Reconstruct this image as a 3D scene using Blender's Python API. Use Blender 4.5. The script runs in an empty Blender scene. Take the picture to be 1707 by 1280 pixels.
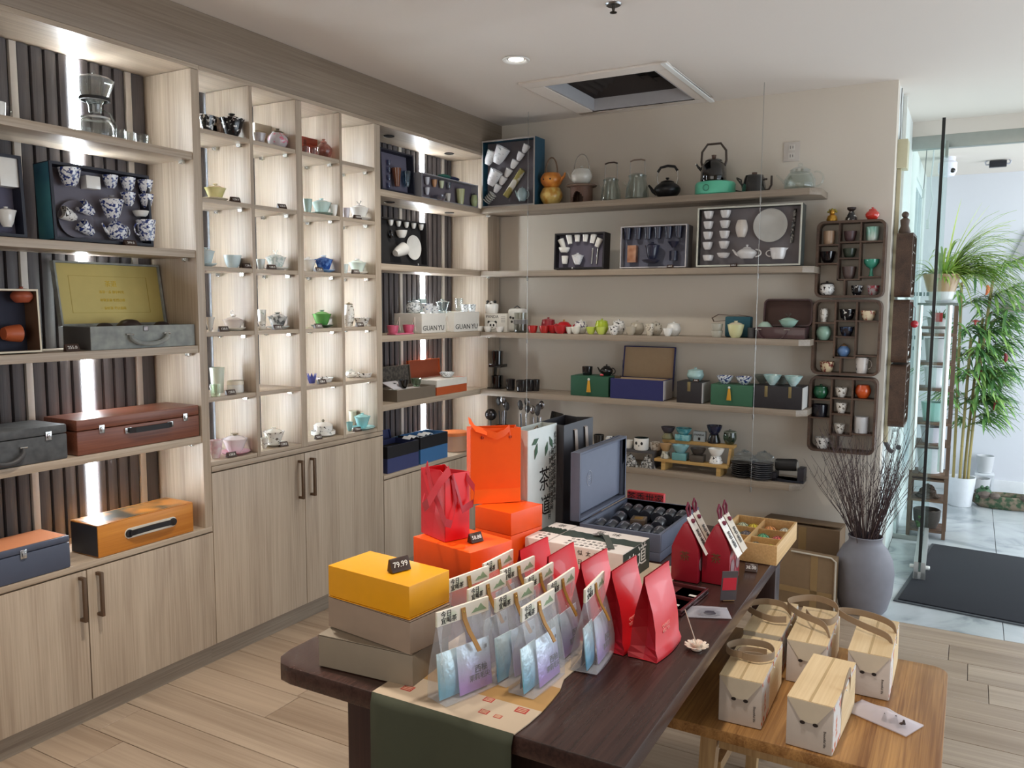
import bpy, bmesh, math, random
from mathutils import Vector, Matrix, Euler
random.seed(7)
SC = bpy.context.scene
COL = SC.collection
PI = math.pi
# ---------------------------------------------------------------- camera
F = 1362.5
CAM = Vector((2.7507, -4.7412, 1.55))
YAW, PITCH, ROLL = 0.5117, 0.0986, 0.0046
_f = Vector((-math.sin(YAW)*math.cos(PITCH), math.cos(YAW)*math.cos(PITCH), -math.sin(PITCH)))
_r0 = Vector((math.cos(YAW), math.sin(YAW), 0)); _u0 = _r0.cross(_f)
_r = _r0*math.cos(ROLL)+_u0*math.sin(ROLL); _u = _u0*math.cos(ROLL)-_r0*math.sin(ROLL)
cd = bpy.data.cameras.new('camera'); cam = bpy.data.objects.new('camera', cd); COL.objects.link(cam)
cd.sensor_fit = 'HORIZONTAL'; cd.sensor_width = 36.0; cd.lens = 36.0*F/1707; cd.clip_start = .05
cam.matrix_world = Matrix(((_r.x, _u.x, -_f.x, CAM.x), (_r.y, _u.y, -_f.y, CAM.y), (_r.z, _u.z, -_f.z, CAM.z), (0, 0, 0, 1)))
SC.camera = cam
# ---------------------------------------------------------------- view, sky, lights
SC.view_settings.view_transform = 'Standard'; SC.view_settings.look = 'None'
SC.view_settings.gamma = 1; SC.view_settings.use_curve_mapping = False
SC.view_settings.exposure = 0.28
wd = bpy.data.worlds.new('sky'); SC.world = wd; wd.use_nodes = True
bg = wd.node_tree.nodes['Background']; bg.inputs[0].default_value = (.78, .90, 1, 1); bg.inputs[1].default_value = 1.0

def area(name, loc, target, sx, sy, power, col):
    l = bpy.data.lights.new(name, 'AREA'); l.shape = 'RECTANGLE'; l.size = sx; l.size_y = sy
    l.energy = power; l.color = col
    o = bpy.data.objects.new(name, l); COL.objects.link(o); o.location = loc
    o.rotation_euler = (Vector(target)-Vector(loc)).to_track_quat('-Z', 'Y').to_euler()
    return o

def spot(name, loc, target, power, col, deg=90, blend=.7, size=.05):
    l = bpy.data.lights.new(name, 'SPOT'); l.energy = power; l.color = col
    l.spot_size = math.radians(deg); l.spot_blend = blend; l.shadow_soft_size = size
    o = bpy.data.objects.new(name, l); COL.objects.link(o); o.location = loc
    o.rotation_euler = (Vector(target)-Vector(loc)).to_track_quat('-Z', 'Y').to_euler()
    return o
# daylight through the shop front on the right and through the entry
area('window_daylight', (4.55, -1.3, 1.0), (2.0, -1.3, .85), 3.2, 1.4, 36, (.80, .90, 1))
area('entry_daylight', (4.55, 1.9, 1.4), (2.5, 2.0, 1.0), 2.0, 2.2, 48, (.88, .94, 1))
area('rear_fill_light', (1.8, -6.75, 1.5), (1.5, -3, 1.2), 3.6, 1.9, 30, (1, .96, .90))  # added soft fill that lifts the back wall; the rear wall has no window
# ceiling downlights of the shop behind and beside the camera
for x, y, tx, ty, pw_, dg in ((1.0, -3.1, .85, -3.1, 120, 74), (2.30, -3.15, 2.0, -2.8, 66, 56), (.8, -4.6, .8, -4.6, 30, 80)):
    spot('downlight_lamp', (x, y, 2.66), (tx, ty, 0), pw_, (1, .92, .82), dg, .8, .06)
spot('downlight_lamp', (.80, -1.243, 2.64), (.80, -1.1, 0), 42, (1, .95, .86), 130, .9, .04)

# ---------------------------------------------------------------- helpers
def ray(u, v): return _f + _r*((u-853.5)/F) - _u*((v-640)/F)
def at(u, v, ax, val):
    d = ray(u, v); t = (val-CAM[ax])/d[ax]; return CAM+d*t
def mpp(p): return (Vector(p)-CAM).dot(_f)/F            # metres per photograph pixel at p
def lin(c): return c/12.92 if c <= .04045 else ((c+.055)/1.055)**2.4
def rgb(r, g, b): return (lin(r/255), lin(g/255), lin(b/255), 1)

_mats = {}
def P(r, g, b, rough=.5, metal=0, coat=0, spec=.5, alpha=1, trans=0, vary=.06, scale=30, sheen=0):
    """plain procedural surface: base colour with slight noise"""
    key = ('P', r, g, b, rough, metal, coat, spec, alpha, trans, vary, scale)
    if key in _mats: return _mats[key]
    m = bpy.data.materials.new('surface'); m.use_nodes = True; nt = m.node_tree; n = nt.nodes; bs = n['Principled BSDF']
    c = rgb(r, g, b)
    if vary > 0 and trans == 0:
        tc = n.new('ShaderNodeTexCoord'); no = n.new('ShaderNodeTexNoise'); no.inputs['Scale'].default_value = scale
        no.inputs['Detail'].default_value = 3
        nt.links.new(tc.outputs['Object'], no.inputs['Vector'])
        mx = n.new('ShaderNodeMix'); mx.data_type = 'RGBA'
        mx.inputs[6].default_value = tuple(x*(1-vary) for x in c[:3])+(1,); mx.inputs[7].default_value = tuple(min(1, x*(1+vary)) for x in c[:3])+(1,)
        nt.links.new(no.outputs['Fac'], mx.inputs[0]); nt.links.new(mx.outputs[2], bs.inputs['Base Color'])
    else: bs.inputs['Base Color'].default_value = c
    bs.inputs['Roughness'].default_value = rough; bs.inputs['Metallic'].default_value = metal
    bs.inputs['Coat Weight'].default_value = coat; bs.inputs['Specular IOR Level'].default_value = spec
    bs.inputs['Alpha'].default_value = alpha; bs.inputs['Transmission Weight'].default_value = trans
    _mats[key] = m; return m

def pattern(c1, c2, scale=60, lo=.45, hi=.55, rough=.2, coat=.3, kind='noise', c3=None, detail=2, stretch=(1, 1, 1)):
    """two (three) coloured glaze / print: threshold of a noise or voronoi texture"""
    key = ('T', c1, c2, scale, lo, hi, rough, coat, kind, c3, detail, stretch)
    if key in _mats: return _mats[key]
    m = bpy.data.materials.new('patterned'); m.use_nodes = True; nt = m.node_tree; n = nt.nodes; bs = n['Principled BSDF']
    tc = n.new('ShaderNodeTexCoord'); mp = n.new('ShaderNodeMapping'); mp.inputs['Scale'].default_value = stretch
    nt.links.new(tc.outputs['Object'], mp.inputs['Vector'])
    if kind == 'noise':
        t = n.new('ShaderNodeTexNoise'); t.inputs['Detail'].default_value = detail; out = t.outputs['Fac']
    elif kind == 'voronoi':
        t = n.new('ShaderNodeTexVoronoi'); out = t.outputs['Distance']
    else:
        t = n.new('ShaderNodeTexWave'); t.inputs['Distortion'].default_value = 2; out = t.outputs['Fac']
    t.inputs['Scale'].default_value = scale
    nt.links.new(mp.outputs[0], t.inputs['Vector'])
    cr = n.new('ShaderNodeValToRGB'); e = cr.color_ramp.elements
    e[0].position = lo; e[0].color = rgb(*c1); e[1].position = hi; e[1].color = rgb(*c2)
    if c3:
        x = cr.color_ramp.elements.new(min(.98, hi+.08)); x.color = rgb(*c3)
    nt.links.new(out, cr.inputs[0]); nt.links.new(cr.outputs[0], bs.inputs['Base Color'])
    bs.inputs['Roughness'].default_value = rough; bs.inputs['Coat Weight'].default_value = coat
    _mats[key] = m; return m

def wood(c1, c2, axis='z', freq=9, rough=.45, bump=.02, fine=1.0, knots=0.5):
    key = ('W', c1, c2, axis, freq, rough, bump, fine, knots)
    if key in _mats: return _mats[key]
    m = bpy.data.materials.new('wood_grain'); m.use_nodes = True; nt = m.node_tree; n = nt.nodes; bs = n['Principled BSDF']
    tc = n.new('ShaderNodeTexCoord'); ge = n.new('ShaderNodeObjectInfo')
    add = n.new('ShaderNodeVectorMath'); add.operation = 'ADD'
    rn = n.new('ShaderNodeVectorMath'); rn.operation = 'SCALE'; rn.inputs['Scale'].default_value = 7.0
    cb = n.new('ShaderNodeCombineXYZ')
    for i in range(3): nt.links.new(ge.outputs['Random'], cb.inputs[i])
    nt.links.new(cb.outputs[0], rn.inputs[0])
    nt.links.new(tc.outputs['Object'], add.inputs[0]); nt.links.new(rn.outputs[0], add.inputs[1])
    def layer(sc, det, along):
        mp = n.new('ShaderNodeMapping'); s = [sc]*3; s['xyz'.index(axis)] = sc*along
        mp.inputs['Scale'].default_value = s; nt.links.new(add.outputs[0], mp.inputs['Vector'])
        t = n.new('ShaderNodeTexNoise'); t.inputs['Scale'].default_value = 1; t.inputs['Detail'].default_value = det
        t.inputs['Distortion'].default_value = knots
        nt.links.new(mp.outputs[0], t.inputs['Vector']); return t.outputs['Fac']
    a = layer(freq, 3, .08); b = layer(freq*14*fine, 2, .02)
    mth = n.new('ShaderNodeMath'); mth.operation = 'MULTIPLY_ADD'; mth.inputs[1].default_value = .45
    nt.links.new(b, mth.inputs[0])
    m2 = n.new('ShaderNodeMath'); m2.operation = 'MULTIPLY'; m2.inputs[1].default_value = .60; nt.links.new(a, m2.inputs[0])
    nt.links.new(m2.outputs[0], mth.inputs[2])
    cr = n.new('ShaderNodeValToRGB'); e = cr.color_ramp.elements
    e[0].position = .36; e[0].color = rgb(*c2); e[1].position = .68; e[1].color = rgb(*c1)
    nt.links.new(mth.outputs[0], cr.inputs[0]); nt.links.new(cr.outputs[0], bs.inputs['Base Color'])
    bs.inputs['Roughness'].default_value = rough
    if bump:
        bp = n.new('ShaderNodeBump'); bp.inputs['Strength'].default_value = .25; bp.inputs['Distance'].default_value = bump*.05
        nt.links.new(b, bp.inputs['Height']); nt.links.new(bp.outputs[0], bs.inputs['Normal'])
    _mats[key] = m; return m

def emit(r, g, b, s):
    key = ('E', r, g, b, s)
    if key in _mats: return _mats[key]
    m = bpy.data.materials.new('lamp_glow'); m.use_nodes = True; bs = m.node_tree.nodes['Principled BSDF']
    bs.inputs['Base Color'].default_value = rgb(r, g, b); bs.inputs['Emission Color'].default_value = rgb(r, g, b)
    bs.inputs['Emission Strength'].default_value = s
    _mats[key] = m; return m

def glass(r=255, g=255, b=255, rough=.0, alpha=.22):
    """thin glass: tinted see-through with glossy reflection growing towards the edges"""
    key = ('G', r, g, b, rough, alpha)
    if key in _mats: return _mats[key]
    m = bpy.data.materials.new('thin_glass'); m.use_nodes = True; nt = m.node_tree; n = nt.nodes
    n.remove(n['Principled BSDF']); out = n['Material Output']
    tr = n.new('ShaderNodeBsdfTransparent'); tr.inputs[0].default_value = rgb(r, g, b)
    gl = n.new('ShaderNodeBsdfGlossy'); gl.inputs[0].default_value = (1, 1, 1, 1); gl.inputs[1].default_value = .08+rough
    df = n.new('ShaderNodeBsdfDiffuse'); df.inputs[0].default_value = rgb(r, g, b)
    lw = n.new('ShaderNodeLayerWeight'); lw.inputs[0].default_value = .5
    pw = n.new('ShaderNodeMath'); pw.operation = 'POWER'; pw.inputs[1].default_value = 2.2; nt.links.new(lw.outputs['Facing'], pw.inputs[0])
    mr = n.new('ShaderNodeMapRange'); mr.inputs[3].default_value = .03+alpha*.07; mr.inputs[4].default_value = min(1, .30+alpha)
    nt.links.new(pw.outputs[0], mr.inputs[0])
    m0 = n.new('ShaderNodeMixShader'); m0.inputs[0].default_value = .22; nt.links.new(gl.outputs[0], m0.inputs[1]); nt.links.new(df.outputs[0], m0.inputs[2])
    mx = n.new('ShaderNodeMixShader'); nt.links.new(mr.outputs[0], mx.inputs[0])
    nt.links.new(tr.outputs[0], mx.inputs[1]); nt.links.new(m0.outputs[0], mx.inputs[2]); nt.links.new(mx.outputs[0], out.inputs[0])
    _mats[key] = m; return m

# ---- mesh builder
class MB:
    def __init__(s): s.v = []; s.f = []
    def add(s, vs, fs):
        b = len(s.v); s.v += [tuple(x) for x in vs]; s.f += [[i+b for i in f] for f in fs]; return s
    def box(s, x0, y0, z0, x1, y1, z1):
        x0, x1 = min(x0, x1), max(x0, x1); y0, y1 = min(y0, y1), max(y0, y1); z0, z1 = min(z0, z1), max(z0, z1)
        return s.add([(x0, y0, z0), (x1, y0, z0), (x1, y1, z0), (x0, y1, z0), (x0, y0, z1), (x1, y0, z1), (x1, y1, z1), (x0, y1, z1)],
                     [(0, 3, 2, 1), (4, 5, 6, 7), (0, 1, 5, 4), (1, 2, 6, 5), (2, 3, 7, 6), (3, 0, 4, 7)])
    def lathe(s, prof, c=(0, 0, 0), n=20, sx=1, sy=1):
        b = len(s.v); k = len(prof)
        for i in range(n):
            a = 2*PI*i/n
            for r, z in prof: s.v.append((c[0]+r*math.cos(a)*sx, c[1]+r*math.sin(a)*sy, c[2]+z))
        for i in range(n):
            j = (i+1) % n
            for q in range(k-1): s.f.append([b+i*k+q, b+j*k+q, b+j*k+q+1, b+i*k+q+1])
        return s
    def tube(s, pts, r, n=8, cap=True):
        pts = [Vector(p) for p in pts]; rs = r if isinstance(r, (list, tuple)) else [r]*len(pts)
        b = len(s.v); up = None
        for i, p in enumerate(pts):
            t = (pts[min(i+1, len(pts)-1)]-pts[max(i-1, 0)])
            if t.length < 1e-9: t = Vector((0, 0, 1))
            t.normalize()
            if up is None: up = t.orthogonal().normalized()
            up = (up-t*up.dot(t)); up = up.normalized() if up.length > 1e-6 else t.orthogonal().normalized()
            w = t.cross(up)
            for q in range(n):
                a = 2*PI*q/n; s.v.append(tuple(p+(up*math.cos(a)+w*math.sin(a))*rs[i]))
        for i in range(len(pts)-1):
            for q in range(n):
                s.f.append([b+i*n+q, b+i*n+(q+1) % n, b+(i+1)*n+(q+1) % n, b+(i+1)*n+q])
        if cap:
            s.f.append([b+q for q in range(n)][::-1]); e = b+(len(pts)-1)*n; s.f.append([e+q for q in range(n)])
        return s
    def prism(s, poly, a0, a1, axis='z'):
        n = len(poly)
        def pt(p, a): return {'z': (p[0], p[1], a), 'y': (p[0], a, p[1]), 'x': (a, p[0], p[1])}[axis]
        vs = [pt(p, a0) for p in poly]+[pt(p, a1) for p in poly]
        return s.add(vs, [list(range(n))[::-1], [n+i for i in range(n)]]+[[i, (i+1) % n, n+(i+1) % n, n+i] for i in range(n)])
    def ribbon(s, pts, wd, th):
        """flat band along pts; wd = half-width vector (or list), th = thickness"""
        pts = [Vector(p) for p in pts]; b = len(s.v); n = len(pts)
        for i, p in enumerate(pts):
            w = Vector(wd[i]) if isinstance(wd, list) else Vector(wd)
            t = pts[min(i+1, n-1)]-pts[max(i-1, 0)]
            k = t.cross(w); k = k.normalized()*th/2 if k.length > 1e-9 else Vector((0, 0, th/2))
            for q in (w+k, -w+k, -w-k, w-k): s.v.append(tuple(p+q))
        for i in range(n-1):
            for q in range(4): s.f.append([b+i*4+q, b+i*4+(q+1) % 4, b+(i+1)*4+(q+1) % 4, b+(i+1)*4+q])
        s.f.append([b, b+3, b+2, b+1]); e = b+(n-1)*4; s.f.append([e, e+1, e+2, e+3])
        return s
    def ball(s, c, r, n=12, sx=1, sy=1, sz=1):
        k = max(4, n//2)
        return s.lathe([(r*math.sin(PI*i/k), -r*sz*math.cos(PI*i/k)) for i in range(k+1)], c, n, sx, sy)
    def xf(s, M): s.v = [tuple(M @ Vector(p)) for p in s.v]; return s
    def build(s, name, mat, parent=None, smooth=False, bevel=0, seg=2, loc=None, rz=0):
        me = bpy.data.meshes.new(name); me.from_pydata(s.v, [], s.f)
        bm = bmesh.new(); bm.from_mesh(me); bmesh.ops.remove_doubles(bm, verts=bm.verts, dist=1e-6)
        bmesh.ops.recalc_face_normals(bm, faces=bm.faces)
        if bevel:
            ed = [e for e in bm.edges if len(e.link_faces) == 2 and e.calc_face_angle(0) > .6]
            bmesh.ops.bevel(bm, geom=ed, offset=bevel, segments=seg, affect='EDGES', profile=.6, clamp_overlap=True)
        bm.to_mesh(me); bm.free()
        if mat: me.materials.append(mat)
        if smooth or bevel:
            me.polygons.foreach_set('use_smooth', [True]*len(me.polygons)); me.set_sharp_from_angle(angle=math.radians(40))
        o = bpy.data.objects.new(name, me); COL.objects.link(o)
        if parent: o.parent = parent
        if loc is not None: o.location = loc
        if rz: o.rotation_euler = (0, 0, rz)
        return o

def tag(o, label=None, cat=None, group=None, kind=None):
    if label: o['label'] = label
    if cat: o['category'] = cat
    if group: o['group'] = group
    if kind: o['kind'] = kind
    return o
def thing(name, label, cat, loc=(0, 0, 0), rz=0, group=None, M=None):
    o = bpy.data.objects.new(name, None); o.empty_display_size = .05; COL.objects.link(o)
    if M is not None: o.matrix_world = M
    else: o.location = loc; o.rotation_euler = (0, 0, rz)
    return tag(o, label, cat, group)
def struct(name, mb, mat, **k):
    return tag(mb.build(name, mat, **k), kind='structure')
def bx(name, mat, parent, a, b, bevel=0, label=None):
    o = MB().box(*a, *b).build(name, mat, parent, bevel=bevel)
    if label: o['label'] = label
    return o
_txt = {}
def text(body, size, mat, name, parent, loc, rot=(0, 0, 0), ex=.0004, align='CENTER', sx=1, width=None):
    key = (body, size, ex, align)
    if key not in _txt:
        cu = bpy.data.curves.new('lettering', 'FONT'); cu.body = body; cu.size = size; cu.extrude = ex
        cu.align_x = align; cu.align_y = 'CENTER'; cu.resolution_u = 2
        t = bpy.data.objects.new('lettering', cu); COL.objects.link(t)
        bpy.context.view_layer.update()
        me = bpy.data.meshes.new_from_object(t.evaluated_get(bpy.context.evaluated_depsgraph_get()))
        bpy.data.objects.remove(t); _txt[key] = me
    me = _txt[key].copy(); me.materials.clear(); me.materials.append(mat)
    o = bpy.data.objects.new(name, me); COL.objects.link(o); o.parent = parent
    o.location = loc; o.rotation_euler = rot; o.scale = (sx, 1, 1)
    return o
def ordinal(i): return ('first', 'second', 'third', 'fourth', 'fifth', 'sixth', 'seventh', 'eighth', 'ninth', 'tenth', 'eleventh', 'twelfth')[i]
# ================================================================ setting
CEIL = 2.70
wall_paint = P(212, 203, 190, .85, vary=.015, scale=3)
ceil_paint = P(224, 215, 206, .9, vary=.01, scale=3)
white_paint = P(225, 228, 226, .6, vary=.01)
vest_paint = P(214, 216, 222, .8, vary=.01)
struct('wall_left', MB().box(-.42, -6.9, 0, -.32, .1, CEIL), wall_paint)
struct('wall_back', MB().box(-.42, 0, 0, 2.356, .12, CEIL), wall_paint)
struct('wall_side', MB().box(2.236, .12, 0, 2.356, 1.75, CEIL).box(2.236, 2.75, 0, 2.356, 3.12, CEIL).box(2.236, 1.75, 0, 2.356, 2.75, .25).box(2.236, 1.75, 2.45, 2.356, 2.75, CEIL), white_paint)
struct('wall_entry', MB().box(2.236, 3.0, 0, 4.8, 3.12, CEIL), vest_paint)
struct('wall_right', MB().box(4.7, -6.9, 0, 4.8, -3.0, CEIL).box(4.7, .4, 0, 4.8, .8, CEIL).box(4.7, -3, 0, 4.8, .4, .3).box(4.7, -3, 2.55, 4.8, .4, CEIL).box(4.7, .8, 2.5, 4.8, 3.0, CEIL), wall_paint)
struct('wall_front', MB().box(-.42, -7.0, 0, 4.8, -6.9, CEIL), wall_paint)
# ceiling with the recess of the air return cut out
hx0, hx1, hy0, hy1 = .71, 1.33, -.785, -.135
struct('ceiling', MB().box(-.42, -7, CEIL, hx0, 1.2, CEIL+.3).box(hx1, -7, CEIL, 4.8, 1.2, CEIL+.3).box(hx0, -7, CEIL, hx1, hy0, CEIL+.3).box(hx0, hy1, CEIL, hx1, 1.2, CEIL+.3).box(2.236, 1.2, CEIL-.09, 4.8, 3.12, CEIL+.3), ceil_paint)

# wooden floor: planks run along X
fw = [wood((178, 158, 137), (144, 124, 105), 'x', 5, .38, .01, .6, 1.2), wood((173, 153, 132), (139, 119, 100), 'x', 5, .38, .01, .6, 1.0), wood((182, 163, 143), (148, 129, 110), 'x', 5, .38, .01, .6, 1.5)]
floor = struct('floor', MB().box(-.42, -7, -.06, 4.8, 3.1, -.012), P(96, 82, 70, .8))
pw = .185; i = 0; y = -.42
rr = random.Random(3)
while y > -4.3:
    x = -.30-rr.random()*1.0
    while x < 4.7:
        L = 1.22; x0 = max(x, -.32); x1 = min(x+L, 4.7)
        if x1-x0 > .02 and not (x0 > 2.95 and y < -2.6):
            MB().box(x0+.0012, y-pw+.0012, -.012, x1-.0012, y-.0012, 0).build('plank', fw[rr.randrange(3)], floor, bevel=.0012, seg=1)
        x += L
    y -= pw
y0 = -.42; x = -.32     # between the back wall and the first row only the strip left of the tiles
for xa, xb in ((-.32, .9), (.9, 2.12), (2.12, 2.356)):
    for ya, yb in ((-.42, -.21), (-.21, 0)):
        MB().box(xa+.0012, ya+.0012, -.012, xb-.0012, yb-.0012, 0).build('plank', fw[rr.randrange(3)], floor, bevel=.0012, seg=1)
# marble tiles of the entry
def marble():
    m = bpy.data.materials.new('grey_marble'); m.use_nodes = True; nt = m.node_tree; n = nt.nodes; bs = n['Principled BSDF']
    tc = n.new('ShaderNodeTexCoord'); t = n.new('ShaderNodeTexNoise'); t.inputs['Scale'].default_value = 2.6; t.inputs['Detail'].default_value = 9; t.inputs['Distortion'].default_value = 1.4
    nt.links.new(tc.outputs['Object'], t.inputs['Vector'])
    cr = n.new('ShaderNodeValToRGB'); e = cr.color_ramp.elements; e[0].position = .36; e[0].color = rgb(146, 153, 157); e[1].position = .64; e[1].color = rgb(192, 197, 199)
    x = cr.color_ramp.elements.new(.46); x.color = rgb(176, 182, 185)
    nt.links.new(t.outputs['Fac'], cr.inputs[0]); nt.links.new(cr.outputs[0], bs.inputs['Base Color']); bs.inputs['Roughness'].default_value = .22
    return m
mar = marble()
for ix in range(4):
    for iy in range(6):
        xa = 2.356+ix*.6; ya = -.42+iy*.6
        MB().box(xa+.0015, ya+.0015, -.012, min(xa+.6, 4.7)-.0015, min(ya+.6, 3.0)-.0015, 0).build('floor_tile', mar, floor, bevel=.001, seg=1)

# air return grille in a framed recess
v = thing('air_return_vent', 'square recessed ceiling vent with dark concentric louvres in a white frame', 'vent', (0, 0, CEIL))
fr = MB(); ox0, ox1, oy0, oy1 = .61, 1.42, -.88, -.07
for a in ((ox0, oy0, ox1, hy0), (ox0, hy1, ox1, oy1), (ox0, hy0, hx0, hy1), (hx1, hy0, ox1, hy1)): fr.box(a[0], a[1], -.012, a[2], a[3], 0)
fr.build('frame', ceil_paint, v, bevel=.003)
li = MB()
for a in ((hx0, hy0, hx1, hy0+.012), (hx0, hy1-.012, hx1, hy1), (hx0, hy0, hx0+.012, hy1), (hx1-.012, hy0, hx1, hy1)): li.box(a[0], a[1], -.008, a[2], a[3], .062)
li.build('recess_lining', P(186, 184, 186, .8), v)
dk = P(40, 33, 32, .6)
bx('backing', P(22, 18, 18, .8), v, (hx0, hy0, .105), (hx1, hy1, .12))
cx, cy = (hx0+hx1)/2, (hy0+hy1)/2
for k in range(5):
    a = .312-.055*k; b = a-.036; z0 = .060+.002*k
    m = MB()
    for q in range(4):
        M = Matrix.Rotation(q*PI/2, 4, 'Z')
        m.add([M @ Vector(p) for p in ((-a, -a, z0), (a, -a, z0), (b, -b, z0+.03), (-b, -b, z0+.03), (-a, -a, z0+.004), (a, -a, z0+.004), (b, -b, z0+.034), (-b, -b, z0+.034))],
              [(0, 1, 2, 3), (7, 6, 5, 4), (0, 4, 5, 1), (1, 5, 6, 2), (2, 6, 7, 3), (3, 7, 4, 0)])
    o = m.build('louvre', dk, v); o.location = (cx, cy, 0)
bx('edge_strip', P(235, 235, 232, .5), v, (1.395, -.90, -.02), (1.42, -.06, -.012))

# recessed downlight that is lit
d = thing('downlight', 'round recessed ceiling downlight, lit, with a white ring', 'ceiling light', (.80, -1.243, CEIL))
MB().lathe([(.042, -.001), (.062, -.001), (.066, -.004), (.062, -.008), (.048, -.006), (.042, -.001)], n=32).build('ring', P(238, 236, 232, .4), d, smooth=True)
MB().lathe([(0, -.003), (.018, -.0035), (.036, -.001), (.036, .0), (0, .0)], n=28).build('lamp_lens', emit(255, 250, 240, 9), d, smooth=True)
MB().lathe([(.042, -.001), (.036, -.001), (.036, -.0005), (.042, -.0005)], n=28).build('reflector', P(150, 148, 146, .3, 1), d, smooth=True)
s = thing('fire_sprinkler', 'small metal sprinkler head at the top edge of the ceiling', 'sprinkler', (1.479, -1.691, CEIL))
MB().lathe([(.0, -.006), (.028, -.006), (.032, 0)], n=20).build('escutcheon', P(150, 150, 150, .3, 1), s, smooth=True)
MB().lathe([(0, -.035), (.014, -.033), (.014, -.031), (.004, -.030), (.007, -.015), (.009, -.006)], n=14).build('deflector', P(70, 66, 62, .35, 1), s, smooth=True)
# ================================================================ wall cabinets on the left
lam = ((196, 180, 160), (160, 142, 123))
wv = wood(*lam, 'z', 11, .42); wy = wood(*lam, 'y', 11, .42); wx = wood(*lam, 'x', 11, .42)
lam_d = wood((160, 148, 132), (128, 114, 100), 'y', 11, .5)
edge = wood((176, 162, 146), (150, 136, 120), 'y', 11, .45)
slat_m = wood((98, 92, 92), (76, 71, 73), 'z', 16, .55, knots=.2)
back_m = P(44, 40, 42, .8)
batten_m = P(206, 198, 188, .5)
led_m = emit(240, 249, 255, 60); led_grid = emit(226, 242, 255, 100)
bronze = P(112, 92, 76, .38, .7)
BX = -.272                       # face of the back panel
SH = (2.145, 1.757, 1.372, .998) # shelf tops of the open units
BASE = .607
def shelf_pegs(par, x, ys, z):
    for y in ys:
        MB().box(x-.012, y-.006, z-.014, x+.012, y+.006, z-.001).ball((x, y, z-.011), .007, 8).build('shelf_peg', P(205, 205, 200, .2, .8), par)
def handle(door, y, z0, z1):
    m = MB().box(.020, y-.006, z0, .032, y+.006, z1).box(0, y-.006, z1-.012, .022, y+.006, z1).box(0, y-.006, z0, .022, y+.006, z0+.012)
    m.build('handle', bronze, door, bevel=.0015)
def base_cabinet(u, y0, y1, top, doors, handles):
    bx('carcass', wy, u, (-.30, y0+.002, .09), (-.022, y1-.002, top-.002))
    bx('base_top', wy, u, (-.272, y0+.003, top), (0, y1-.003, top+.022), .001)
    for k, (a, b) in enumerate(doors):
        dr = bx('door', wv, u, (-.020, a+.002, .092), (0, b-.002, top-.006), .0015)
        for hy, z0, z1 in handles[k]: handle(dr, hy, z0, z1)
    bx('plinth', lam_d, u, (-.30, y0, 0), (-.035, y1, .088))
def slats(u, y0, y1, strips, z0, z1):
    bx('back_panel', back_m, u, (-.318, y0, z0), (BX-.016, y1, z1))
    strips = sorted(strips)
    edges = [y0]+[q for s in strips for q in (s-.013, s+.013)]+[y1]
    for a, b in zip(edges[::2], edges[1::2]):
        n = max(1, round((b-a)/.0465)); w = (b-a)/n
        for k in range(n):
            p = a+k*w
            MB().prism([(BX-.016, p+.003), (BX-.004, p+.004), (BX, p+w*.35), (BX-.001, p+w*.62), (BX-.007, p+w-.006), (BX-.016, p+w-.004)], z0, z1).build('slat', slat_m, u, smooth=True)
# ---- open unit on the left
Y0, Y1 = -3.555, -2.415
u1 = thing('display_cabinet', 'open greige wood display cabinet at the left edge with suitcase gift sets on its shelves', 'cabinet', (0, 0, 0))
slats(u1, Y0, Y1-.04, (-3.449, -3.221, -2.993, -2.762, -2.535), BASE+.022, 2.47)
for s in (-3.449, -3.221, -2.993, -2.535): bx('batten', batten_m, u1, (BX-.016, s-.0125, BASE+.022), (BX+.001, s+.0125, 2.47), .001)
bx('light_strip', led_m, u1, (BX-.016, -2.762-.0115, BASE+.03), (BX+.002, -2.762+.0115, 2.468), 0, 'glowing white vertical LED strip')
for ya in (Y0-.04, Y1-.04): bx('side_panel', wv, u1, (-.30, ya, BASE), (0, ya+.039, 2.47), .001)
for z in SH:
    o = bx('shelf', wy, u1, (BX+.006, Y0, z-.03), (-.004, Y1-.041, z), .001); shelf_pegs(u1, -.05, (Y1-.055,), z-.03)
bx('top_board', wy, u1, (-.30, Y0, 2.472), (0, Y1-.001, 2.49))
base_cabinet(u1, Y0, Y1, .586, ((Y0, -2.984), (-2.984, Y1)), ([(-3.012, .40, .565)], [(-2.945, .40, .565)]))
# ---- grid unit in the middle
g0, g1 = -2.415, -1.304
u2 = thing('grid_cabinet', 'tall greige wood cabinet with a grid of backlit square cells above two doors', 'cabinet', (0, 0, 0))
slats(u2, g0, -1.312, (), .862, 2.47)
COLS = ((g0, -2.157), (-2.138, -1.881), (-1.841, -1.583), (-1.563, -1.312))
for a, b, nm in ((-2.157, -2.138, 'divider'), (-1.881, -1.841, 'divider'), (-1.583, -1.563, 'divider'), (-1.312, -1.265, 'side_panel')):
    bx(nm, wv, u2, (BX+.006, a, .862), (0, b, 2.47), .0008)
ROWS = (2.247, 1.972, 1.695, 1.424, 1.151, .880)
for z in ROWS:
    for a, b in COLS:
        bx('shelf', wy, u2, (BX+.006, a+.0005, z-.018), (-.002, b-.0005, z), .0008)
        if z > .9: shelf_pegs(u2, -.05, (b-.014,), z-.018); shelf_pegs(u2, -.2, (b-.014,), z-.018)
for (a, b) in COLS: bx('light_strip', led_grid, u2, (BX, a+.035, .89), (BX+.005, a+.047, 2.46), 0, 'glowing LED strip hidden at the back of a column')
bx('top_board', wy, u2, (-.30, g0, 2.472), (0, -1.265, 2.49))
base_cabinet(u2, g0, -1.265, .838, ((g0, -1.866), (-1.866, -1.266)), ([(-1.905, .62, .805)], [(-1.826, .62, .805)]))
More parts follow.
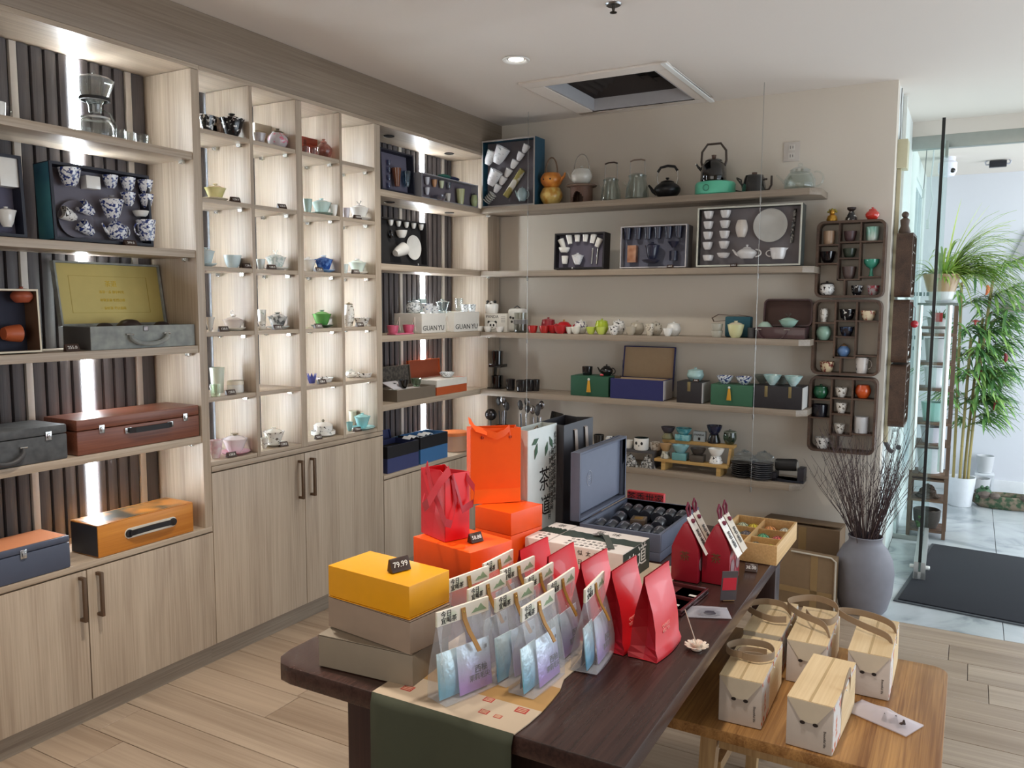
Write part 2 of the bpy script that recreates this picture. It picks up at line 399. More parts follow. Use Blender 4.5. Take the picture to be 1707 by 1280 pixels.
# ---- corner unit
c0, c1 = -1.265, -.17
u3 = thing('display_cabinet', 'open greige wood corner cabinet with porcelain gift sets beside the back wall', 'cabinet', (0, 0, 0))
slats(u3, c0, c1, (-1.187, -.959, -.731, -.503, -.277), BASE+.022, 2.47)
for s in (-1.187, -.959, -.731, -.277): bx('batten', batten_m, u3, (BX-.016, s-.0125, BASE+.022), (BX+.001, s+.0125, 2.47), .001)
bx('light_strip', led_m, u3, (BX-.016, -.503-.0115, BASE+.03), (BX+.002, -.503+.0115, 2.468), 0, 'glowing white vertical LED strip')
bx('side_panel', wv, u3, (-.30, c1, BASE), (0, -.02, 2.47), .001)
bx('side_panel', wv, u3, (-.30, c1, 0), (0, -.02, BASE), .001)
spm = P(58, 56, 54, .4, .5)
for z in SH:
    bx('shelf', wy, u3, (BX+.006, c0, z-.034), (-.004, c1-.001, z), .001); shelf_pegs(u3, .012, (c1-.012,), z-.034)
for z in (2.472, SH[0]-.034):
    for y in (-1.02, -.42):
        MB().lathe([(0, 0), (.026, 0), (.030, -.004), (.030, 0)], (-.13, y, z-.0005), 20).build('puck_light', spm, u3, smooth=True)
bx('top_board', wy, u3, (-.30, c0, 2.472), (0, -.02, 2.49))
base_cabinet(u3, c0, c1, .588, ((c0, -.72), (-.72, c1)), ([(-.76, .40, .565)], [(-.68, .40, .565)]))
# ---- frieze above all units
fz = thing('cabinet_frieze', 'long horizontal greige wood frieze board closing the cabinets to the ceiling', 'frieze')
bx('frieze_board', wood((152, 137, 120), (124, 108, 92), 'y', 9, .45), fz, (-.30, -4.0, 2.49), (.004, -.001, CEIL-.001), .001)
# plain end wall strip beside the corner cabinet is the cabinet's own panel edge
# ---- five floating shelves on the back wall, hung on two steel wires
SY = -.264
bsh = (2.148, 1.750, 1.366, .992, .590); XE = (2.035, 2.015, 2.010, 2.010, 1.99)
names = ('topmost', 'second', 'middle', 'fourth', 'lowest')
for z, xe, nm in zip(bsh, XE, names):
    m = MB().prism([(.003, SY), (xe-.05, SY), (xe, SY+.05), (xe, -.002), (.003, -.002)], z-.034, z)
    tag(m.build('wall_shelf', wood((158, 144, 128), (132, 118, 103), 'x', 9, .45), bevel=.001), f'{nm} long greige floating shelf on the back wall', 'shelf', 'floating shelves on the back wall')
steel = P(150, 148, 144, .35, 1)
for x, nm in ((.345, 'left'), (1.74, 'right')):
    w = thing('suspension_wire', f'{nm} thin steel wire holding the back wall shelves from the ceiling', 'wire', (x, SY-.006, 0), group='shelf suspension wires')
    MB().tube([(0, 0, .53), (0, 0, CEIL)], .0014, 6).build('cable', steel, w)
    for z in bsh: MB().lathe([(0, -.065), (.0045, -.063), (.0055, -.045), (.0045, -.036), (0, -.036)], (0, 0, z), 10).build('ferrule', steel, w, smooth=True)
# ================================================================ pottery, boxes, tags
def T(x, y, z): return Matrix.Translation((x, y, z))
def RZ(d): return Matrix.Rotation(math.radians(d), 4, 'Z')
def RX(d): return Matrix.Rotation(math.radians(d), 4, 'X')
def RY(d): return Matrix.Rotation(math.radians(d), 4, 'Y')
porc = P(238, 236, 230, .18, coat=.5); porc_b = P(206, 222, 224, .18, coat=.5); celadon = P(170, 212, 204, .2, coat=.5)
cream = P(232, 222, 196, .25, coat=.4); black_g = P(22, 21, 22, .16, coat=.5); black_m = P(26, 25, 26, .6); dgrey = P(62, 60, 62, .5)
bluewhite = pattern((38, 56, 120), (232, 234, 238), 95, .44, .5); blackwhite = pattern((28, 28, 32), (236, 234, 230), 75, .38, .43)
floral = pattern((96, 84, 70), (238, 234, 226), 70, .36, .43); darkfloral = pattern((226, 222, 216), (20, 20, 24), 60, .36, .41)
pinkfloral = pattern((206, 120, 140), (188, 180, 182), 55, .38, .46); greyland = pattern((90, 92, 92), (204, 204, 200), 45, .38, .5)
clear = glass(246, 248, 247, 0, .22); smoke = glass(120, 116, 116, 0, .5); dark_glass = glass(52, 50, 50, 0, .7); amber = glass(200, 140, 90, 0, .5)
gold = P(190, 150, 70, .3, .8); silver = P(200, 200, 198, .22, 1); walnut = wood((92, 64, 46), (58, 38, 28), 'z', 14, .45); oak = wood((206, 166, 112), (170, 126, 76), 'x', 12, .4)
label_white = P(240, 238, 232, .6); ink = P(24, 22, 22, .6, vary=0); red_ink = P(190, 48, 40, .6, vary=0); white_ink = P(240, 240, 236, .5, vary=0)

def bowl(r, h, foot=.5, pw=.55, t=.0035, flare=0, n=7, base=True):
    o = [(0, 0), (foot*r*.98, 0), (foot*r, .05*h)] if base else [(0, 0), (foot*r, 0)]
    z0 = .05*h
    for i in range(1, n+1):
        q = i/n; o.append((foot*r+(r-foot*r)*q**pw+flare*r*q**5, z0+(h-z0)*q))
    R = o[-1][0]
    i_ = []
    for i in range(n, 0, -1):
        q = i/n; i_.append((max(.001, foot*r+(r-foot*r)*q**pw+flare*r*q**5-t), z0+(h-z0)*q+(.0 if i < n else .0004)))
    return o+i_+[(foot*r*.7, z0+t), (0, z0+t)]
def tone(m): return m
def cup(label, p, r, h, mat, group=None, foot=.5, pw=.55, flare=0, name='tea_cup', cat='cup', M=None, fill=None):
    o = MB().lathe(bowl(r, h, foot, pw, min(.0035, r*.1), flare), n=24).build(name, mat, smooth=True)
    if M is not None: o.matrix_world = M
    else: o.location = p
    return tag(o, label, cat, group)
def lid_prof(r, hk=1.0):
    a = [(.0, .26*r), (.5*r, .2*r), (.78*r, .06*r), (.9*r, 0), (.95*r, .005*r), (.80*r, .12*r), (.52*r, .26*r), (.24*r, .31*r), (.19*r, .33*r)]
    return a+[(.19*r, .33*r+.07*r*hk), (.27*r, .33*r+.13*r*hk), (.25*r, .33*r+.16*r*hk), (.16*r, .33*r+.12*r*hk), (0, .33*r+.10*r*hk)]
def plate(r, h=.012): return [(0, 0), (r*.55, 0), (r*.58, h*.2), (r*.85, h*.55), (r, h), (r*.985, h+.0015), (r*.8, h*.55+.003), (r*.5, .004), (0, .004)]
def gaiwan(label, p, r, h, mat, lidm=None, saucerm=None, saucer=True, lid=True, knob=None, flare=.1, foot=.48, sr=1.3, name='lidded_tea_bowl', cat='tea bowl', group=None, M=None, pw=.6):
    t = thing(name, label, cat, p, 0, group, M)
    z = 0
    if saucer:
        MB().lathe(plate(r*sr), n=28).build('saucer', saucerm or mat, t, smooth=True); z = .0045
    b = MB().lathe(bowl(r, h, foot, pw, .003, flare), (0, 0, z), n=28).build('bowl', mat, t, smooth=True)
    if lid:
        l = MB().lathe(lid_prof(r*.99, 0 if knob else 1), (0, 0, z+h*.97), n=28).build('lid', lidm or mat, t, smooth=True)
        if knob: knob(l, z+h*.97+.33*r, r)
    return t
def knob_ball(mat):
    def f(l, z, r): MB().ball((0, 0, z+.12*r), .15*r, 12).build('knob', mat, l, smooth=True)
    return f
def knob_disk(mat):
    def f(l, z, r): MB().lathe([(0, -.01*r), (.16*r, 0), (.16*r, .06*r), (.30*r, .10*r), (.30*r, .17*r), (0, .17*r)], (0, 0, z), 18).build('knob', mat, l, smooth=True)
    return f
def knob_antler(mat):
    def f(l, z, r):
        MB().tube([(-.35*r, 0, z+.45*r), (-.1*r, 0, z+.2*r), (0, 0, z-.02*r), (.12*r, 0, z+.25*r), (.3*r, 0, z+.42*r)], .045*r, 8).tube([(-.2*r, 0, z+.3*r), (-.3*r, 0, z+.25*r)], .04*r, 6).tube([(.16*r, 0, z+.28*r), (.16*r, 0, z+.5*r)], .04*r, 6).build('knob', mat, l, smooth=True)
    return f
def knob_swan(mat):
    def f(l, z, r):
        m = MB().ball((.1*r, 0, z+.15*r), .3*r, 14, 1, .7, .6)
        m.tube([(-.12*r, 0, z+.15*r), (-.3*r, 0, z+.3*r), (-.34*r, 0, z+.5*r), (-.22*r, 0, z+.66*r), (-.05*r, 0, z+.6*r), (0, 0, z+.48*r)], [.1*r, .08*r, .07*r, .07*r, .08*r, .03*r], 8)
        m.build('knob', mat, l, smooth=True)
    return f
def knob_flower(mat):
    def f(l, z, r):
        m = MB().ball((0, 0, z+.1*r), .12*r, 10)
        for k in range(6):
            a = k*PI/3; m.ball((.13*r*math.cos(a), .13*r*math.sin(a), z+.13*r), .1*r, 8, 1, 1, .7)
        m.build('knob', mat, l, smooth=True)
    return f
def pot_prof(r, h, neck=.6, t=.004):
    """round belly closed towards the neck"""
    o = [(0, 0), (.55*r, 0), (.6*r, .02*h)]
    for i in range(1, 9):
        q = i/9; o.append((r*(.6+.4*math.sin(q/.55*PI/2)) if q < .55 else r*(neck+(1-neck)*math.cos((q-.55)/.45*PI/2)), h*(.02+.98*q)))
    o.append((neck*r, h)); o += [(neck*r-t, h), (neck*r-t, h*.9), (0, h*.85)]
    return o
def arc(cx, cz, rx, rz, a0, a1, n=10, y=0): return [(cx+rx*math.cos(a0+(a1-a0)*i/n), y, cz+rz*math.sin(a0+(a1-a0)*i/n)) for i in range(n+1)]
def teapot(label, p, r, h, mat, rz=0, lidm=None, knobm=None, handlem=None, side=True, bail=0, spout=1, name='teapot', cat='teapot', group=None, neck=.55, M=None):
    t = thing(name, label, cat, p, math.radians(rz), group, M)
    MB().lathe(pot_prof(r, h, neck), n=28).build('body', mat, t, smooth=True)
    l = MB().lathe([(0, h-.004), (neck*r*.9, h-.004), (neck*r*1.04, h+.002), (neck*r*.8, h+.1*r), (neck*r*.3, h+.17*r), (0, h+.18*r)], n=24).build('lid', lidm or mat, t, smooth=True)
    MB().lathe([(0, h+.16*r), (.09*r, h+.17*r), (.08*r, h+.24*r), (.15*r, h+.3*r), (.12*r, h+.36*r), (0, h+.37*r)], n=16).build('knob', knobm or lidm or mat, l, smooth=True)
    if spout: MB().tube([(r*.8, 0, h*.35), (r*1.12, 0, h*.5), (r*1.3, 0, h*.72), (r*1.48, 0, h*.9)], [r*.2, r*.15, r*.11, r*.08], 10).build('spout', mat, t, smooth=True)
    if side: MB().tube(arc(-r*.86, h*.52, r*.55, h*.34, PI*.5, PI*1.5), r*.075, 8).build('handle', handlem or mat, t, smooth=True)
    if bail:
        MB().tube([(-r*.72, 0, h*.86), (-r*.78, 0, h*.95)]+arc(0, h*.95, r*.78, bail, PI, 0, 12)+[(r*.72, 0, h*.86)], r*.06, 8).build('bail_handle', handlem or mat, t, smooth=True)
    return t
def jug(label, p, r, h, mat, rz=0, name='pitcher', cat='pitcher', handle=True, M=None, group=None, foot=.8):
    t = thing(name, label, cat, p, math.radians(rz), group, M)
    MB().lathe(bowl(r, h, foot, .5, .003, .06), n=24).build('body', mat, t, smooth=True)
    if handle: MB().tube(arc(-r*.95, h*.55, r*.55, h*.28, PI*.5, PI*1.5), r*.08, 8).build('handle', mat, t, smooth=True)
    MB().add([(r*.92, -r*.2, h), (r*.92, r*.2, h), (r*1.28, 0, h*1.02), (r*.94, 0, h*.75)], [(0, 2, 3), (2, 1, 3), (0, 3, 1), (0, 1, 2)]).build('spout', mat, t)
    return t
def jar(label, p, r, h, mat, lidm=None, name='tea_jar', cat='jar', lid=True, group=None, neck=.7, M=None):
    t = thing(name, label, cat, p, 0, group, M)
    MB().lathe(pot_prof(r, h, neck), n=28).build('body', mat, t, smooth=True)
    if lid: MB().lathe([(0, h), (neck*r*1.05, h), (neck*r*1.05, h+.1*r), (neck*r*.7, h+.22*r), (.14*r, h+.26*r), (.14*r, h+.36*r), (.22*r, h+.42*r), (0, h+.46*r)], n=24).build('lid', lidm or mat, t, smooth=True)
    return t
def tag_block(label, p, rz, digits, w=.042, hh=.022, group='price tags'):
    t = thing('price_tag', label, 'price tag', p, math.radians(rz), group)
    MB().prism([(-.010, 0), (.012, 0), (.006, hh), (.002, hh)], -w/2, w/2, 'x').build('holder', P(58, 38, 30, .4), t, bevel=.001, seg=1)
    text(digits, hh*.62, white_ink, 'digits', t, (0, -.0042, hh*.52), (math.radians(61), 0, 0), .0003)
    return t
def plane_hit(u, v, M, y):
    Mi = M.inverted(); o = Mi @ CAM; d = Mi.to_3x3() @ ray(u, v); t = (y-o.y)/d.y
    return o+d*t
def frameX(u0, u1, v, x, z, lean=0, turn=0, d=0):
    """local x runs along the left cabinet (away from the camera), local y into it, z up"""
    p0 = at(u0, v, 0, x); p1 = at(u1, v, 0, x)
    return T(x, p0.y, z+.0009+d*math.sin(math.radians(lean))) @ RZ(90+turn) @ RX(-lean), (p1.y-p0.y)/math.cos(math.radians(turn)), mpp((p0+p1)/2)
def frameY(u0, u1, v, y, z, lean=0, turn=0, d=0):
    p0 = at(u0, v, 1, y); p1 = at(u1, v, 1, y)
    return T(p0.x, y, z+.0009+d*math.sin(math.radians(lean))) @ RZ(turn) @ RX(-lean), (p1.x-p0.x)/math.cos(math.radians(turn)), mpp((p0+p1)/2)
LAST = []
def tray(label, fr, hpx, d, shell, liner, rim=None, t=.008, deep=.55, name='gift_set_box', group=None, h=None):
    M, w, mp = fr; h = h or hpx*mp
    o = thing(name, label, 'gift box', M=M, group=group); LAST[:] = [o]
    m = MB().box(0, d-t, 0, w, d, h).box(0, 0, 0, t, d-t, h).box(w-t, 0, 0, w, d-t, h).box(t, 0, 0, w-t, d-t, t).box(t, 0, h-t, w-t, d-t, h)
    m.build('box_shell', shell, o)
    bx('foam_insert', liner, o, (t, d*deep, t), (w-t, d-t-.001, h-t))
    if rim:
        e = .0008
        MB().box(0, -e, 0, t, 0, h).box(w-t, -e, 0, w, 0, h).box(t, -e, 0, w-t, 0, t).box(t, -e, h-t, w-t, 0, h).build('rim', rim, o)
    return M, w, h, d*deep
def tcup(label, M, y, u, v, wp, hp, mat, rot=0, group=None, kind='cup', name='tea_cup', cat='cup', **k):
    """a vessel held upright in the foam of a tray, centred on pixel (u, v)"""
    c = plane_hit(u, v, M, y); mp = mpp(M @ c); r = wp*mp/2; h = hp*mp
    if kind == 'gaiwan': y -= r*.14
    Mw = M @ T(c.x, y-r-.0015, c.z) @ RY(rot) @ T(0, 0, -h/2)
    if kind == 'cup': return cup(label, None, r, h, mat, group, M=Mw, name=name, cat=cat, **k)
    if kind == 'plate':
        Mw = M @ T(c.x, y-.003, c.z) @ RX(90)
        o = MB().lathe(plate(r, .014), n=32).build(name, mat, smooth=True); o.matrix_world = Mw; return tag(o, label, cat, group)
    if kind == 'teapot': return teapot(label, None, r, h, mat, M=M @ T(c.x, y-r-.0015, c.z-h/2) @ RZ(180 if rot else 0), name=name, cat=cat, **k)
    if kind == 'gaiwan': return gaiwan(label, None, r, h*.62, mat, M=Mw, name=name, cat=cat, saucer=False, **k)
    if kind == 'jug': return jug(label, None, r, h, mat, M=M @ T(c.x, y-r-.0015, c.z-h/2) @ RZ(180 if rot else 0), name=name, cat=cat, **k)
    if kind == 'jar': return jar(label, None, r, h*.8, mat, M=Mw, name=name, cat=cat, **k)
    if kind == 'block':
        o = MB().box(-r, -.004, 0, r, r*1.2, h).build(name, mat, bevel=.002); o.matrix_world = M @ T(c.x, y-r*1.2-.002, c.z) @ RY(rot) @ T(0, 0, -h/2); return tag(o, label, cat, group)
    if kind == 'stick':
        o = MB().tube([(0, 0, -h/2), (0, 0, -h/4), (0, 0, h/2)], r, 10).build(name, mat, smooth=True); o.matrix_world = M @ T(c.x, y-r-.0015, c.z) @ RY(rot); return tag(o, label, cat, group)
def suitcase(label, fr, hpx, d, body, trim, latches=(), hand=None, top=None, side=None, h=None, lid_at=.7, bev=.006, latchm=None):
    """closed carrying case: front at y=0; latches = fractions along the width; hand = (x0, x1, z, kind, mat)"""
    M, w, mp = fr; h = h or hpx*mp
    t = thing('carrying_case', label, 'case', M=M)
    MB().box(0, 0, 0, w, d, h*lid_at-.0008).build('case_body', body, t, bevel=bev)
    lid = MB().box(0, 0, h*lid_at+.0008, w, d, h).build('lid', body, t, bevel=bev)
    if top: MB().box(.008, .008, h-.001, w-.008, d-.008, h+.0012).build('top_panel', top, lid)
    if side: MB().box(-.0012, .004, .004, 0, d-.004, h-.004).build('side_panel', side, t)
    lm = latchm or silver
    for f in latches:
        x = f*w; la = MB().box(x-.011, -.004, h*lid_at-.017, x+.011, 0, h*lid_at+.014).build('latch', lm, t, bevel=.002)
        MB().box(x-.006, -.009, h*lid_at-.010, x+.006, -.004, h*lid_at+.006).build('buckle', lm, la, bevel=.0015)
    if hand:
        x0, x1, z, kind, hm = hand; x0 *= w; x1 *= w; z *= h
        if kind == 'bar':
            for x in (x0, x1): MB().box(x-.014, -.006, z-.011, x+.014, 0, z+.011).build('handle_mount', lm, t, bevel=.002)
            MB().ribbon([(x0, -.010, z), (x0+.02, -.020, z), (x1-.02, -.020, z), (x1, -.010, z)], (0, 0, .010), .007).build('handle', hm, t)
        elif kind == 'drop':
            for x in (x0, x1): MB().tube([(x-.012, -.006, z), (x+.012, -.006, z)], .004, 8).build('handle_mount', lm, t, smooth=True)
            pts = [(x0, -.008, z-.002)]+[(x0+(x1-x0)*(.5-.5*math.cos(PI*i/10)), -.013, z-.005-.042*math.sin(PI*i/10)) for i in range(1, 10)]+[(x1, -.008, z-.002)]
            MB().tube(pts, [.004]+[.0075]*9+[.004], 8).build('handle', hm, t, smooth=True)
        else:   # recessed oval plate with strap
            mx = (x0+x1)/2
            oval = [(x0+.018+(x1-x0-.036)*(1 if math.cos(a) > 0 else 0)+.02*math.cos(a), z+.02*math.sin(a)) for a in [2*PI*i/24+.01 for i in range(24)]]
            MB().prism(oval, -.0015, 0, 'y').build('handle_plate', P(230, 226, 214, .4), t)
            for x in (x0+.016, x1-.016): MB().lathe([(0, 0), (.015, 0), (.015, .006), (0, .007)], n=18).xf(T(x, -.0015, z) @ RX(90)).build('handle_mount', hm, t, smooth=True)
            MB().ribbon([(x0+.016, -.009, z), (x0+.04, -.018, z+.004), (mx, -.021, z+.006), (x1-.04, -.018, z+.004), (x1-.016, -.009, z)], (0, 0, .010), .006).build('handle', hm, t)
    return t
# ================================================================ goods in the left unit
LIFT = .0009
def px(u, v, x, z): p = at(u, v, 0, x); p.z = z+LIFT; return p
# -- shelf 1: glass drip tea maker and glass mugs
p = px(160, 215, -.09, SH[0]); k = mpp(p)
t = thing('drip_tea_maker', 'clear glass drip tea maker with funnel top and carafe on the left cabinet top shelf', 'tea maker', p, math.radians(60))
MB().lathe(bowl(29*k, 32*k, .95, .3, .003, -.35), n=28).build('carafe', clear, t, smooth=True)
MB().lathe([(20*k, 33*k), (23*k, 33*k), (23*k, 30*k), (20*k, 30*k), (20*k, 33*k)], n=28).build('carafe_lid', P(210, 214, 214, .2, .6), t, smooth=True)
st = MB()
st.tube([(-28*k, 0, 18*k), (-31*k, 0, 42*k), (-27*k, 0, 58*k), (-22*k, 0, 62*k)], 2.6*k, 8).tube([(27*k, 0, 8*k), (31*k, 0, 22*k), (22*k, 0, 42*k), (8*k, 0, 47*k)], 1.8*k, 8)
st.build('stand', glass(225, 232, 230, 0, .5), t, smooth=True)
MB().lathe([(0, 40*k), (9*k, 41*k), (10*k, 52*k), (14*k, 60*k), (7*k, 60*k), (0, 58*k)], n=20).build('drip_valve', glass(230, 236, 236, 0, .6), t, smooth=True)
MB().lathe([(21*k, 60*k), (24*k, 60*k), (24*k, 65*k), (21*k, 65*k), (21*k, 60*k)], n=28).build('band', black_m, t, smooth=True)
MB().lathe([(0, 64*k), (20*k, 64*k), (24*k, 74*k), (31*k, 93*k), (29.5*k, 93*k), (22.5*k, 75*k), (18*k, 66*k), (0, 66*k)], n=32).build('funnel', clear, t, smooth=True)
fl = MB().lathe([(31*k, 93*k), (26*k, 97*k), (12*k, 101*k), (3*k, 102*k), (2*k, 109*k), (0, 109*k)], n=28).build('funnel_lid', clear, t, smooth=True)
for i, (u, w, h, nm) in enumerate(((128, 17, 20, 'left of the drip tea maker by the LED strip'), (201, 15, 19, 'just right of the drip tea maker'), (217, 15, 18, 'second to the right of the drip tea maker'), (236, 22, 17, 'farthest right of the drip tea maker'))):
    p = px(u, 225, -.06, SH[0]); k = mpp(p)
    g = thing('glass_mug', f'small clear glass mug {nm}', 'glass', p, math.radians(140), 'glass mugs on the top shelf')
    MB().lathe(bowl(w*k/2, h*k, .9, .5, .002), n=20).build('body', clear, g, smooth=True)
    MB().tube(arc(-w*k*.48, h*k*.5, w*k*.25, h*k*.3, PI*.5, PI*1.5), .0025, 7).build('handle', clear, g, smooth=True)
p = px(-4, 190, -.07, SH[0]); k = mpp(p)
g = thing('glass_mug', 'white lined glass mug cut by the left picture edge on the top shelf', 'glass', p, math.radians(250))
MB().lathe(bowl(13*k, 26*k, .8, .5, .002), n=20).build('body', porc, g, smooth=True)
MB().tube(arc(-13*k, 13*k, 8*k, 8*k, PI*.5, PI*1.5), .003, 7).build('handle', clear, g, smooth=True)
# -- shelf 2: two big trays
foam = P(122, 118, 128, .9, vary=.03); foam_d = P(96, 92, 104, .9, vary=.03); navy_box = P(30, 32, 46, .5); teal = P(52, 120, 128, .5)
M, w, h, yd = tray('navy edged gift box of blue and white porcelain standing open on the second left shelf', frameX(92, 256, 400, -.045, SH[1], 3, d=.095), 123, .095, navy_box, foam, None, .010)
box = LAST[0]
bx('side_panel', pattern((44, 92, 118), (84, 156, 158), 6, .3, .7, .5, 0), box, (-.0012, .006, .004), (0, .090, h-.004), 0, 'teal printed side')
g = 'blue and white cups in the navy gift box'
for i, (u, v) in enumerate(((176, 305), (205, 309), (234, 313))): tcup(f'small blue and white cup, {ordinal(i)} from left in the upper row of the navy box', M, yd, u, v, 25, 21, bluewhite, 0, g, foot=.45)
for i, (u, v) in enumerate(((206, 334), (236, 337))): tcup(f'small blue and white cup, {("left","right")[i]} one of the lower pair in the navy box', M, yd, u, v, 24, 22, bluewhite, 0, g, foot=.4)
tcup('tray plate, large round grey one behind the tilted cups in the navy box', M, yd+.0, 122, 366, 62, 62, foam, 0, None, 'plate', 'saucer', 'plate')
for i, (u, v, a) in enumerate(((107, 360, 70), (137, 350, 60), (137, 383, 55))): tcup(f'tilted blue and white cup lying on the round tray plate, {("left","upper right","lower right")[i]} one', M, yd-.006, u, v, 24, 24, blackwhite if i == 0 else bluewhite, -a, g, foot=.45)
tcup('larger blue and white bowl in the upper left corner of the navy box', M, yd, 105, 298, 36, 29, bluewhite, 0, None, name='tea_bowl', cat='bowl', foot=.45)
tcup('plain white square tea caddy in the top row of the navy box', M, yd, 145, 306, 25, 21, porc, 0, None, 'block', 'tea_caddy', 'caddy')
tcup('blue and white lidded tea bowl in the middle of the navy box', M, yd, 173, 342, 36, 48, bluewhite, 0, None, 'gaiwan', 'lidded_tea_bowl', 'tea bowl', lidm=P(150, 148, 152, .4))
tcup('small white boat shaped strainer dish in the navy box', M, yd, 226, 358, 26, 9, porc, 0, None, name='strainer_dish', cat='dish', foot=.6)
tcup('round blue and white teapot at the bottom of the navy box', M, yd, 183, 387, 34, 28, bluewhite, 1, None, 'teapot', neck=.45)
tcup('blue and white pitcher in the lower right corner of the navy box', M, yd, 234, 386, 30, 34, bluewhite, 0, None, 'jug', foot=.7)
tag_block('small red and black price tag at the foot of the navy porcelain box', px(217, 405, -.028, SH[1]), 90, '399.0', .05)
M, w, h, yd = tray('grey gift box with white vessels cut by the left edge on the second left shelf', frameX(-60, 46, 395, -.05, SH[1], 3, d=.09), 138, .09, navy_box, P(104, 102, 122, .9, vary=.03), None, .010)
tcup('tall white tea caddy in the grey box at the left edge', M, yd, 3, 289, 30, 48, porc, 0, None, 'block', 'tea_caddy', 'caddy')
tcup('white lidded bowl in the grey box at the left edge', M, yd, 1, 358, 28, 44, porc, 0, None, 'gaiwan', 'lidded_tea_bowl', 'tea bowl')
# -- shelf 3: clay set box and open suitcase
M, w, h, yd = tray('cream rimmed box with red clay pots at the left edge of the third shelf', frameX(-70, 70, 577, -.03, SH[2], 2, d=.10), 108, .10, P(92, 66, 48, .5), P(48, 50, 66, .8), P(226, 214, 190, .5), .006, .75)
clay = P(168, 84, 58, .45)
tcup('round red clay tea jar in the upper part of the cream rimmed box', M, yd, 26, 493, 34, 24, clay, 0, None, 'jar', 'tea_jar', 'jar')
tcup('orange clay pitcher with dark mouth in the cream rimmed box', M, yd, 10, 556, 30, 26, P(186, 92, 52, .45), 90, None, name='clay_pitcher', cat='pitcher', foot=.7)
fr = frameX(152, 325, 578, -.02, SH[2]); M, w, mp = fr; hb = 37*mp
t = thing('open_suitcase', 'open grey suede suitcase with gold lined lid and folded handle on the third left shelf', 'case', M=M)
suede = pattern((132, 136, 134), (160, 164, 158), 26, .3, .7, .8, 0); dk = P(74, 72, 72, .7)
d = .165; e = .007
m = MB().box(0, 0, 0, w, e, hb).box(0, d-e, 0, w, d, hb).box(0, e, 0, e, d-e, hb).box(w-e, e, 0, w, d-e, hb).box(e, e, 0, w-e, d-e, e)
m.build('case_body', suede, t); bx('side_panel', dk, t, (-.001, .002, .002), (0, d-.002, hb-.002), 0, 'dark grey side')
bx('velvet_insert', P(44, 40, 40, .9), t, (e, e, e), (w-e, d-e, hb*.72))
ldh = 106*mp
Ml = T(0, d+.001, hb) @ RX(-9)
lid = MB().box(0, .018, 0, w, .024, ldh).box(0, 0, 0, e, .018, ldh).box(w-e, 0, 0, w, .018, ldh).box(e, 0, 0, w-e, .018, e).box(e, 0, ldh-e, w-e, .018, ldh).xf(Ml).build('lid', suede, t)
gm = P(196, 176, 104, .45, .25)
MB().box(e, .010, e, w-e, .018, ldh-e).xf(Ml).build('gold_lining', gm, lid)
MB().box(.12*w, .0095, .20*ldh, .86*w, .01, .205*ldh).box(.12*w, .0095, .78*ldh, .86*w, .01, .785*ldh).box(.12*w, .0095, .2*ldh, .125*w, .01, .785*ldh).box(.855*w, .0095, .2*ldh, .86*w, .01, .785*ldh).xf(Ml).build('printed_border', P(170, 146, 66, .4, .4), lid)
# printed lines of gold lettering
for i, (b, s) in enumerate((('茶道', .026), ('清茶一盏 静享时光', .013), ('和敬清寂 怡然自得', .013), ('一壶好茶 半日清闲', .013))):
    o = text(b, s, P(206, 170, 40, .3, .5), 'gold_lettering', lid, (0, 0, 0)); o.matrix_local = Ml @ T(w*.5, .0093, ldh*(.66-.13*i)) @ RX(90)
MB().box(w*.5-.010, -.004, hb-.022, w*.5+.010, 0, hb-.002).build('latch', P(120, 112, 110, .3, .8), t, bevel=.002)
x0, x1 = .34*w, .70*w; zz = hb*.62
for x in (x0, x1): MB().tube([(x-.014, -.006, zz), (x+.014, -.006, zz)], .004, 8).build('handle_mount', silver, t, smooth=True)
MB().tube([(x0, -.008, zz)]+[(x0+(x1-x0)*(.5-.5*math.cos(PI*i/10)), -.014, zz-.004-.034*math.sin(PI*i/10)) for i in range(1, 10)]+[(x1, -.008, zz)], [.005]+[.009]*9+[.005], 8).build('handle', suede, t, smooth=True)
for i, (fx, r, lb, mt) in enumerate(((.25, .035, 'dark round tea canister lying left in the open grey suitcase', P(48, 38, 38, .6)), (.48, .048, 'dark domed teapot in foil wrap in the middle of the open grey suitcase', P(52, 40, 40, .35)), (.80, .036, 'dark round tea canister lying right in the open grey suitcase', P(50, 40, 40, .6)))):
    o = MB().lathe([(0, 0), (r*.9, 0), (r, .012), (r*.95, r*.5), (r*.6, r*.85), (.01, r*.95), (0, r*.95)], n=24).build('tea_canister', mt, smooth=True); o.matrix_world = M @ T(fx*w, d*.5, hb*.72+.001)
    tag(o, lb, 'canister')
tag_block('price tag reading 255.0 beside the open grey suitcase', px(120, 580, -.03, SH[2]), 90, '255.0', .052, .026)
# -- shelf 4
dgl = pattern((66, 68, 70), (88, 90, 92), 30, .3, .7, .6, 0)
suitcase('charcoal leather carrying case cut by the left edge on the fourth shelf', frameX(-115, 114, 768, -.006, SH[3]), 62, .20, dgl, None, (.15, .845), (.36, .64, .5, 'drop', P(70, 70, 72, .6)), lid_at=.74)
mah = wood((140, 86, 64), (104, 58, 44), 'x', 12, .35)
suitcase('reddish brown wooden carrying case with black strap handle on the fourth left shelf', frameX(129, 333.5, 742, -.006, SH[3]), 56, .20, mah, None, (.18, .87), (.38, .73, .52, 'bar', P(30, 30, 34, .6)), lid_at=.68)
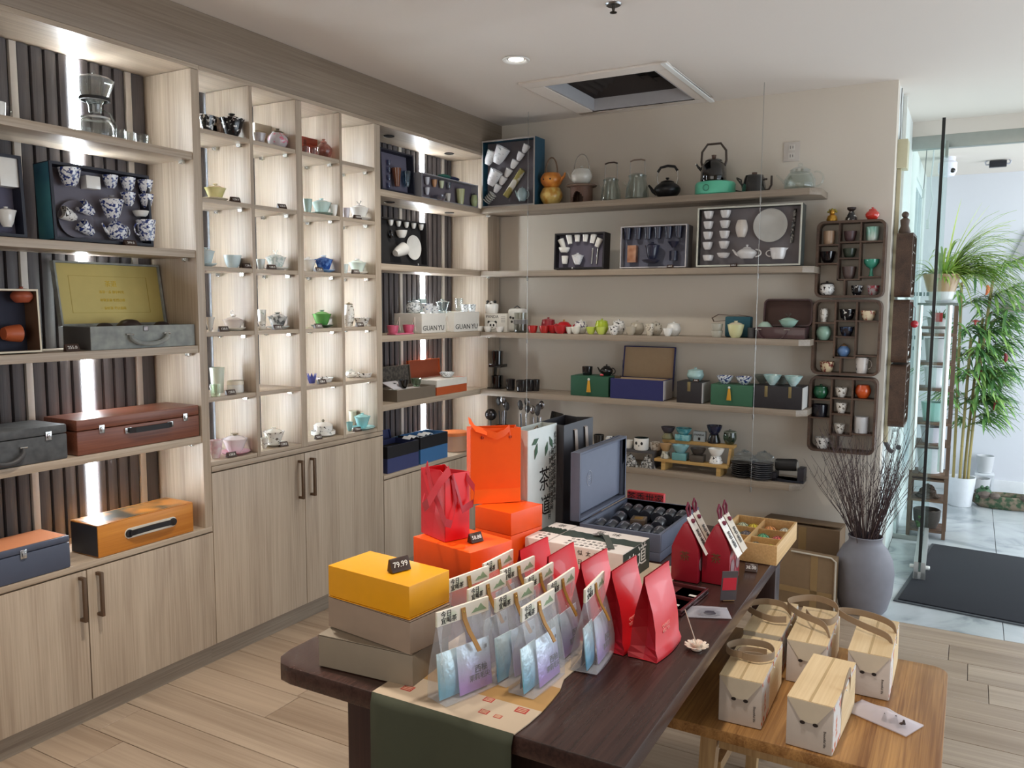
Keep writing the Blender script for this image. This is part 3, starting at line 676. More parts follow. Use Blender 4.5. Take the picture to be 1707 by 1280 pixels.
# -- base top
suitcase('slate blue case with woven orange top at the left edge of the base cabinet', frameX(-95, 119, 955, .0, BASE+.001), 58, .17, P(76, 84, 104, .5), None, (.16, .60), None, top=pattern((206, 120, 74), (222, 156, 112), 130, .4, .6, .6, 0, 'wave'), lid_at=.80)
oc = suitcase('orange wooden case with black side and black strap handle on the base cabinet', frameX(164, 324, 910, -.004, BASE+.001), 52, .165, wood((216, 146, 60), (190, 116, 40), 'x', 10, .35), None, (), (.26, .80, .52, 'plate', P(22, 20, 24, .5)), top=pattern((70, 66, 56), (206, 136, 58), 9, .40, .62, .4, .2), side=P(40, 40, 46, .5), lid_at=.995, bev=.004)
# ================================================================ pottery in the backlit grid
GW = 'of the backlit grid'
def gp(row, u, v, x=-.075): return px(u, v, x, ROWS[row-1])
def gr(p, w): return w*mpp(p)/2
cn = ('first', 'second', 'third', 'last')
rn = ('top', 'second', 'third', 'fourth', 'fifth', 'bottom')
def where(row, c): return f'in the {cn[c-1]} cell of the {rn[row-1]} grid row'
def gtag(row, c, u, v, digits='128.0', x=-.018): tag_block(f'black price tag {where(row, c)}', gp(row, u, v, x), 90-12, digits, .044, .022)
def fit(row, c, u, v, x, R):
    """slide along the line of sight until the piece stands clear of the cell's sides and back"""
    a, b = COLS[c-1]; best = None
    for i in range(60):
        for xx in (x+i*.003, x-i*.003):
            if not (-.262+R < xx < -.004-R*.55): continue
            p = gp(row, u, v, xx)
            if a+R+.002 < p.y < b-R-.002: return p
    p = gp(row, u, v, max(x, -.262+R)); p.y = min(max(p.y, a+R+.002), b-R-.002); return p
def gai(row, c, u, v, w, h, mat, lab, x=-.075, **k):
    p = gp(row, u, v, x); q = mpp(p)
    p = fit(row, c, u, v, x, w*q/2*(k.get('sr', 1.3) if k.get('saucer', True) else 1.12)); return gaiwan(f'{lab} {where(row, c)}', p, w*q/2, h*q, mat, **k)
def gcup(row, c, u, v, w, h, mat, lab, x=-.06, **k):
    p = gp(row, u, v, x); q = mpp(p); p = fit(row, c, u, v, x, w*q/2*1.08); return cup(f'{lab} {where(row, c)}', p, w*q/2, h*q, mat, **k)
def gbox(row, c, u0, u1, h, mat, lab, x=-.16, d=.07, v=210, name='gift_box', lm=None):
    p0 = gp(row, u0, v, x); p1 = gp(row, u1, v, x); k = mpp(p0); H = h*k; w = p1.y-p0.y; a_, b_ = COLS[c-1]; w = min(w, b_-a_-.01); p0.y = min(max(p0.y, a_+.003), b_-w-.003)
    t = thing(name, f'{lab} {where(row, c)}', 'box', p0, math.radians(90))
    MB().box(0, 0, 0, w, d, H*.72).build('box_body', mat, t, bevel=.001); MB().box(-.0008, -.0008, H*.72+.0006, w+.0008, d+.0008, H).build('lid', lm or mat, t, bevel=.001)
taupe = P(152, 140, 130, .6); redbr = P(150, 62, 40, .5)
# row 1
gbox(1, 1, 337, 349, 40, taupe, 'narrow taupe gift box, left of three,', -.17); gbox(1, 1, 351, 362, 36, taupe, 'narrow taupe gift box, middle of three,', -.17); gbox(1, 1, 366, 392, 40, P(140, 128, 120, .6), 'wide taupe box behind the black pot', -.17)
gcup(1, 1, 346, 213, 26, 27, darkfloral, 'black tea cup with pale flowers', flare=.05, foot=.5, pw=.7)
gai(1, 1, 387, 220, 37, 29, darkfloral, 'black lidded bowl with pale flowers', saucer=False, knob=knob_disk(black_g), lidm=black_g)
gbox(1, 2, 440, 466, 42, P(196, 182, 158, .6), 'beige gift box behind the lavender pot', -.15)
gcup(1, 2, 432, 233, 22, 18, P(176, 168, 168, .2, coat=.4), 'small grey lavender cup', foot=.5)
p = gp(1, 463, 240); k = mpp(p); jar('round lavender grey jar with pink flowers in the top row of the grid', fit(1, 2, 463, 240, -.075, .045), 17*k, 25*k, pinkfloral, P(96, 82, 60, .3), neck=.55)
p = gp(1, 423, 225, -.12); k = mpp(p); jug('small glass pitcher in the top row, second column of the grid', p, 7*k, 22*k, clear, 120)
gbox(1, 3, 511, 538, 36, redbr, 'red brown box behind the glass pot', -.14, .06); gbox(1, 3, 505, 510, 32, P(110, 52, 38, .5), 'narrow dark red gift box', -.14, .06)
for i, (u, v) in enumerate(((508, 246), (521, 250))): gcup(1, 3, u, v, 13, 14, glass(235, 215, 210, 0, .4), f'small faceted glass cup, {("left", "right")[i]} one,', foot=.8)
p = gp(1, 540, 258); k = mpp(p); jar('pear shaped rose tinted glass jar in the top row of the grid', fit(1, 3, 540, 258, -.06, .04), 14*k, 26*k, glass(232, 196, 190, 0, .5), neck=.35, lidm=glass(232, 196, 190, 0, .5))
# row 2
ylw = pattern((200, 196, 116), (238, 226, 176), 12, .3, .7, .18, .5)
gai(2, 1, 359, 330, 32, 20, ylw, 'pale yellow lidded tea bowl on saucer', lidm=P(238, 222, 178, .2, coat=.4), saucerm=cream)
gtag(2, 1, 392, 331); gtag(2, 2, 470, 343)
gcup(2, 3, 513, 347, 15, 24, P(168, 196, 190, .2, coat=.4), 'tall grey celadon cup', foot=.6, x=-.06)
gai(2, 3, 536, 352, 30, 20, P(206, 228, 222, .18, coat=.5), 'pale celadon lidded tea bowl', saucerm=P(150, 168, 156, .3)); 

gcup(2, 3, 557, 354, 12, 18, porc, 'small white cup half in shade', x=-.09)
gcup(2, 4, 577, 357, 14, 18, P(214, 208, 216, .2, coat=.4), 'small lilac white cup', foot=.55)
gai(2, 4, 599, 363, 30, 19, porc, 'white lidded tea bowl with round medallion', saucer=True, knob=knob_antler(P(120, 112, 100, .4)), flare=.05)
gtag(2, 4, 596, 365)
# row 3
gai(3, 1, 344, 441, 26, 24, porc_b, 'pale blue lidded bowl half hidden', x=-.05)
gcup(3, 1, 388, 444, 29, 21, porc_b, 'pale blue tea cup', foot=.55); gcup(3, 1, 413, 440, 24, 18, P(150, 158, 160, .3), 'grey blue cup in shade', x=-.085, foot=.6)
gtag(3, 1, 413, 446)
gcup(3, 2, 435, 446, 15, 17, P(214, 222, 220, .2, coat=.4), 'small ribbed white cup')
gai(3, 2, 460, 446, 31, 20, pattern((190, 206, 200), (232, 236, 232), 90, .4, .55), 'embossed white bowl with twig knob', knob=knob_antler(porc), saucerm=porc)
gtag(3, 2, 453, 449)
gai(3, 3, 514, 449, 24, 20, porc, 'plain white lidded tea bowl', x=-.10, saucer=False)
gai(3, 3, 540, 453, 28, 20, pattern((40, 78, 150), (96, 140, 206), 50, .4, .6), 'blue lidded tea bowl', lidm=P(58, 92, 158, .2, coat=.5), saucerm=P(120, 160, 206, .2, coat=.4), knob=knob_disk(P(186, 204, 220, .3)))
gtag(3, 3, 532, 453)
gcup(3, 4, 575, 452, 12, 16, P(214, 224, 222, .2, coat=.4), 'small pale white cup at the divider')
gai(3, 4, 596, 455, 27, 18, P(218, 232, 222, .18, coat=.5), 'white green lidded tea bowl', saucerm=porc, knob=knob_disk(porc)); gtag(3, 4, 593, 457)
# row 4
gcup(4, 1, 350, 546, 16, 24, P(222, 218, 208, .25), 'tapered white cup half behind the pillar', foot=.35, pw=1)
gai(4, 1, 389, 551, 32, 16, P(216, 204, 196, .25, coat=.4), 'beige white tea bowl with swan knob', saucerm=P(226, 220, 206, .3), knob=knob_swan(P(230, 222, 214, .25)), sr=1.25, foot=.55); gtag(4, 1, 373, 553)
p = gp(4, 436, 548, -.14); k = mpp(p); gcup(4, 2, 437, 546, 14, 32, pattern((120, 150, 110), (236, 234, 226), 60, .36, .44), 'tall white cup with green sprigs', x=-.14, foot=.7)
gai(4, 2, 437, 550, 13, 12, floral, 'small white flowered cup with saucer', x=-.06, lid=False)
gai(4, 2, 463, 551, 30, 19, greyland, 'grey landscape painted tea bowl', knob=knob_disk(P(90, 88, 80, .4)), saucerm=P(190, 192, 188, .3)); gtag(4, 2, 463, 552)
gai(4, 3, 537, 549, 29, 21, P(88, 156, 78, .25, coat=.5), 'bright green lidded tea bowl', saucerm=P(52, 74, 46, .4), knob=knob_disk(P(70, 110, 62, .3)), lidm=P(110, 172, 98, .25, coat=.5)); gtag(4, 3, 531, 552)
p = gp(4, 582, 545, -.10); k = mpp(p); jar('tall white jar with brown leaf painting in the fourth row of the grid', p, 9*k, 36*k, floral, P(120, 104, 76, .4), neck=.7)
gcup(4, 4, 580, 546, 14, 20, floral, 'white cup with brown leaves', x=-.05)
gai(4, 4, 603, 547, 26, 14, floral, 'low flowered white bowl', saucer=False, lid=False, x=-.06); gtag(4, 4, 600, 548)
# row 5
gcup(5, 1, 363, 655, 24, 42, P(224, 232, 214, .25, coat=.4), 'tall pale green white beaker', x=-.13, foot=.78, pw=1)
gcup(5, 1, 359, 660, 17, 20, glass(235, 240, 232, 0, .5), 'short frosted glass cup', x=-.03, foot=.9)
p = gp(5, 393, 654, -.075); k = mpp(p); t = thing('tea_jar', 'white ribbed jar with flat lid in the fifth row of the grid', 'jar', p)
MB().lathe([(0, 0), (12*k, 0), (13*k, 2*k), (13*k, 13*k), (0, 13*k)], n=28).build('body', porc, t, smooth=True); MB().lathe([(0, 13.2*k), (13.4*k, 13.2*k), (13.4*k, 18*k), (12*k, 20*k), (0, 20*k)], n=28).build('lid', P(232, 224, 206, .3), t, smooth=True)
gtag(5, 1, 385, 660)
c = gp(5, 520, 640, -.075); k = mpp(c); m = MB()
for i in range(8):
    a = i*PI/4; ca, sa = math.cos(a), math.sin(a); tr_ = Matrix.Rotation(a, 4, 'Z')
    m.add([tr_ @ Vector(q) for q in ((4*k, -2.2*k, 0), (4*k, 2.2*k, 0), (6.5*k, 3*k, 9*k), (8.5*k, 0, 17*k), (6.5*k, -3*k, 9*k), (3.2*k, -2*k, 0), (3.2*k, 2*k, 0), (5.7*k, 2.8*k, 9*k), (7.9*k, 0, 17*k), (5.7*k, -2.8*k, 9*k))],
          [(0, 1, 2, 4), (4, 2, 3), (5, 9, 7, 6), (9, 8, 7), (0, 5, 6, 1), (1, 6, 7, 2), (2, 7, 8, 3), (3, 8, 9, 4), (4, 9, 5, 0)])
m.lathe([(0, 0), (4.2*k, 0), (4.2*k, 2*k), (0, 2*k)], n=16)
o = m.build('lotus_cup', P(84, 92, 170, .3)); o.location = c; tag(o, 'small blue violet lotus shaped cup in the fifth row, third column of the grid', 'cup')
for i, (u, v, w, c, lab) in enumerate(((541, 640, 30, 3, 'flat white dish with dark flowers'), (609, 628, 28, 4, 'flat flowered dish, front one,'))):
    p = gp(5, u, v); k = mpp(p); o = MB().lathe([(0, 0), (w*k*.36, 0), (w*k*.5, 7*k), (w*k*.49, 7.4*k), (w*k*.35, 1.5*k), (0, 1.5*k)], n=28).build('flat_dish', blackwhite, smooth=True); o.location = p; tag(o, f'{lab} {where(5, c)}', 'dish')
p = gp(5, 585, 630, -.13); k = mpp(p); jar('low flowered pot with lid behind the flat dish in the fifth row of the grid', p, 10*k, 9*k, floral, P(200, 196, 186, .3), neck=.7)
gtag(5, 3, 537, 642)
# row 6
pinkp = pattern((224, 176, 190), (240, 226, 228), 30, .35, .6, .2, .4)
gcup(6, 1, 360, 760, 22, 30, pinkp, 'pink tea cup beside the pink bowl', foot=.55)
gai(6, 1, 392, 757, 38, 24, P(240, 230, 232, .2, coat=.5), 'pink white lidded bowl on pink saucer', saucerm=P(220, 160, 178, .3, coat=.4), knob=knob_disk(P(140, 120, 96, .4))); gtag(6, 1, 386, 760)
gcup(6, 2, 441, 748, 13, 17, floral, 'small white cup with brown flowers'); 
gai(6, 2, 457, 744, 32, 22, floral, 'white lidded tea bowl with brown flowers', saucerm=P(226, 222, 212, .3), lidm=P(236, 232, 222, .2, coat=.4)); gtag(6, 2, 473, 745)
p = gp(6, 539, 728); k = mpp(p); t = thing('lidded_bowl', 'white covered bowl with dark leaf print on a wide dish in the bottom row', 'bowl', p)
MB().lathe([(0, 0), (14*k, 0), (20*k, 3*k), (20*k, 9*k), (19*k, 9*k), (13*k, 4*k), (0, 4*k)], n=32).build('wide_dish', pattern((150, 158, 150), (242, 240, 234), 60, .34, .42), t, smooth=True)
MB().lathe([(0, 4.2*k), (11*k, 4.2*k), (15.5*k, 10*k), (15.5*k, 17*k), (0, 17*k)], n=32).build('bowl', blackwhite, t, smooth=True)
l = MB().lathe([(0, 17.2*k), (16*k, 17.2*k), (12*k, 21*k), (0, 23*k)], n=32).build('lid', P(236, 232, 224, .2), t, smooth=True); MB().ball((0, 0, 25*k), 2.6*k, 10).build('knob', P(120, 110, 90, .4), l, smooth=True)
tag_block('small gold price tag in the bottom row, third column of the grid', gp(6, 531, 732, -.02), 78, '168.0', .036, .022)
cel = P(150, 204, 206, .2, coat=.5)
gcup(6, 4, 583, 719, 11, 15, cel, 'small celadon blue cup'); gcup(6, 4, 588, 712, 13, 26, P(214, 206, 180, .3), 'beige cup behind the celadon set', x=-.15)
gai(6, 4, 604, 714, 25, 20, cel, 'celadon blue lidded bowl, wide saucer,', sr=1.7, foot=.45); gtag(6, 4, 596, 717)
# ================================================================ goods in the corner unit
lav = P(104, 100, 116, .85, vary=.03)
M, w, h, yd = tray('dark gift box of brown and clear tea glasses on the top corner shelf', frameX(637, 692, 325, -.03, SH[0], 3, d=.08), 68, .08, navy_box, lav, None, .009)
tcup('tall brown tea glass in the dark top corner box', M, yd, 654, 297, 17, 30, P(120, 70, 44, .15, coat=.6), name='tea_glass', cat='glass', foot=.5, pw=1)
tcup('clear stemmed glass in the dark top corner box', M, yd, 671, 300, 15, 26, glass(200, 220, 230, 0, .5), name='tea_glass', cat='glass', foot=.5)
for i, v in enumerate((272, 284, 297, 310)): tcup(f'small clear cup, {ordinal(i)} from top in the dark corner box', M, yd, 645, v, 7, 9, glass(200, 206, 226, 0, .6), name='tea_glass', cat='glass', group='clear cups in the dark corner box')
M, w, h, yd = tray('long grey gift box of tinted glass cups beneath a folded cloth bag', frameX(703, 797, 343, -.012, SH[0], 0), 39, .085, P(150, 150, 156, .5), P(112, 104, 112, .85), None, .006)
for i, (u, v, c) in enumerate(((708, 302, 'white'), (708, 319, 'white'), (720, 306, 'amber'), (732, 308, 'lime'), (744, 311, 'clear'))):
    mt = dict(white=P(214, 214, 222, .2, coat=.4), amber=P(196, 142, 96, .2, coat=.4), lime=P(206, 214, 176, .2, coat=.4), clear=glass(210, 214, 220, 0, .6))[c]
    tcup(f'small {c} cup, {("upper left", "lower left", "third", "fourth", "fifth")[i]} in the long grey box', M, yd, u, v, 9, 12, mt, foot=.5, group='cups in the long grey box')
tcup('white tapered cup in the lower row of the long grey box', M, yd, 743, 330, 9, 14, P(216, 210, 200, .2, coat=.4), foot=.5)
tcup('tall pale green beaker in the long grey box', M, yd, 761, 331, 15, 30, P(188, 190, 140, .2, coat=.5), foot=.45, name='beaker', cat='beaker')
tcup('crystal boat dish in the long grey box', M, yd, 722, 331, 24, 8, glass(220, 220, 228, 0, .7), name='strainer_dish', cat='dish', foot=.7)
tcup('pale green lidded cup with navy lid in the long grey box', M, yd, 785, 333, 12, 24, P(170, 180, 132, .2, coat=.4), 0, None, 'jar', 'tea_jar', 'jar', lidm=navy_box)
p = px(748, 300, -.055, SH[0]+h+.001); k = mpp(p); t = thing('cloth_bag', 'folded green and navy cloth pouch lying on the long grey gift box', 'bag', p, math.radians(90))
MB().ball((-.05, 0, .014), .05, 14, 1.1, .7, .30).build('green_pouch', P(52, 110, 98, .8), t, smooth=True); MB().ball((.035, 0, .012), .055, 14, 1.15, .7, .24).build('navy_pouch', P(34, 40, 74, .8), t, smooth=True)
# black porcelain box on the second shelf
M, w, h, yd = tray('black gift box of white porcelain on the second corner shelf', frameX(637, 713, 446, -.03, SH[1], 2, d=.07), 74, .07, P(30, 28, 30, .6), P(40, 38, 38, .9), None, .008)
for i, (u, v) in enumerate(((647, 371.5), (660, 373), (673, 375), (685, 376.5), (697.5, 379))): tcup(f'small white porcelain cup, {ordinal(i)} from the left in the black corner box', M, yd, u, v, 10, 10, porc, group='white cups in the black corner box', foot=.45)
tcup('white oval dish in the middle of the black corner box', M, yd, 661, 391, 20, 12, porc, name='dish', cat='dish', foot=.5)
tcup('large white plate standing in the black corner box', M, yd+.0, 686, 413, 41, 41, porc, 0, None, 'plate', 'saucer', 'plate')
tcup('white cup laid on its side with its saucer in the black corner box', M, yd, 657, 419, 22, 26, porc, 70, None, name='tea_bowl', cat='bowl', foot=.5)
tcup('small dark teapot at the left of the black corner box', M, yd, 648, 391, 9, 12, black_g, 1, None, 'teapot')
text('茶', .012, white_ink, 'gold_lettering', LAST[0], (w*.78, -.001, .006), (PI/2, 0, 0))
# white paper bags lying on the third shelf, with glass ware on top
def paper_bag_lying(label, ua, ub, x1, dep, hpx):
    p0 = at(ua, 540, 0, x1); p1 = at(ub, 540, 0, x1); k = mpp(p0); w = p1.y-p0.y; h = hpx*k
    t = thing('paper_bag', label, 'bag', (x1, p0.y, SH[2]+LIFT), math.radians(90))
    MB().box(0, 0, 0, w, dep, h).build('bag_body', P(226, 222, 214, .6), t, bevel=.002)
    for s_, fx in (('GUAN', .335), ('YU', .80)): text(s_, h*.36, P(40, 38, 38, .6), 'lettering', t, (w*fx, -.001, h*.24), (PI/2, 0, 0), .0004, sx=w/(h*.36*4.9))
    for z0, y0 in ((.35, .05), (.35, .16)):
        MB().tube([(-.0025, y0, h*.8), (-.012, y0-.008, h*.45), (-.012, y0-.014, .012)], .0035, 6).tube([(-.0025, y0, h*.8), (-.012, y0+.01, h*.45), (-.012, y0+.016, .012)], .0035, 6).build('ribbon_handle', P(214, 200, 190, .5), t, smooth=True)
    return t, w, h, p0
b1, w1, h1, q1 = paper_bag_lying('white printed paper bag lying left on the third corner shelf', 703, 743, -.03, .20, 33)
b2, w2, h2, q2 = paper_bag_lying('white printed paper bag lying right at the corner of the third shelf', 757, 799, -.015, .20, 33)
zt = SH[2]+h1+.001
def top(u, v, x): return px(u, v, x, zt)
cleard = pattern((150, 156, 160), (238, 242, 244), 90, .4, .5, .08, .8)
p = top(690, 510, -.15); k = mpp(p); jar('patterned glass pot with knob lid on the left paper bag', p, 13*k, 18*k, cleard, glass(230, 236, 238, 0, .5), neck=.7)
p = top(704, 510, -.215); k = mpp(p); o = MB().box(-.012, -.028, 0, .012, .028, .085).build('gift_box', P(196, 214, 216, .5), bevel=.002); o.location = p; tag(o, 'small pale teal box standing behind the glass pots', 'box')
p = top(712, 510, -.07); k = mpp(p); cup('white cup with blue flowers on the left paper bag', p, 10*k, 16*k, pattern((110, 130, 160), (238, 240, 242), 70, .36, .44), foot=.5)
p = top(725, 511, -.05); k = mpp(p); cup('small cut glass cup beside the flowered cup', p, 8*k, 12*k, cleard, foot=.6)
def ontop2(u, v, x): p = px(u, v, x, SH[2]+h2+.001); return p
p = top(738, 511, -.06); k = mpp(p); t = gaiwan('clear glass lidded tea bowl on the paper bags', p, 10*k, 17*k, glass(232, 238, 240, 0, .6), sr=1.25, knob=knob_disk(glass(232, 238, 240, 0, .6)))
for i, (u, h, nm) in enumerate(((765, 22, 'tall ribbed glass tumbler'), (775, 12, 'low cut glass cup, left one'), (787, 12, 'low cut glass cup, right one'))):
    p = ontop2(u, 511, -.09 if i == 0 else -.05); k = mpp(p); cup(f'{nm} on the right paper bag', p, (7 if i == 0 else 6.5)*k, h*k, clear if i == 0 else cleard, name='tea_glass', cat='glass', foot=.75)
pk = P(206, 92, 122, .35, coat=.4)
p = px(668, 553, -.035, SH[2]); k = mpp(p); o = MB().box(-.03, -.085, 0, .03, .085, .008).build('serving_tray', P(212, 110, 138, .4), bevel=.002); o.location = p; tag(o, 'small pink serving tray at the left end of the third corner shelf', 'tray')
for i, u in enumerate((655, 681)):
    p = px(u, 550, -.035, SH[2]+.0085); k = mpp(p); cup(f'pink tea cup, {("left","right")[i]} one on the pink tray', p, 10*k, 13*k, pk, foot=.7)
# fourth shelf
def open_box(label, M, w, d, h, lidh, out, inn, lean=8, name='open_gift_box', rimm=None, fill=.75, t=.006, lid_in=None):
    o = thing(name, label, 'gift box', M=M)
    MB().box(0, 0, 0, w, t, h).box(0, d-t, 0, w, d, h).box(0, t, 0, t, d-t, h).box(w-t, t, 0, w, d-t, h).box(t, t, 0, w-t, d-t, t).build('box_body', out, o)
    bx('insert', inn, o, (t+.0005, t+.0005, t), (w-t-.0005, d-t-.0005, h*fill))
    if rimm: MB().box(-.001, -.001, h*.55, w+.001, 0, h+.001).box(-.001, d, h*.55, w+.001, d+.001, h+.001).box(-.001, 0, h*.55, 0, d, h+.001).box(w, 0, h*.55, w+.001, d, h+.001).build('rim', rimm, o)
    Ml = T(0, d+.0012, h*.35) @ RX(-lean)
    l = MB().box(0, .012, 0, w, .017, lidh).box(0, 0, 0, .005, .012, lidh).box(w-.005, 0, 0, w, .012, lidh).box(.005, 0, lidh-.005, w-.005, .012, lidh).xf(Ml).build('lid', out, o)
    if lid_in: MB().box(.005, .0105, 0, w-.005, .012, lidh-.005).xf(Ml).build('lid_lining', lid_in, l)
    return o
M, w, mp = frameX(662, 726, 660, -.012, SH[3]); h = 19*mp
grb = P(112, 100, 86, .6)
t = open_box('grey brown open gift box with lid standing behind on the fourth corner shelf', M, w, .17, h, .16, grb, P(212, 208, 208, .7), 6, lid_in=pattern((70, 64, 58), (104, 96, 86), 60, .4, .6, .7, 0))
o = MB().box(0, 0, 0, .13, .09, .004).build('card', P(206, 202, 206, .6), t, bevel=.001); o.matrix_local = T(.012, .035, h+.001) @ RX(22); bx('logo_patch', ink, o, (.072, .052, .004), (.09, .066, .0046))
p = px(695, 655, -.005, SH[3]+h); k = mpp(p)
for i, (u, x, mt, lb) in enumerate(((672, -.05, dark_glass, 'dark flowered glass cup on the grey brown box'), (694, -.045, glass(200, 214, 196, 0, .7), 'greenish glass cup on the grey brown box'))):
    p = px(u, 645, x, SH[3]+h+.001); k = mpp(p); cup(lb, p, 9*k, 14*k, mt, name='tea_glass', cat='glass', foot=.6)
M, w, mp = frameX(728, 778, 650, -.012, SH[3]); h = 24*mp; orr = P(184, 84, 40, .5)
open_box('rust orange gift box with white tray and lid standing behind, fourth corner shelf', M, w, .19, h, .17, orr, P(222, 216, 206, .6), 5, rimm=P(226, 222, 212, .6), lid_in=P(150, 68, 38, .6), fill=.98)
p = px(745, 640, -.10, SH[3]+h+.001); k = mpp(p); cup('clear glass cup lying bowl up on the rust orange box', p, 13*k, 8*k, cleard, name='tea_glass', cat='glass')
# base top
zb = BASE+.003
M, w, mp = frameX(646, 698, 770, -.012, zb); h = 44*mp
open_box('navy gift box with lid leaning back on the corner base cabinet', M, w, .17, h, .15, P(58, 66, 110, .5), P(18, 18, 22, .8), 14, rimm=P(20, 20, 26, .6), fill=.8)
M, w, mp = frameX(701, 746, 757, -.012, zb); h = 44*mp
open_box('blue gift box with black inside on the corner base cabinet', M, w, .16, h, .10, P(60, 110, 160, .5), P(18, 18, 22, .8), 30, rimm=P(20, 20, 26, .6), fill=.8)
for i, (u, dx) in enumerate(((684, -.05), (708, -.045))):
    p = px(u, 735, dx, zb+.16); 
    o = MB().ribbon([(-.035, 0, 0), (-.02, 0, .014), (0, 0, .004), (.02, 0, .015), (.04, 0, .006)], (0, .03, 0), .002).build('paper_napkin', P(236, 238, 240, .7), smooth=True)
    o.location = (p.x, p.y, zb+h+.001); o.rotation_euler = (0, 0, 1.4); tag(o, f'crumpled white tissue on the {("navy", "blue")[i]} gift box', 'tissue')
p = px(758, 745, -.10, zb); k = mpp(p); t = thing('round_box', 'round tan leather box with orange lid in the corner of the base cabinet', 'box', p)
MB().lathe([(0, 0), (.075, 0), (.08, .004), (.08, .10), (0, .10)], n=32).build('box_body', P(176, 134, 106, .5), t, smooth=True); MB().lathe([(0, .1006), (.086, .1006), (.086, .118), (.082, .122), (0, .124)], n=32).build('lid', P(206, 112, 56, .5), t, smooth=True)
# ================================================================ goods on the five back wall shelves
def py(u, v, y, z): p = at(u, v, 1, y); p.z = z+LIFT; return p
def bk(s, u, v, y=-.17): return py(u, v, y, bsh[s-1])
# ---- topmost shelf
M, w, h, yd = tray('tall grey lined gift box of white porcelain at the left end of the top shelf', frameY(803, 891, 347, -.255, bsh[0], 0), 110, .13, P(26, 74, 96, .5), P(108, 104, 110, .9, vary=.03), P(170, 164, 160, .5), .009, .45)
wp = pattern((150, 160, 166), (228, 228, 230), 55, .30, .38)
for i, (u, v) in enumerate(((879, 249), (870, 262), (860, 275), (850, 289), (841, 302), (832, 315))): tcup(f'small white cup, {ordinal(i)} from the top of the diagonal row in the tall gift box', M, yd, u, v, 13, 14, wp, 32, 'diagonal cups in the tall gift box', foot=.5)
for u, v, wd, hh, n in ((822, 265, 19, 23, 'upper left white cup'), (840, 261, 25, 28, 'large white pot with black rim'), (829, 298, 23, 26, 'lower left white pot')): tcup(f'{n} tilted in the tall gift box', M, yd, u, v, wd, hh, wp, 30, None, foot=.5, name='tea_bowl', cat='bowl')
for i in range(5): 
    c = plane_hit(815+2.6*i, 337-2.8*i, M, yd); o = MB().lathe(plate(.027, .004), n=28).build('saucer', porc, smooth=True); o.matrix_world = M @ T(c.x, yd-.033, c.z) @ RY(45); tag(o, f'white saucer, {ordinal(i)} from the left in the tilted stack of the tall gift box', 'plate', 'saucer stack in the tall gift box')
tcup('rolled gold and white cloth laid diagonally in the tall gift box', M, yd, 860, 306, 11, 52, pattern((150, 138, 76), (212, 208, 196), 14, .47, .53, .6, 0), 38, None, 'stick', 'tea_cloth_roll', 'cloth roll')
tcup('pale blue grey teapot in the lower right of the tall gift box', M, yd, 875, 326, 18, 20, P(150, 170, 172, .3, coat=.4), 1, None, 'teapot')
p = bk(1, 919, 341, -.17); k = mpp(p); yo = pattern((206, 150, 60), (226, 196, 116), 26, .4, .6, .3, .4); og = pattern((206, 120, 44), (226, 150, 66), 22, .4, .6, .3, .4)
t = thing('stacked_teapot', 'orange and yellow owl shaped stacked tea set with bail handle', 'teapot', p)
MB().lathe(pot_prof(19*k, 28*k, .75), n=28).build('lower_cup', yo, t, smooth=True)
MB().lathe([(x, z+28.3*k) for x, z in pot_prof(18.5*k, 24*k, .7)], n=28).build('upper_pot', og, t, smooth=True)
MB().tube([(16*k, 0, 40*k), (23*k, 0, 46*k), (25*k, 0, 52*k)], [3*k, 2.2*k, 1.6*k], 8).build('spout', og, t, smooth=True)
MB().tube(arc(0, 52*k, 11*k, 26*k, PI, 0, 12), 1.2*k, 8).build('bail_handle', P(120, 96, 76, .5), t, smooth=True)
for sx in (-1, 1): MB().ball((sx*6*k, -17.2*k, 41*k), 1.5*k, 8).build('eye', black_g, t, smooth=True)
p = bk(1, 969, 338, -.17); k = mpp(p); br = P(104, 76, 62, .6)
t = thing('tea_stove', 'brown clay tea stove with round plate and arched opening', 'stove', p)
m = MB(); R = 18.5*k; H = 27*k; ao = math.radians(35)
ring = [(-PI/2+ao+(2*PI-2*ao)*i/28) for i in range(29)]
for rr_, in ((R,), ):
    for i in range(28):
        a, b = ring[i], ring[i+1]
        q = [(R*math.cos(a), R*math.sin(a)), (R*math.cos(b), R*math.sin(b)), (R*.86*math.cos(b), R*.86*math.sin(b)), (R*.86*math.cos(a), R*.86*math.sin(a))]
        m.prism(q, 0, H)
for i in range(8):
    a = -PI/2-ao+2*ao*i/8; b = -PI/2-ao+2*ao*(i+1)/8
    za = H*(.30+.38*math.cos((i+.5-4)/4*PI/2)); m.prism([(R*math.cos(a), R*math.sin(a)), (R*math.cos(b), R*math.sin(b)), (R*.86*math.cos(b), R*.86*math.sin(b)), (R*.86*math.cos(a), R*.86*math.sin(a))], za, H)
m.build('body', br, t, smooth=True)
MB().lathe([(0, H+.0003), (24*k, H+.0003), (26*k, H+2*k), (24*k, H+3.4*k), (0, H+3.4*k)], n=32).build('top_plate', P(126, 104, 90, .5), t, smooth=True)
MB().lathe([(0, .001), (R*.8, .001), (R*.8, .004), (0, .004)], n=24).build('floor_plate', black_m, t)
p = p+Vector((0, 0, H+3.6*k+.0006)); teapot('white ceramic teapot with tall grey bail handle on the brown stove', p, 17.5*k, 24*k, P(206, 204, 196, .25, coat=.4), 180, side=False, bail=27*k, handlem=P(150, 142, 130, .4), neck=.8)
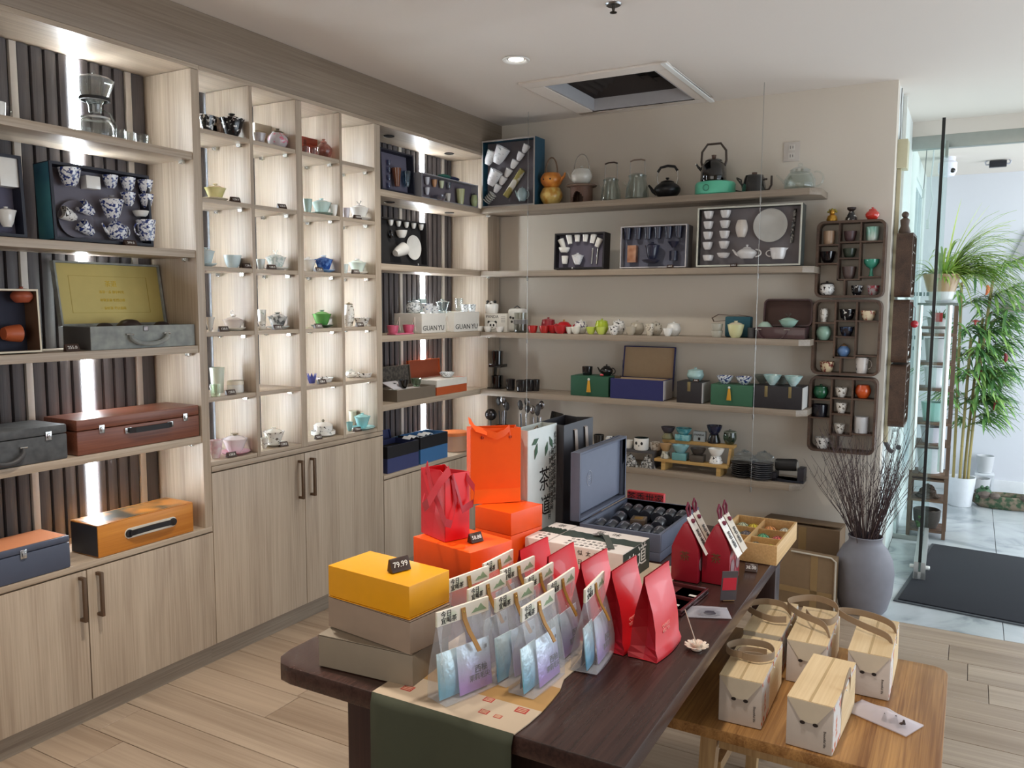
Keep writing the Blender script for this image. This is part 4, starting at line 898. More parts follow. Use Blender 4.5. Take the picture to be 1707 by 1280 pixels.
for i, (u, v, wd, hh, top_, hm, nm) in enumerate(((1018, 334, 34, 36, 28, P(60, 44, 38, .5), 'dark'), (1062, 332, 40, 40, 26, P(120, 104, 92, .4), 'pale'))):
    p = bk(1, u, v, -.17); k = mpp(p)
    t = thing('glass_teapot', f'tall clear glass pot with {nm} square bail handle on the top shelf', 'teapot', p)
    r = wd*k/2
    MB().lathe([(0, 0), (r*.8, 0), (r, 2*k), (r*.92, hh*k*.5), (r*.7, hh*k*.85), (r*.78, hh*k), (r*.74, hh*k), (r*.66, hh*k*.85), (r*.9, hh*k*.5), (r*.95, 3*k), (0, 2*k)], n=28).build('body', glass(236, 240, 238, 0, .42), t, smooth=True)
    MB().lathe([(0, hh*k), (r*.72, hh*k), (r*.5, hh*k+3*k), (0, hh*k+4*k)], n=24).build('lid', glass(226, 230, 228, 0, .6), t, smooth=True)
    MB().tube([(-r*.66, 0, hh*k*.9), (-r*.62, 0, (hh+top_-2)*k)], .6*k, 6).tube([(r*.66, 0, hh*k*.9), (r*.62, 0, (hh+top_-2)*k)], .6*k, 6).build('handle_wire', steel, t, smooth=True)
    MB().tube([(-r*.66, 0, (hh+top_-2)*k), (-r*.3, 0, (hh+top_)*k), (r*.3, 0, (hh+top_)*k), (r*.66, 0, (hh+top_-2)*k)], 1.3*k, 8).build('handle_grip', hm, t, smooth=True)
    MB().tube([(-r*.8, 0, hh*k*.55), (-r*1.25, 0, hh*k*.8)], [2.4*k, 1.2*k], 8).build('spout', clear, t, smooth=True)
p = bk(1, 1112, 327, -.17); k = mpp(p); t = teapot('black iron kettle with silver bail handle on the top shelf', p, 22*k, 26*k, P(34, 34, 36, .35, .4), 180, side=False, bail=0, neck=.5, name='iron_kettle', cat='kettle')
MB().tube([(-15*k, 0, 22*k), (-18*k, 0, 32*k), (-17*k, 0, 44*k)], 1.1*k, 8).tube([(15*k, 0, 22*k), (18*k, 0, 32*k), (17*k, 0, 44*k)], 1.1*k, 8).build('handle_arm', silver, t, smooth=True)
MB().tube([(-17*k, 0, 44*k), (-12*k, 0, 51*k), (0, 0, 53*k), (12*k, 0, 51*k), (17*k, 0, 44*k)], 2.2*k, 8).build('handle_grip', black_m, t, smooth=True)
p = bk(1, 1192, 321, -.155); k = mpp(p); mint = P(92, 190, 156, .35, coat=.3); t = thing('electric_stove', 'round mint green electric tea stove under a dark glass kettle', 'stove', p)
MB().lathe([(0, 0), (31*k, 0), (33*k, 2*k), (33*k, 18*k), (31*k, 21*k), (0, 21*k)], n=40).build('body', mint, t, smooth=True)
MB().lathe([(0, 21.2*k), (25*k, 21.2*k), (25*k, 22.4*k), (0, 22.4*k)], n=32).build('hot_plate', black_g, t, smooth=True)
MB().lathe([(4*k, 0), (5.5*k, 0), (5.5*k, .6*k), (4*k, .6*k), (4*k, 0)], n=20).xf(T(-6*k, -33*k, 10*k) @ RX(90)).build('dial_mark', P(60, 130, 106, .4), t)
MB().tube([(30*k, 10*k, 8*k), (42*k, 16*k, 6*k), (38*k, 18*k, 26*k), (30*k, 20*k, 30*k)], 1.2*k, 6).build('power_cord', black_m, t, smooth=True)
p2 = p+Vector((-.012, 0, 22.6*k+.0008))
t = thing('glass_kettle', 'dark smoky ribbed glass kettle with angular wooden bail handle on the mint stove', 'kettle', p2)
rib = MB(); n = 36
for i in range(n):
    for r, z in ((0, 0), (1, 0), (1, 1), (0, 1)): pass
prof = [(0, 0), (20*k, 0), (21*k, 3*k), (20*k, 26*k), (14*k, 33*k), (13*k, 33*k), (18.6*k, 25*k), (19.4*k, 4*k), (0, 2*k)]
rib.lathe(prof, n=36); rib.v = [(x*(1+.02*math.cos(18*math.atan2(y, x))), y*(1+.02*math.cos(18*math.atan2(y, x))), z) for x, y, z in rib.v]
rib.build('body', dark_glass, t, smooth=True)
l = MB().lathe([(0, 33*k), (14*k, 33*k), (14*k, 35*k), (8*k, 38*k), (0, 38*k)], n=28).build('lid', dark_glass, t, smooth=True); MB().lathe([(0, 38*k), (3*k, 38*k), (4*k, 44*k), (0, 44*k)], n=16).build('knob', walnut, l, smooth=True)
MB().tube([(-19*k, 0, 26*k), (-21*k, 0, 34*k), (-20*k, 0, 50*k), (-11*k, 0, 62*k), (11*k, 0, 62*k), (20*k, 0, 50*k), (21*k, 0, 34*k), (19*k, 0, 26*k)], 1.9*k, 8).build('bail_handle', P(62, 50, 42, .5), t)
MB().tube([(-18*k, 0, 18*k), (-26*k, 0, 26*k), (-30*k, 0, 32*k)], [3*k, 2*k, 1.4*k], 8).build('spout', smoke, t, smooth=True)
p = bk(1, 1257, 314, -.16); k = mpp(p); t = thing('glass_teapot', 'smoky grey glass teapot with open wooden side handle on the top shelf', 'teapot', p)
MB().lathe([(0, 0), (20*k, 0), (20*k, 3*k), (16*k, 26*k), (15*k, 26*k), (18.5*k, 3*k), (0, 1.5*k)], n=28).build('body', smoke, t, smooth=True)
l = MB().lathe([(0, 26*k), (15.5*k, 26*k), (15*k, 29*k), (0, 30*k)], n=28).build('lid', dark_glass, t, smooth=True); MB().lathe([(0, 30*k), (4*k, 30*k), (4.4*k, 34*k), (0, 34.5*k)], n=16).build('knob', walnut, l, smooth=True)
MB().tube([(16*k, 0, 22*k), (21*k, 0, 22*k)], 1.6*k, 8).tube([(17*k, 0, 4*k), (24*k, 0, 5*k), (28*k, 0, 12*k), (28*k, 0, 27*k)], 1.8*k, 8).build('handle', P(58, 46, 40, .5), t, smooth=True)
MB().tube([(-17*k, 0, 12*k), (-24*k, 0, 20*k), (-29*k, 0, 26*k)], [2.4*k, 1.6*k, 1.2*k], 8).build('spout', smoke, t, smooth=True)
p = bk(1, 1333, 309, -.15); k = mpp(p); t = thing('glass_teapot', 'clear glass kettle at the right end of the top shelf', 'teapot', p)
MB().lathe([(0, 0), (22*k, 0), (25*k, 4*k), (25*k, 18*k), (18*k, 29*k), (17*k, 29*k), (24*k, 18*k), (23.5*k, 5*k), (0, 2*k)], n=32).build('body', glass(240, 244, 242, 0, .42), t, smooth=True)
l = MB().lathe([(0, 30*k), (16*k, 30*k), (16.5*k, 34*k), (9*k, 38*k), (0, 39*k)], n=28).build('lid', glass(230, 234, 232, 0, .65), t, smooth=True); MB().ball((0, 0, 42*k), 4*k, 12).build('knob', clear, l, smooth=True)
MB().tube(arc(26*k, 18*k, 11*k, 12*k, PI*.62, -PI*.5, 10), 1.5*k, 8).build('handle', clear, t, smooth=True)
MB().tube([(-22*k, 0, 12*k), (-30*k, 0, 20*k), (-38*k, 0, 28*k)], [3*k, 2*k, 1.5*k], 8).build('spout', clear, t, smooth=True)
p = at(1320, 253, 1, -.0005); k = mpp(p); t = thing('wall_outlet', 'pale double wall outlet plate behind the clear glass kettle', 'outlet', p)
MB().box(-13*k, -.006, -16*k, 13*k, 0, 16*k).build('cover_plate', P(196, 188, 180, .5), t, bevel=.002)
for dz in (-7, 7):
    MB().box(-5*k, -.0075, (dz-5)*k, 5*k, -.006, (dz+5)*k).build('socket', P(206, 200, 192, .5), t, bevel=.001)
    MB().box(-2.4*k, -.0079, (dz-2.5)*k, -1.6*k, -.0075, (dz+2.5)*k).box(1.6*k, -.0079, (dz-2)*k, 2.4*k, -.0075, (dz+2)*k).build('slot', ink, t)
# ---- second shelf
M, w, h, yd = tray('black gift box with white cups arranged in a fan on the second shelf', frameY(923, 1006, 446, -.245, bsh[1], 3, d=.09), 60, .09, P(24, 20, 26, .5), lav, None, .010)
for i, (u, v, a) in enumerate(((940, 407, -24), (952, 400, -12), (965, 396, -3), (978.5, 396, 3), (991, 398.5, 12), (1000, 405, 24))): tcup(f'white cup, {ordinal(i)} from left in the fan of the black gift box', M, yd, u, v, 11, 15, porc, a+180 if False else a, 'fan of cups in the black gift box', foot=.7, pw=1)
tcup('white strainer bowl above a cup in the black fan box', M, yd, 945, 418, 19, 8, porc, name='strainer_dish', cat='dish', foot=.6); tcup('white cup below the strainer in the black fan box', M, yd, 944.5, 434, 12, 13, porc, foot=.7)
tcup('white lidded pot in the middle of the black fan box', M, yd, 967.5, 430, 19, 24, wp, 0, None, 'gaiwan', 'lidded_tea_bowl', 'tea bowl')
for i, u in enumerate((988, 996.5)): tcup(f'{("plain","carved")[i]} silver tea tool at the right of the black fan box', M, yd, u, 427, 3.2, 26, silver, 4, None, 'stick', 'tea_tool', 'tool')
text('茶', .012, white_ink, 'gold_lettering', LAST[0], (w*.38, -.0008, .005), (PI/2, 0, 0))
fb = P(106, 108, 124, .9, vary=.03); nv = P(36, 38, 58, .35, coat=.3)
M, w, h, yd = tray('grey gift box of navy cups with pale rim on the second shelf', frameY(1033, 1143, 445, -.25, bsh[1], 2, d=.11), 70, .11, P(140, 136, 138, .5), fb, P(186, 182, 184, .5), .006, .45)
for i, u in enumerate((1049, 1066, 1083, 1099.5, 1117, 1134)): tcup(f'navy tumbler, {ordinal(i)} from left in the top row of the grey gift box', M, yd, u, 391-.04*(u-1049), 14, 19, nv, 0, 'navy tumblers in the grey gift box', foot=.7, pw=1)
tcup('amber square tea caddy in the grey gift box', M, yd, 1056.5, 424, 15, 28, pattern((150, 92, 66), (206, 160, 130), 10, .4, .6), 0, None, 'block', 'tea_caddy', 'caddy')
tcup('navy lidded tea bowl in the middle of the grey gift box', M, yd, 1092, 415, 23, 38, nv, 0, None, 'gaiwan', 'lidded_tea_bowl', 'tea bowl'); tcup('navy flat saucer below the lidded bowl in the grey gift box', M, yd, 1090, 437, 30, 5, nv, name='saucer', cat='plate', foot=.6)
tcup('navy strainer funnel in the grey gift box', M, yd, 1126, 409, 20, 10, nv, name='strainer', cat='strainer', foot=.25, pw=1); tcup('navy mug at the lower right of the grey gift box', M, yd, 1125, 427, 14, 16, nv, name='mug', cat='mug', foot=.9)
tag_block('black price tag in front of the grey box of navy cups', bk(2, 1117, 444, -.257), 0, '288.0', .036, .018)
M, w, h, yd = tray('large grey gift box of white porcelain and one big plate on second shelf', frameY(1160, 1334, 440, -.245, bsh[1], 2, d=.10), 100, .10, P(58, 62, 58, .5), P(118, 112, 114, .9, vary=.03), P(196, 196, 184, .5), .009, .45)
pw_ = P(206, 202, 200, .25, coat=.4)
for i, v in enumerate((360, 377, 394, 411)):
    tcup(f'white bowl, {ordinal(i)} from the top in the left column of the large gift box', M, yd, 1184-.7*i, v, 17, 12, pw_, 0, 'columns of white bowls', foot=.55)
    tcup(f'white bowl, {ordinal(i)} from the top in the right column of the large gift box', M, yd, 1212-.8*i, v-1.5, 18, 12, pw_, 0, 'columns of white bowls', foot=.55)
tcup('small white dish at the lower left of the large gift box', M, yd, 1183, 431, 18, 9, pw_, foot=.7, name='dish', cat='dish'); tcup('shallow white dish at the bottom of the large gift box', M, yd, 1209, 427, 22, 8, pw_, name='dish', cat='dish', foot=.5)
tcup('pale vase shaped pitcher in the large gift box', M, yd, 1239, 379, 20, 35, P(198, 188, 178, .3, coat=.3), 0, None, 'jar', 'vase', 'vase', lid=False)
tcup('big round grey white plate in the large gift box', M, yd, 1285, 376, 56, 56, P(178, 176, 170, .3, coat=.3), 0, None, 'plate', 'serving_plate', 'plate')
tcup('low white teapot in the large gift box', M, yd, 1249, 424, 32, 17, pw_, 1, None, 'teapot', neck=.4); tcup('round white pitcher at the lower right of the large gift box', M, yd, 1300, 424, 26, 18, pw_, 0, None, 'jug', foot=.7)
tcup('black carved stick at the right of the large gift box', M, yd, 1323, 377, 6, 56, pattern((30, 28, 28), (120, 116, 110), 90, .45, .55), 4, None, 'stick', 'tea_tool', 'tool')
tag_block('black price tag at the foot of the large white porcelain box', bk(2, 1223, 441, -.257), 0, '268.0', .036, .018)
# ---- middle shelf
p = bk(3, 808, 551, -.215); q = bk(3, 845, 551, -.215); k = mpp(p); w = q.x-p.x; h = 30*k
t = thing('printed_box', 'white gift box printed with a panda face at the left of the middle shelf', 'box', p)
MB().box(0, 0, 0, w, .09, h).build('box_body', P(220, 216, 208, .5), t, bevel=.0015)
text('PANDA', h*.24, ink, 'lettering', t, (w*.34, -.0006, h*.82), (PI/2, 0, 0), .0003)
fx, fz = w*.34, h*.34
def disc(x, z, r, m_, y, sx=1, sz=1): o = MB().lathe([(0, 0), (r, 0), (r, .0004), (0, .0004)], n=20).xf(T(x, y, z) @ RX(90) @ Matrix.Diagonal((sx, sz, 1, 1))).build('panda_print', m_, t); return o
for sx in (-1, 1): disc(fx+sx*h*.22, fz+h*.18, h*.085, ink, -.0003)
disc(fx, fz, h*.27, ink, -.0006, 1.08, .9); disc(fx, fz, h*.255, label_white, -.0011, 1.08, .9)
for sx in (-1, 1): disc(fx+sx*h*.10, fz+h*.02, h*.06, ink, -.0016, .9, 1.2)
disc(fx, fz-h*.10, h*.03, ink, -.0016, 1.3, .8)
for i in range(4): bx('printed_lines', ink, t, (w*.74, -.0005, h*(.82-.09*i)), (w*.92, -.0001, h*(.835-.09*i)))
pz = bsh[2]+h+LIFT*2
p = py(820, 521, -.165, pz); p.z = pz; k = mpp(p); t = gaiwan('white panda eared covered cup on top of the printed panda box', p, 11.5*k, 15*k, porc, saucer=False, lid=True, flare=-.05, foot=.85, name='covered_cup', cat='cup')
for sx in (-1, 1):
    MB().ball((sx*7*k, -2*k, 19*k), 2.6*k, 10).build('ear', ink, t, smooth=True); MB().ball((sx*3.6*k, -10*k, 16*k), 1.3*k, 8).build('eye', ink, t, smooth=True)
for i, u in enumerate((799, 813, 833)):
    p = bk(3, u, 553, -.242); k = mpp(p); cup(f'small white cup, {ordinal(i)} from left before the panda box', p, 7*k, 9*k, porc, 'small white cups before the panda box', foot=.6)
p = bk(3, 862, 551, -.15); k = mpp(p); t = thing('travel_case', 'white rounded travel case with a panda print on the middle shelf', 'case', p)
MB().box(-14*k, -10*k, 0, 14*k, 14*k, 39*k).build('case_body', P(216, 214, 208, .5), t, bevel=7*k, seg=4)
MB().tube([(-6*k, 0, 39*k), (0, 0, 43*k), (6*k, 0, 39*k)], 1*k, 6).build('handle', dgrey, t, smooth=True)
for a, b in ((-7, 24), (-2, 23), (-4.5, 17)): MB().ball((a*k, -10.2*k, b*k), 2.2*k, 10, 1, .25, 1).build('panda_print', ink, t, smooth=True)
p = bk(3, 868, 553, -.225); k = mpp(p); t = thing('glass_infuser', 'clear glass tea infuser cup with grey band in front of the white case', 'infuser', p)
MB().lathe([(0, 0), (11*k, 0), (11.5*k, 2*k), (11.5*k, 14*k), (10.5*k, 14*k), (10.5*k, 3*k), (0, 2*k)], n=24).build('lower_cup', glass(216, 216, 210, 0, .7), t, smooth=True); MB().lathe([(0, 14.2*k), (12*k, 14.2*k), (12*k, 21*k), (0, 21*k)], n=24).build('grey_band', P(110, 108, 106, .4), t, smooth=True); MB().lathe([(0, 21.2*k), (11*k, 21.2*k), (11.5*k, 33*k), (10.5*k, 33*k), (10*k, 23*k), (0, 22*k)], n=24).build('upper_cup', glass(226, 226, 220, 0, .7), t, smooth=True)
red = P(186, 26, 36, .25, coat=.5); lime = P(176, 196, 46, .25, coat=.4)
for i, u in enumerate((888, 907)): p = bk(3, u, 555, -.235); k = mpp(p); cup(f'red cup with pale inside, {("left","right")[i]} one of two on the middle shelf', p, 8.5*k, 12*k, P(178, 40, 36, .3, coat=.4), foot=.65)
p = bk(3, 914, 549, -.13); k = mpp(p); t = jar('dark red covered cup with crown rim on the middle shelf', p, 12*k, 20*k, P(150, 24, 40, .3, coat=.4), neck=.85)
p = bk(3, 940, 550, -.15); k = mpp(p); teapot('bright red round teapot with gold knob on the middle shelf', p, 14*k, 17*k, red, 0, knobm=gold, neck=.6)
for i, (u, y) in enumerate(((922, -.205), (934, -.235))): p = bk(3, u, 554, y); k = mpp(p); cup(f'wide red bowl, {("rear", "front")[i]} one before the red teapot', p, (12 if i else 10)*k, 13*k, red, name='tea_bowl', cat='bowl', foot=.5)
sets = ((949, 12, 11, P(226, 222, 214, .25, coat=.4), 'small pale cup beside the white rose cup'), (960, 17, 12, P(230, 226, 214, .25, coat=.4), 'white rose shaped cup'), (985, 17, 12, P(190, 204, 84, .25, coat=.4), 'pale lime cup, left of two'), (1002, 17, 12, P(196, 210, 96, .25, coat=.4), 'pale lime cup, right of two'), (1023, 19, 15, blackwhite, 'white cup with black flower'), (1051, 19, 14, P(186, 176, 158, .3, coat=.3), 'beige speckled cup'), (1083, 16, 20, pattern((70, 64, 58), (206, 196, 178), 80, .34, .42), 'tall beige spotted cup'), (1113, 17, 13, porc, 'white ribbed cup'))
for u, wd, hh, m_, nm in sets: p = bk(3, u, 558, -.235); k = mpp(p); cup(f'{nm} at the front of the middle shelf', p, wd*k/2, hh*k, m_, foot=.5)
jars = ((968, 23, 18, pattern((96, 84, 110), (230, 226, 220), 40, .42, .46), 'white covered bowl with violet band'), (1003, 23, 20, lime, 'lime green covered jar'), (1031, 22, 20, blackwhite, 'white covered jar with black flowers'), (1062, 24, 18, P(186, 176, 158, .3, coat=.3), 'beige covered jar'), (1093, 22, 18, pattern((80, 72, 62), (196, 186, 168), 60, .34, .44), 'beige spotted covered jar'), (1123, 24, 18, porc, 'plain white covered jar'))
for u, wd, hh, m_, nm in jars: p = bk(3, u, 554, -.13); k = mpp(p); jar(f'{nm} behind the cups on the middle shelf', p, wd*k/2, hh*k, m_, neck=.8)
for i in range(2):
    p = bk(3, 1195, 562, -.215); k = mpp(p); p.z += i*11.4*k; cup(f'grey white cup, {("lower","upper")[i]} of a stack of two on the middle shelf', p, 9.5*k, 11*k, P(176, 172, 158, .3, coat=.3), foot=.75)
p = bk(3, 1230, 560, -.12); k = mpp(p); t = thing('travel_bag', 'teal fabric tea bag with brown leather strap on the middle shelf', 'bag', p)
MB().box(-21*k, -.02, 0, 21*k, .05, 34*k).build('bag_body', P(38, 84, 96, .8), t, bevel=.01)
MB().ribbon([(18*k, .01, 34*k), (0, .01, 36.5*k), (-16*k, .01, 36*k), (-34*k, .005, 37*k), (-44*k, .0, 31*k), (-40*k, -.01, 25*k), (-30*k, -.012, 26*k), (-21.2*k, 0, 27*k)], (0, .010, 0), .003).build('strap', P(86, 60, 46, .5), t, smooth=True)
p = bk(3, 1226, 563, -.215); k = mpp(p); gaiwan('pale cream deep tea bowl with lid in front of the teal bag', p, 13.5*k, 22*k, P(206, 204, 156, .25, coat=.4), lidm=P(216, 204, 172, .25, coat=.4), saucer=False, foot=.55, pw=.5, flare=.02)
p = bk(3, 1253, 562, -.20); k = mpp(p); cup('dark grey mug between the cream bowl and leather case', p, 7*k, 17*k, dgrey, name='mug', cat='mug', foot=.9)
p0 = bk(3, 1262, 565, -.235); p1 = bk(3, 1341, 565, -.235); k = mpp(p0); w = p1.x-p0.x
t = thing('open_case', 'open dark brown leather case with domed lid and ring handle on the middle shelf', 'case', p0)
lth = P(70, 44, 46, .35, coat=.3)
MB().box(0, 0, 0, w, .006, 19*k).box(0, .134, 0, w, .14, 19*k).box(0, .006, 0, .006, .134, 19*k).box(w-.006, .006, 0, w, .134, 19*k).box(.006, .006, 0, w-.006, .134, .006).build('case_body', lth, t, bevel=.002)
bx('insert', P(36, 26, 26, .9), t, (.007, .007, .006), (w-.007, .133, 18*k))
def rrect(x0, z0, x1, z1, r, n=6, top_only=False):
    pts = []
    cs = [(x1-r, z0+r, -PI/2), (x1-r, z1-r, 0), (x0+r, z1-r, PI/2), (x0+r, z0+r, PI)]
    for i, (cx_, cz_, a) in enumerate(cs):
        if top_only and i in (0, 3): pts.append((x1 if i == 0 else x0, z0)); continue
        pts += [(cx_+r*math.cos(a+PI/2*j/n), cz_+r*math.sin(a+PI/2*j/n)) for j in range(n+1)]
    return pts
lid = MB().prism(rrect(-.002, 0, w+.012, 46*k, .028), .022, .028, 'y').xf(T(0, .13, 20*k) @ RX(-8)).build('lid', lth, t)
ou = rrect(-.002, 0, w+.012, 46*k, .028); inn_ = rrect(.006, .008, w+.004, 46*k-.008, .022); m = MB(); n = len(ou)
for i in range(n):
    j = (i+1) % n; m.add([(ou[i][0], 0, ou[i][1]), (ou[j][0], 0, ou[j][1]), (inn_[j][0], 0, inn_[j][1]), (inn_[i][0], 0, inn_[i][1]), (ou[i][0], .022, ou[i][1]), (ou[j][0], .022, ou[j][1]), (inn_[j][0], .022, inn_[j][1]), (inn_[i][0], .022, inn_[i][1])], [(0, 1, 2, 3), (4, 7, 6, 5), (0, 4, 5, 1), (3, 2, 6, 7)])
m.xf(T(0, .13, 20*k) @ RX(-8)).build('lid_rim', lth, lid)
MB().prism(rrect(.006, .008, w+.004, 46*k-.008, .022), .0215, .0225, 'y').xf(T(0, .13, 20*k) @ RX(-8)).build('lid_lining', P(62, 34, 24, .6), lid)
MB().tube(arc(w*.33, 15*k, 23*k, 19*k, PI, 2*PI, 14, -.012), 1.1*k, 8).build('handle', lth, t, smooth=True)
for x in (w*.33-23*k, w*.33+23*k): MB().tube([(x-5*k, -.008, 15*k), (x+5*k, -.008, 15*k)], .9*k, 8).build('handle_mount', silver, t, smooth=True)
zc_ = p0.z+18*k+.001
p = py(1275, 545, -.165, zc_); p.z = zc_; k = mpp(p); o = MB().lathe([(0, 9*k), (4*k, 9*k), (8*k, 6*k), (12.5*k, 0), (12*k, 0), (7*k, 5*k), (0, 7.5*k)], n=24).build('tea_bowl', P(176, 200, 186, .25, coat=.4), smooth=True); o.location = p; tag(o, 'celadon bowl turned upside down in the open leather case', 'bowl')
p = py(1314, 545, -.165, zc_); p.z = zc_; k = mpp(p); gaiwan('celadon lidded tea bowl with twig knob in the open leather case', p, 15*k, 12*k, P(170, 204, 188, .2, coat=.5), saucer=False, knob=knob_antler(P(60, 52, 44, .5)))
# ---- fourth shelf
p = bk(4, 829, 650, -.15); k = mpp(p); t = thing('dripper_stand', 'black drip stand with smoky glass vessel at the left of the fourth shelf', 'tea maker', p)
MB().box(-15*k, -8*k, 0, 11*k, 14*k, 2*k).add([(-15*k, 10*k, 2*k), (-11*k, 10*k, 2*k), (-8*k, 10*k, 38*k), (-12*k, 10*k, 38*k), (-15*k, 14*k, 2*k), (-11*k, 14*k, 2*k), (-8*k, 14*k, 38*k), (-12*k, 14*k, 38*k)], [(0, 1, 2, 3), (7, 6, 5, 4), (0, 4, 5, 1), (1, 5, 6, 2), (2, 6, 7, 3), (3, 7, 4, 0)]).box(-12*k, -8*k, 36*k, 11*k, 14*k, 41*k).build('stand', black_g, t, bevel=.001)
MB().lathe([(0, 41.3*k), (9*k, 41.3*k), (10*k, 63*k), (9*k, 63*k), (8*k, 43*k), (0, 43*k)], n=24).build('upper_vessel', dark_glass, t, smooth=True); MB().lathe([(0, 2.3*k), (10*k, 2.3*k), (10*k, 22*k), (9*k, 22*k), (9*k, 4*k), (0, 4*k)], n=24).build('lower_vessel', dark_glass, t, smooth=True)
for i, (u, y, wd) in enumerate(((851, -.20, 16), (869, -.225, 18), (882, -.165, 16), (893, -.14, 14))): p = bk(4, u, 652, y); k = mpp(p); cup(f'black glass cup, {ordinal(i)} from the left beside the drip stand', p, wd*k/2, 19*k, P(30, 28, 30, .12, coat=.7), 'black cups by the drip stand', foot=.85)
def gbx(label, u0, u1, v, y, d, hpx, mat, edge=None, lid_h=.0, s=4, group=None):
    p0 = bk(s, u0, v, y); p1 = bk(s, u1, v, y); k = mpp(p0); w = p1.x-p0.x; h = hpx*k
    t = thing('gift_box', label, 'gift box', p0, group=group)
    MB().box(0, 0, 0, w-(.003 if edge else 0), d, h).build('box_body', mat, t, bevel=.0015)
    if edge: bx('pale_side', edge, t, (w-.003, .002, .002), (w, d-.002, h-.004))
    return t, w, h, p0, k
def tassel(t, x, z0, k):
    MB().ball((x, -3*k, z0), 2.2*k, 10).build('tassel_knot', P(206, 206, 196, .5), t, smooth=True)
    m = MB()
    for i in range(16): a = i*2*PI/16; m.tube([(x+1.2*k*math.cos(a), -3*k+1*k*math.sin(a), z0-2*k), (x+3.4*k*math.cos(a), -3.2*k+1.6*k*math.sin(a), z0-21*k)], .55*k, 5)
    tag(m.build('tassel_fringe', P(206, 150, 40, .7), t), kind='stuff')
green = P(36, 84, 62, .6)
t, w, h, p0, k = gbx('dark green gift box with golden tassel under the black teapot', 951, 1014, 664, -.235, .15, 33, green); tassel(t, w*.5, h-5*k, k)
zt_ = p0.z+h+.001
p = py(979, 628, -.16, zt_); p.z = zt_; k = mpp(p); cup('black cup with grey mark on the left green gift box', p, 9*k, 14*k, black_g, foot=.85)
p = py(1011, 628, -.15, zt_); p.z = zt_; k = mpp(p); teapot('small black teapot on the left green gift box', p, 11*k, 15*k, black_g, 180, neck=.5)
o = MB().ball((0, 0, 0), 3*k, 8, 1.2, 1, .7).build('price_sticker', P(190, 60, 70, .5)); o.location = py(1003, 630, -.205, zt_); o.location.z = zt_+2*k; tag(o, 'tiny red ornament in front of the black teapot', 'ornament')
p0 = bk(4, 1017, 672, -.25); p1 = bk(4, 1104.5, 672, -.25); k = mpp(p0); w = p1.x-p0.x
t = open_box('royal blue gift box with beige lined lid standing open on the fourth shelf', T(*p0), w, .17, 33*k, 74*k, P(32, 36, 92, .6), P(176, 152, 122, .7), 9, name='open_gift_box', fill=.97, lid_in=P(176, 152, 122, .7))
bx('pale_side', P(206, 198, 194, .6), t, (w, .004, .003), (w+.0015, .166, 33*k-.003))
MB().ribbon([(.01, .16, 60*k), (.03, .12, 36*k)], (0, 0, .004), .002).build('hinge_ribbon', P(40, 32, 30, .6), t); MB().box(.012*1.5, .02, 33*k, .05, .04, 37*k).build('clasp', P(70, 52, 30, .4), t, bevel=.001)
blk = P(30, 27, 32, .5); brass = P(126, 112, 76, .4, .4)
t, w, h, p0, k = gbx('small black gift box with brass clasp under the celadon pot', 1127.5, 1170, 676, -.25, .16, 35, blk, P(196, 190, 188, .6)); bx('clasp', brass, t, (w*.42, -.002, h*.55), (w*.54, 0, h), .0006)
zt_ = p0.z+h+.001; p = py(1159, 637, -.17, zt_); p.z = zt_; k = mpp(p); jar('pale celadon covered pot on the small black gift box', p, 14*k, 16*k, P(158, 190, 188, .25, coat=.5), neck=.85); tag_block('black price tag before the celadon covered pot', py(1160, 639, -.235, zt_), 0, '98.00', .034, .014)
t, w, h, p0, k = gbx('green gift box with golden tassel under the blue white bowls', 1184, 1254, 681, -.25, .16, 34, P(44, 92, 66, .6)); tassel(t, w*.45, h-4*k, k)
zt_ = p0.z+h+.001
for i, u in enumerate((1208, 1240)): p = py(u, 647, -.18, zt_); p.z = zt_; k = mpp(p); cup(f'blue and white bowl, {("left","right")[i]} one on the green tasselled box', p, 14*k, 13*k, bluewhite, name='tea_bowl', cat='bowl', foot=.4)
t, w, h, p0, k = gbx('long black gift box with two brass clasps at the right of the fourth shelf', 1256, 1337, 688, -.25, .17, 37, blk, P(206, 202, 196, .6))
for f in (.25, .74): bx('clasp', brass, t, (w*f-.008, -.002, h*.5), (w*f+.008, 0, h), .0006)
zt_ = p0.z+h+.001; cl = pattern((150, 190, 188), (206, 226, 222), 24, .35, .65)
for i, (u, y) in enumerate(((1287, -.20), (1322, -.20))): p = py(u, 652, y, zt_); p.z = zt_; k = mpp(p); cup(f'pale celadon bowl, {("left","right")[i]} front one on the long black box', p, 15*k, 17*k, cl, name='tea_bowl', cat='bowl', foot=.3, pw=.8)
for i, (u, y) in enumerate(((1270, -.12), (1303, -.115))): p = py(u, 650, y, zt_); p.z = zt_; k = mpp(p); cup(f'grey bowl, {("left","right")[i]} rear one on the long black box', p, 14*k, 14*k, P(120, 124, 116, .3, coat=.3), name='tea_bowl', cat='bowl', foot=.35, pw=.8)
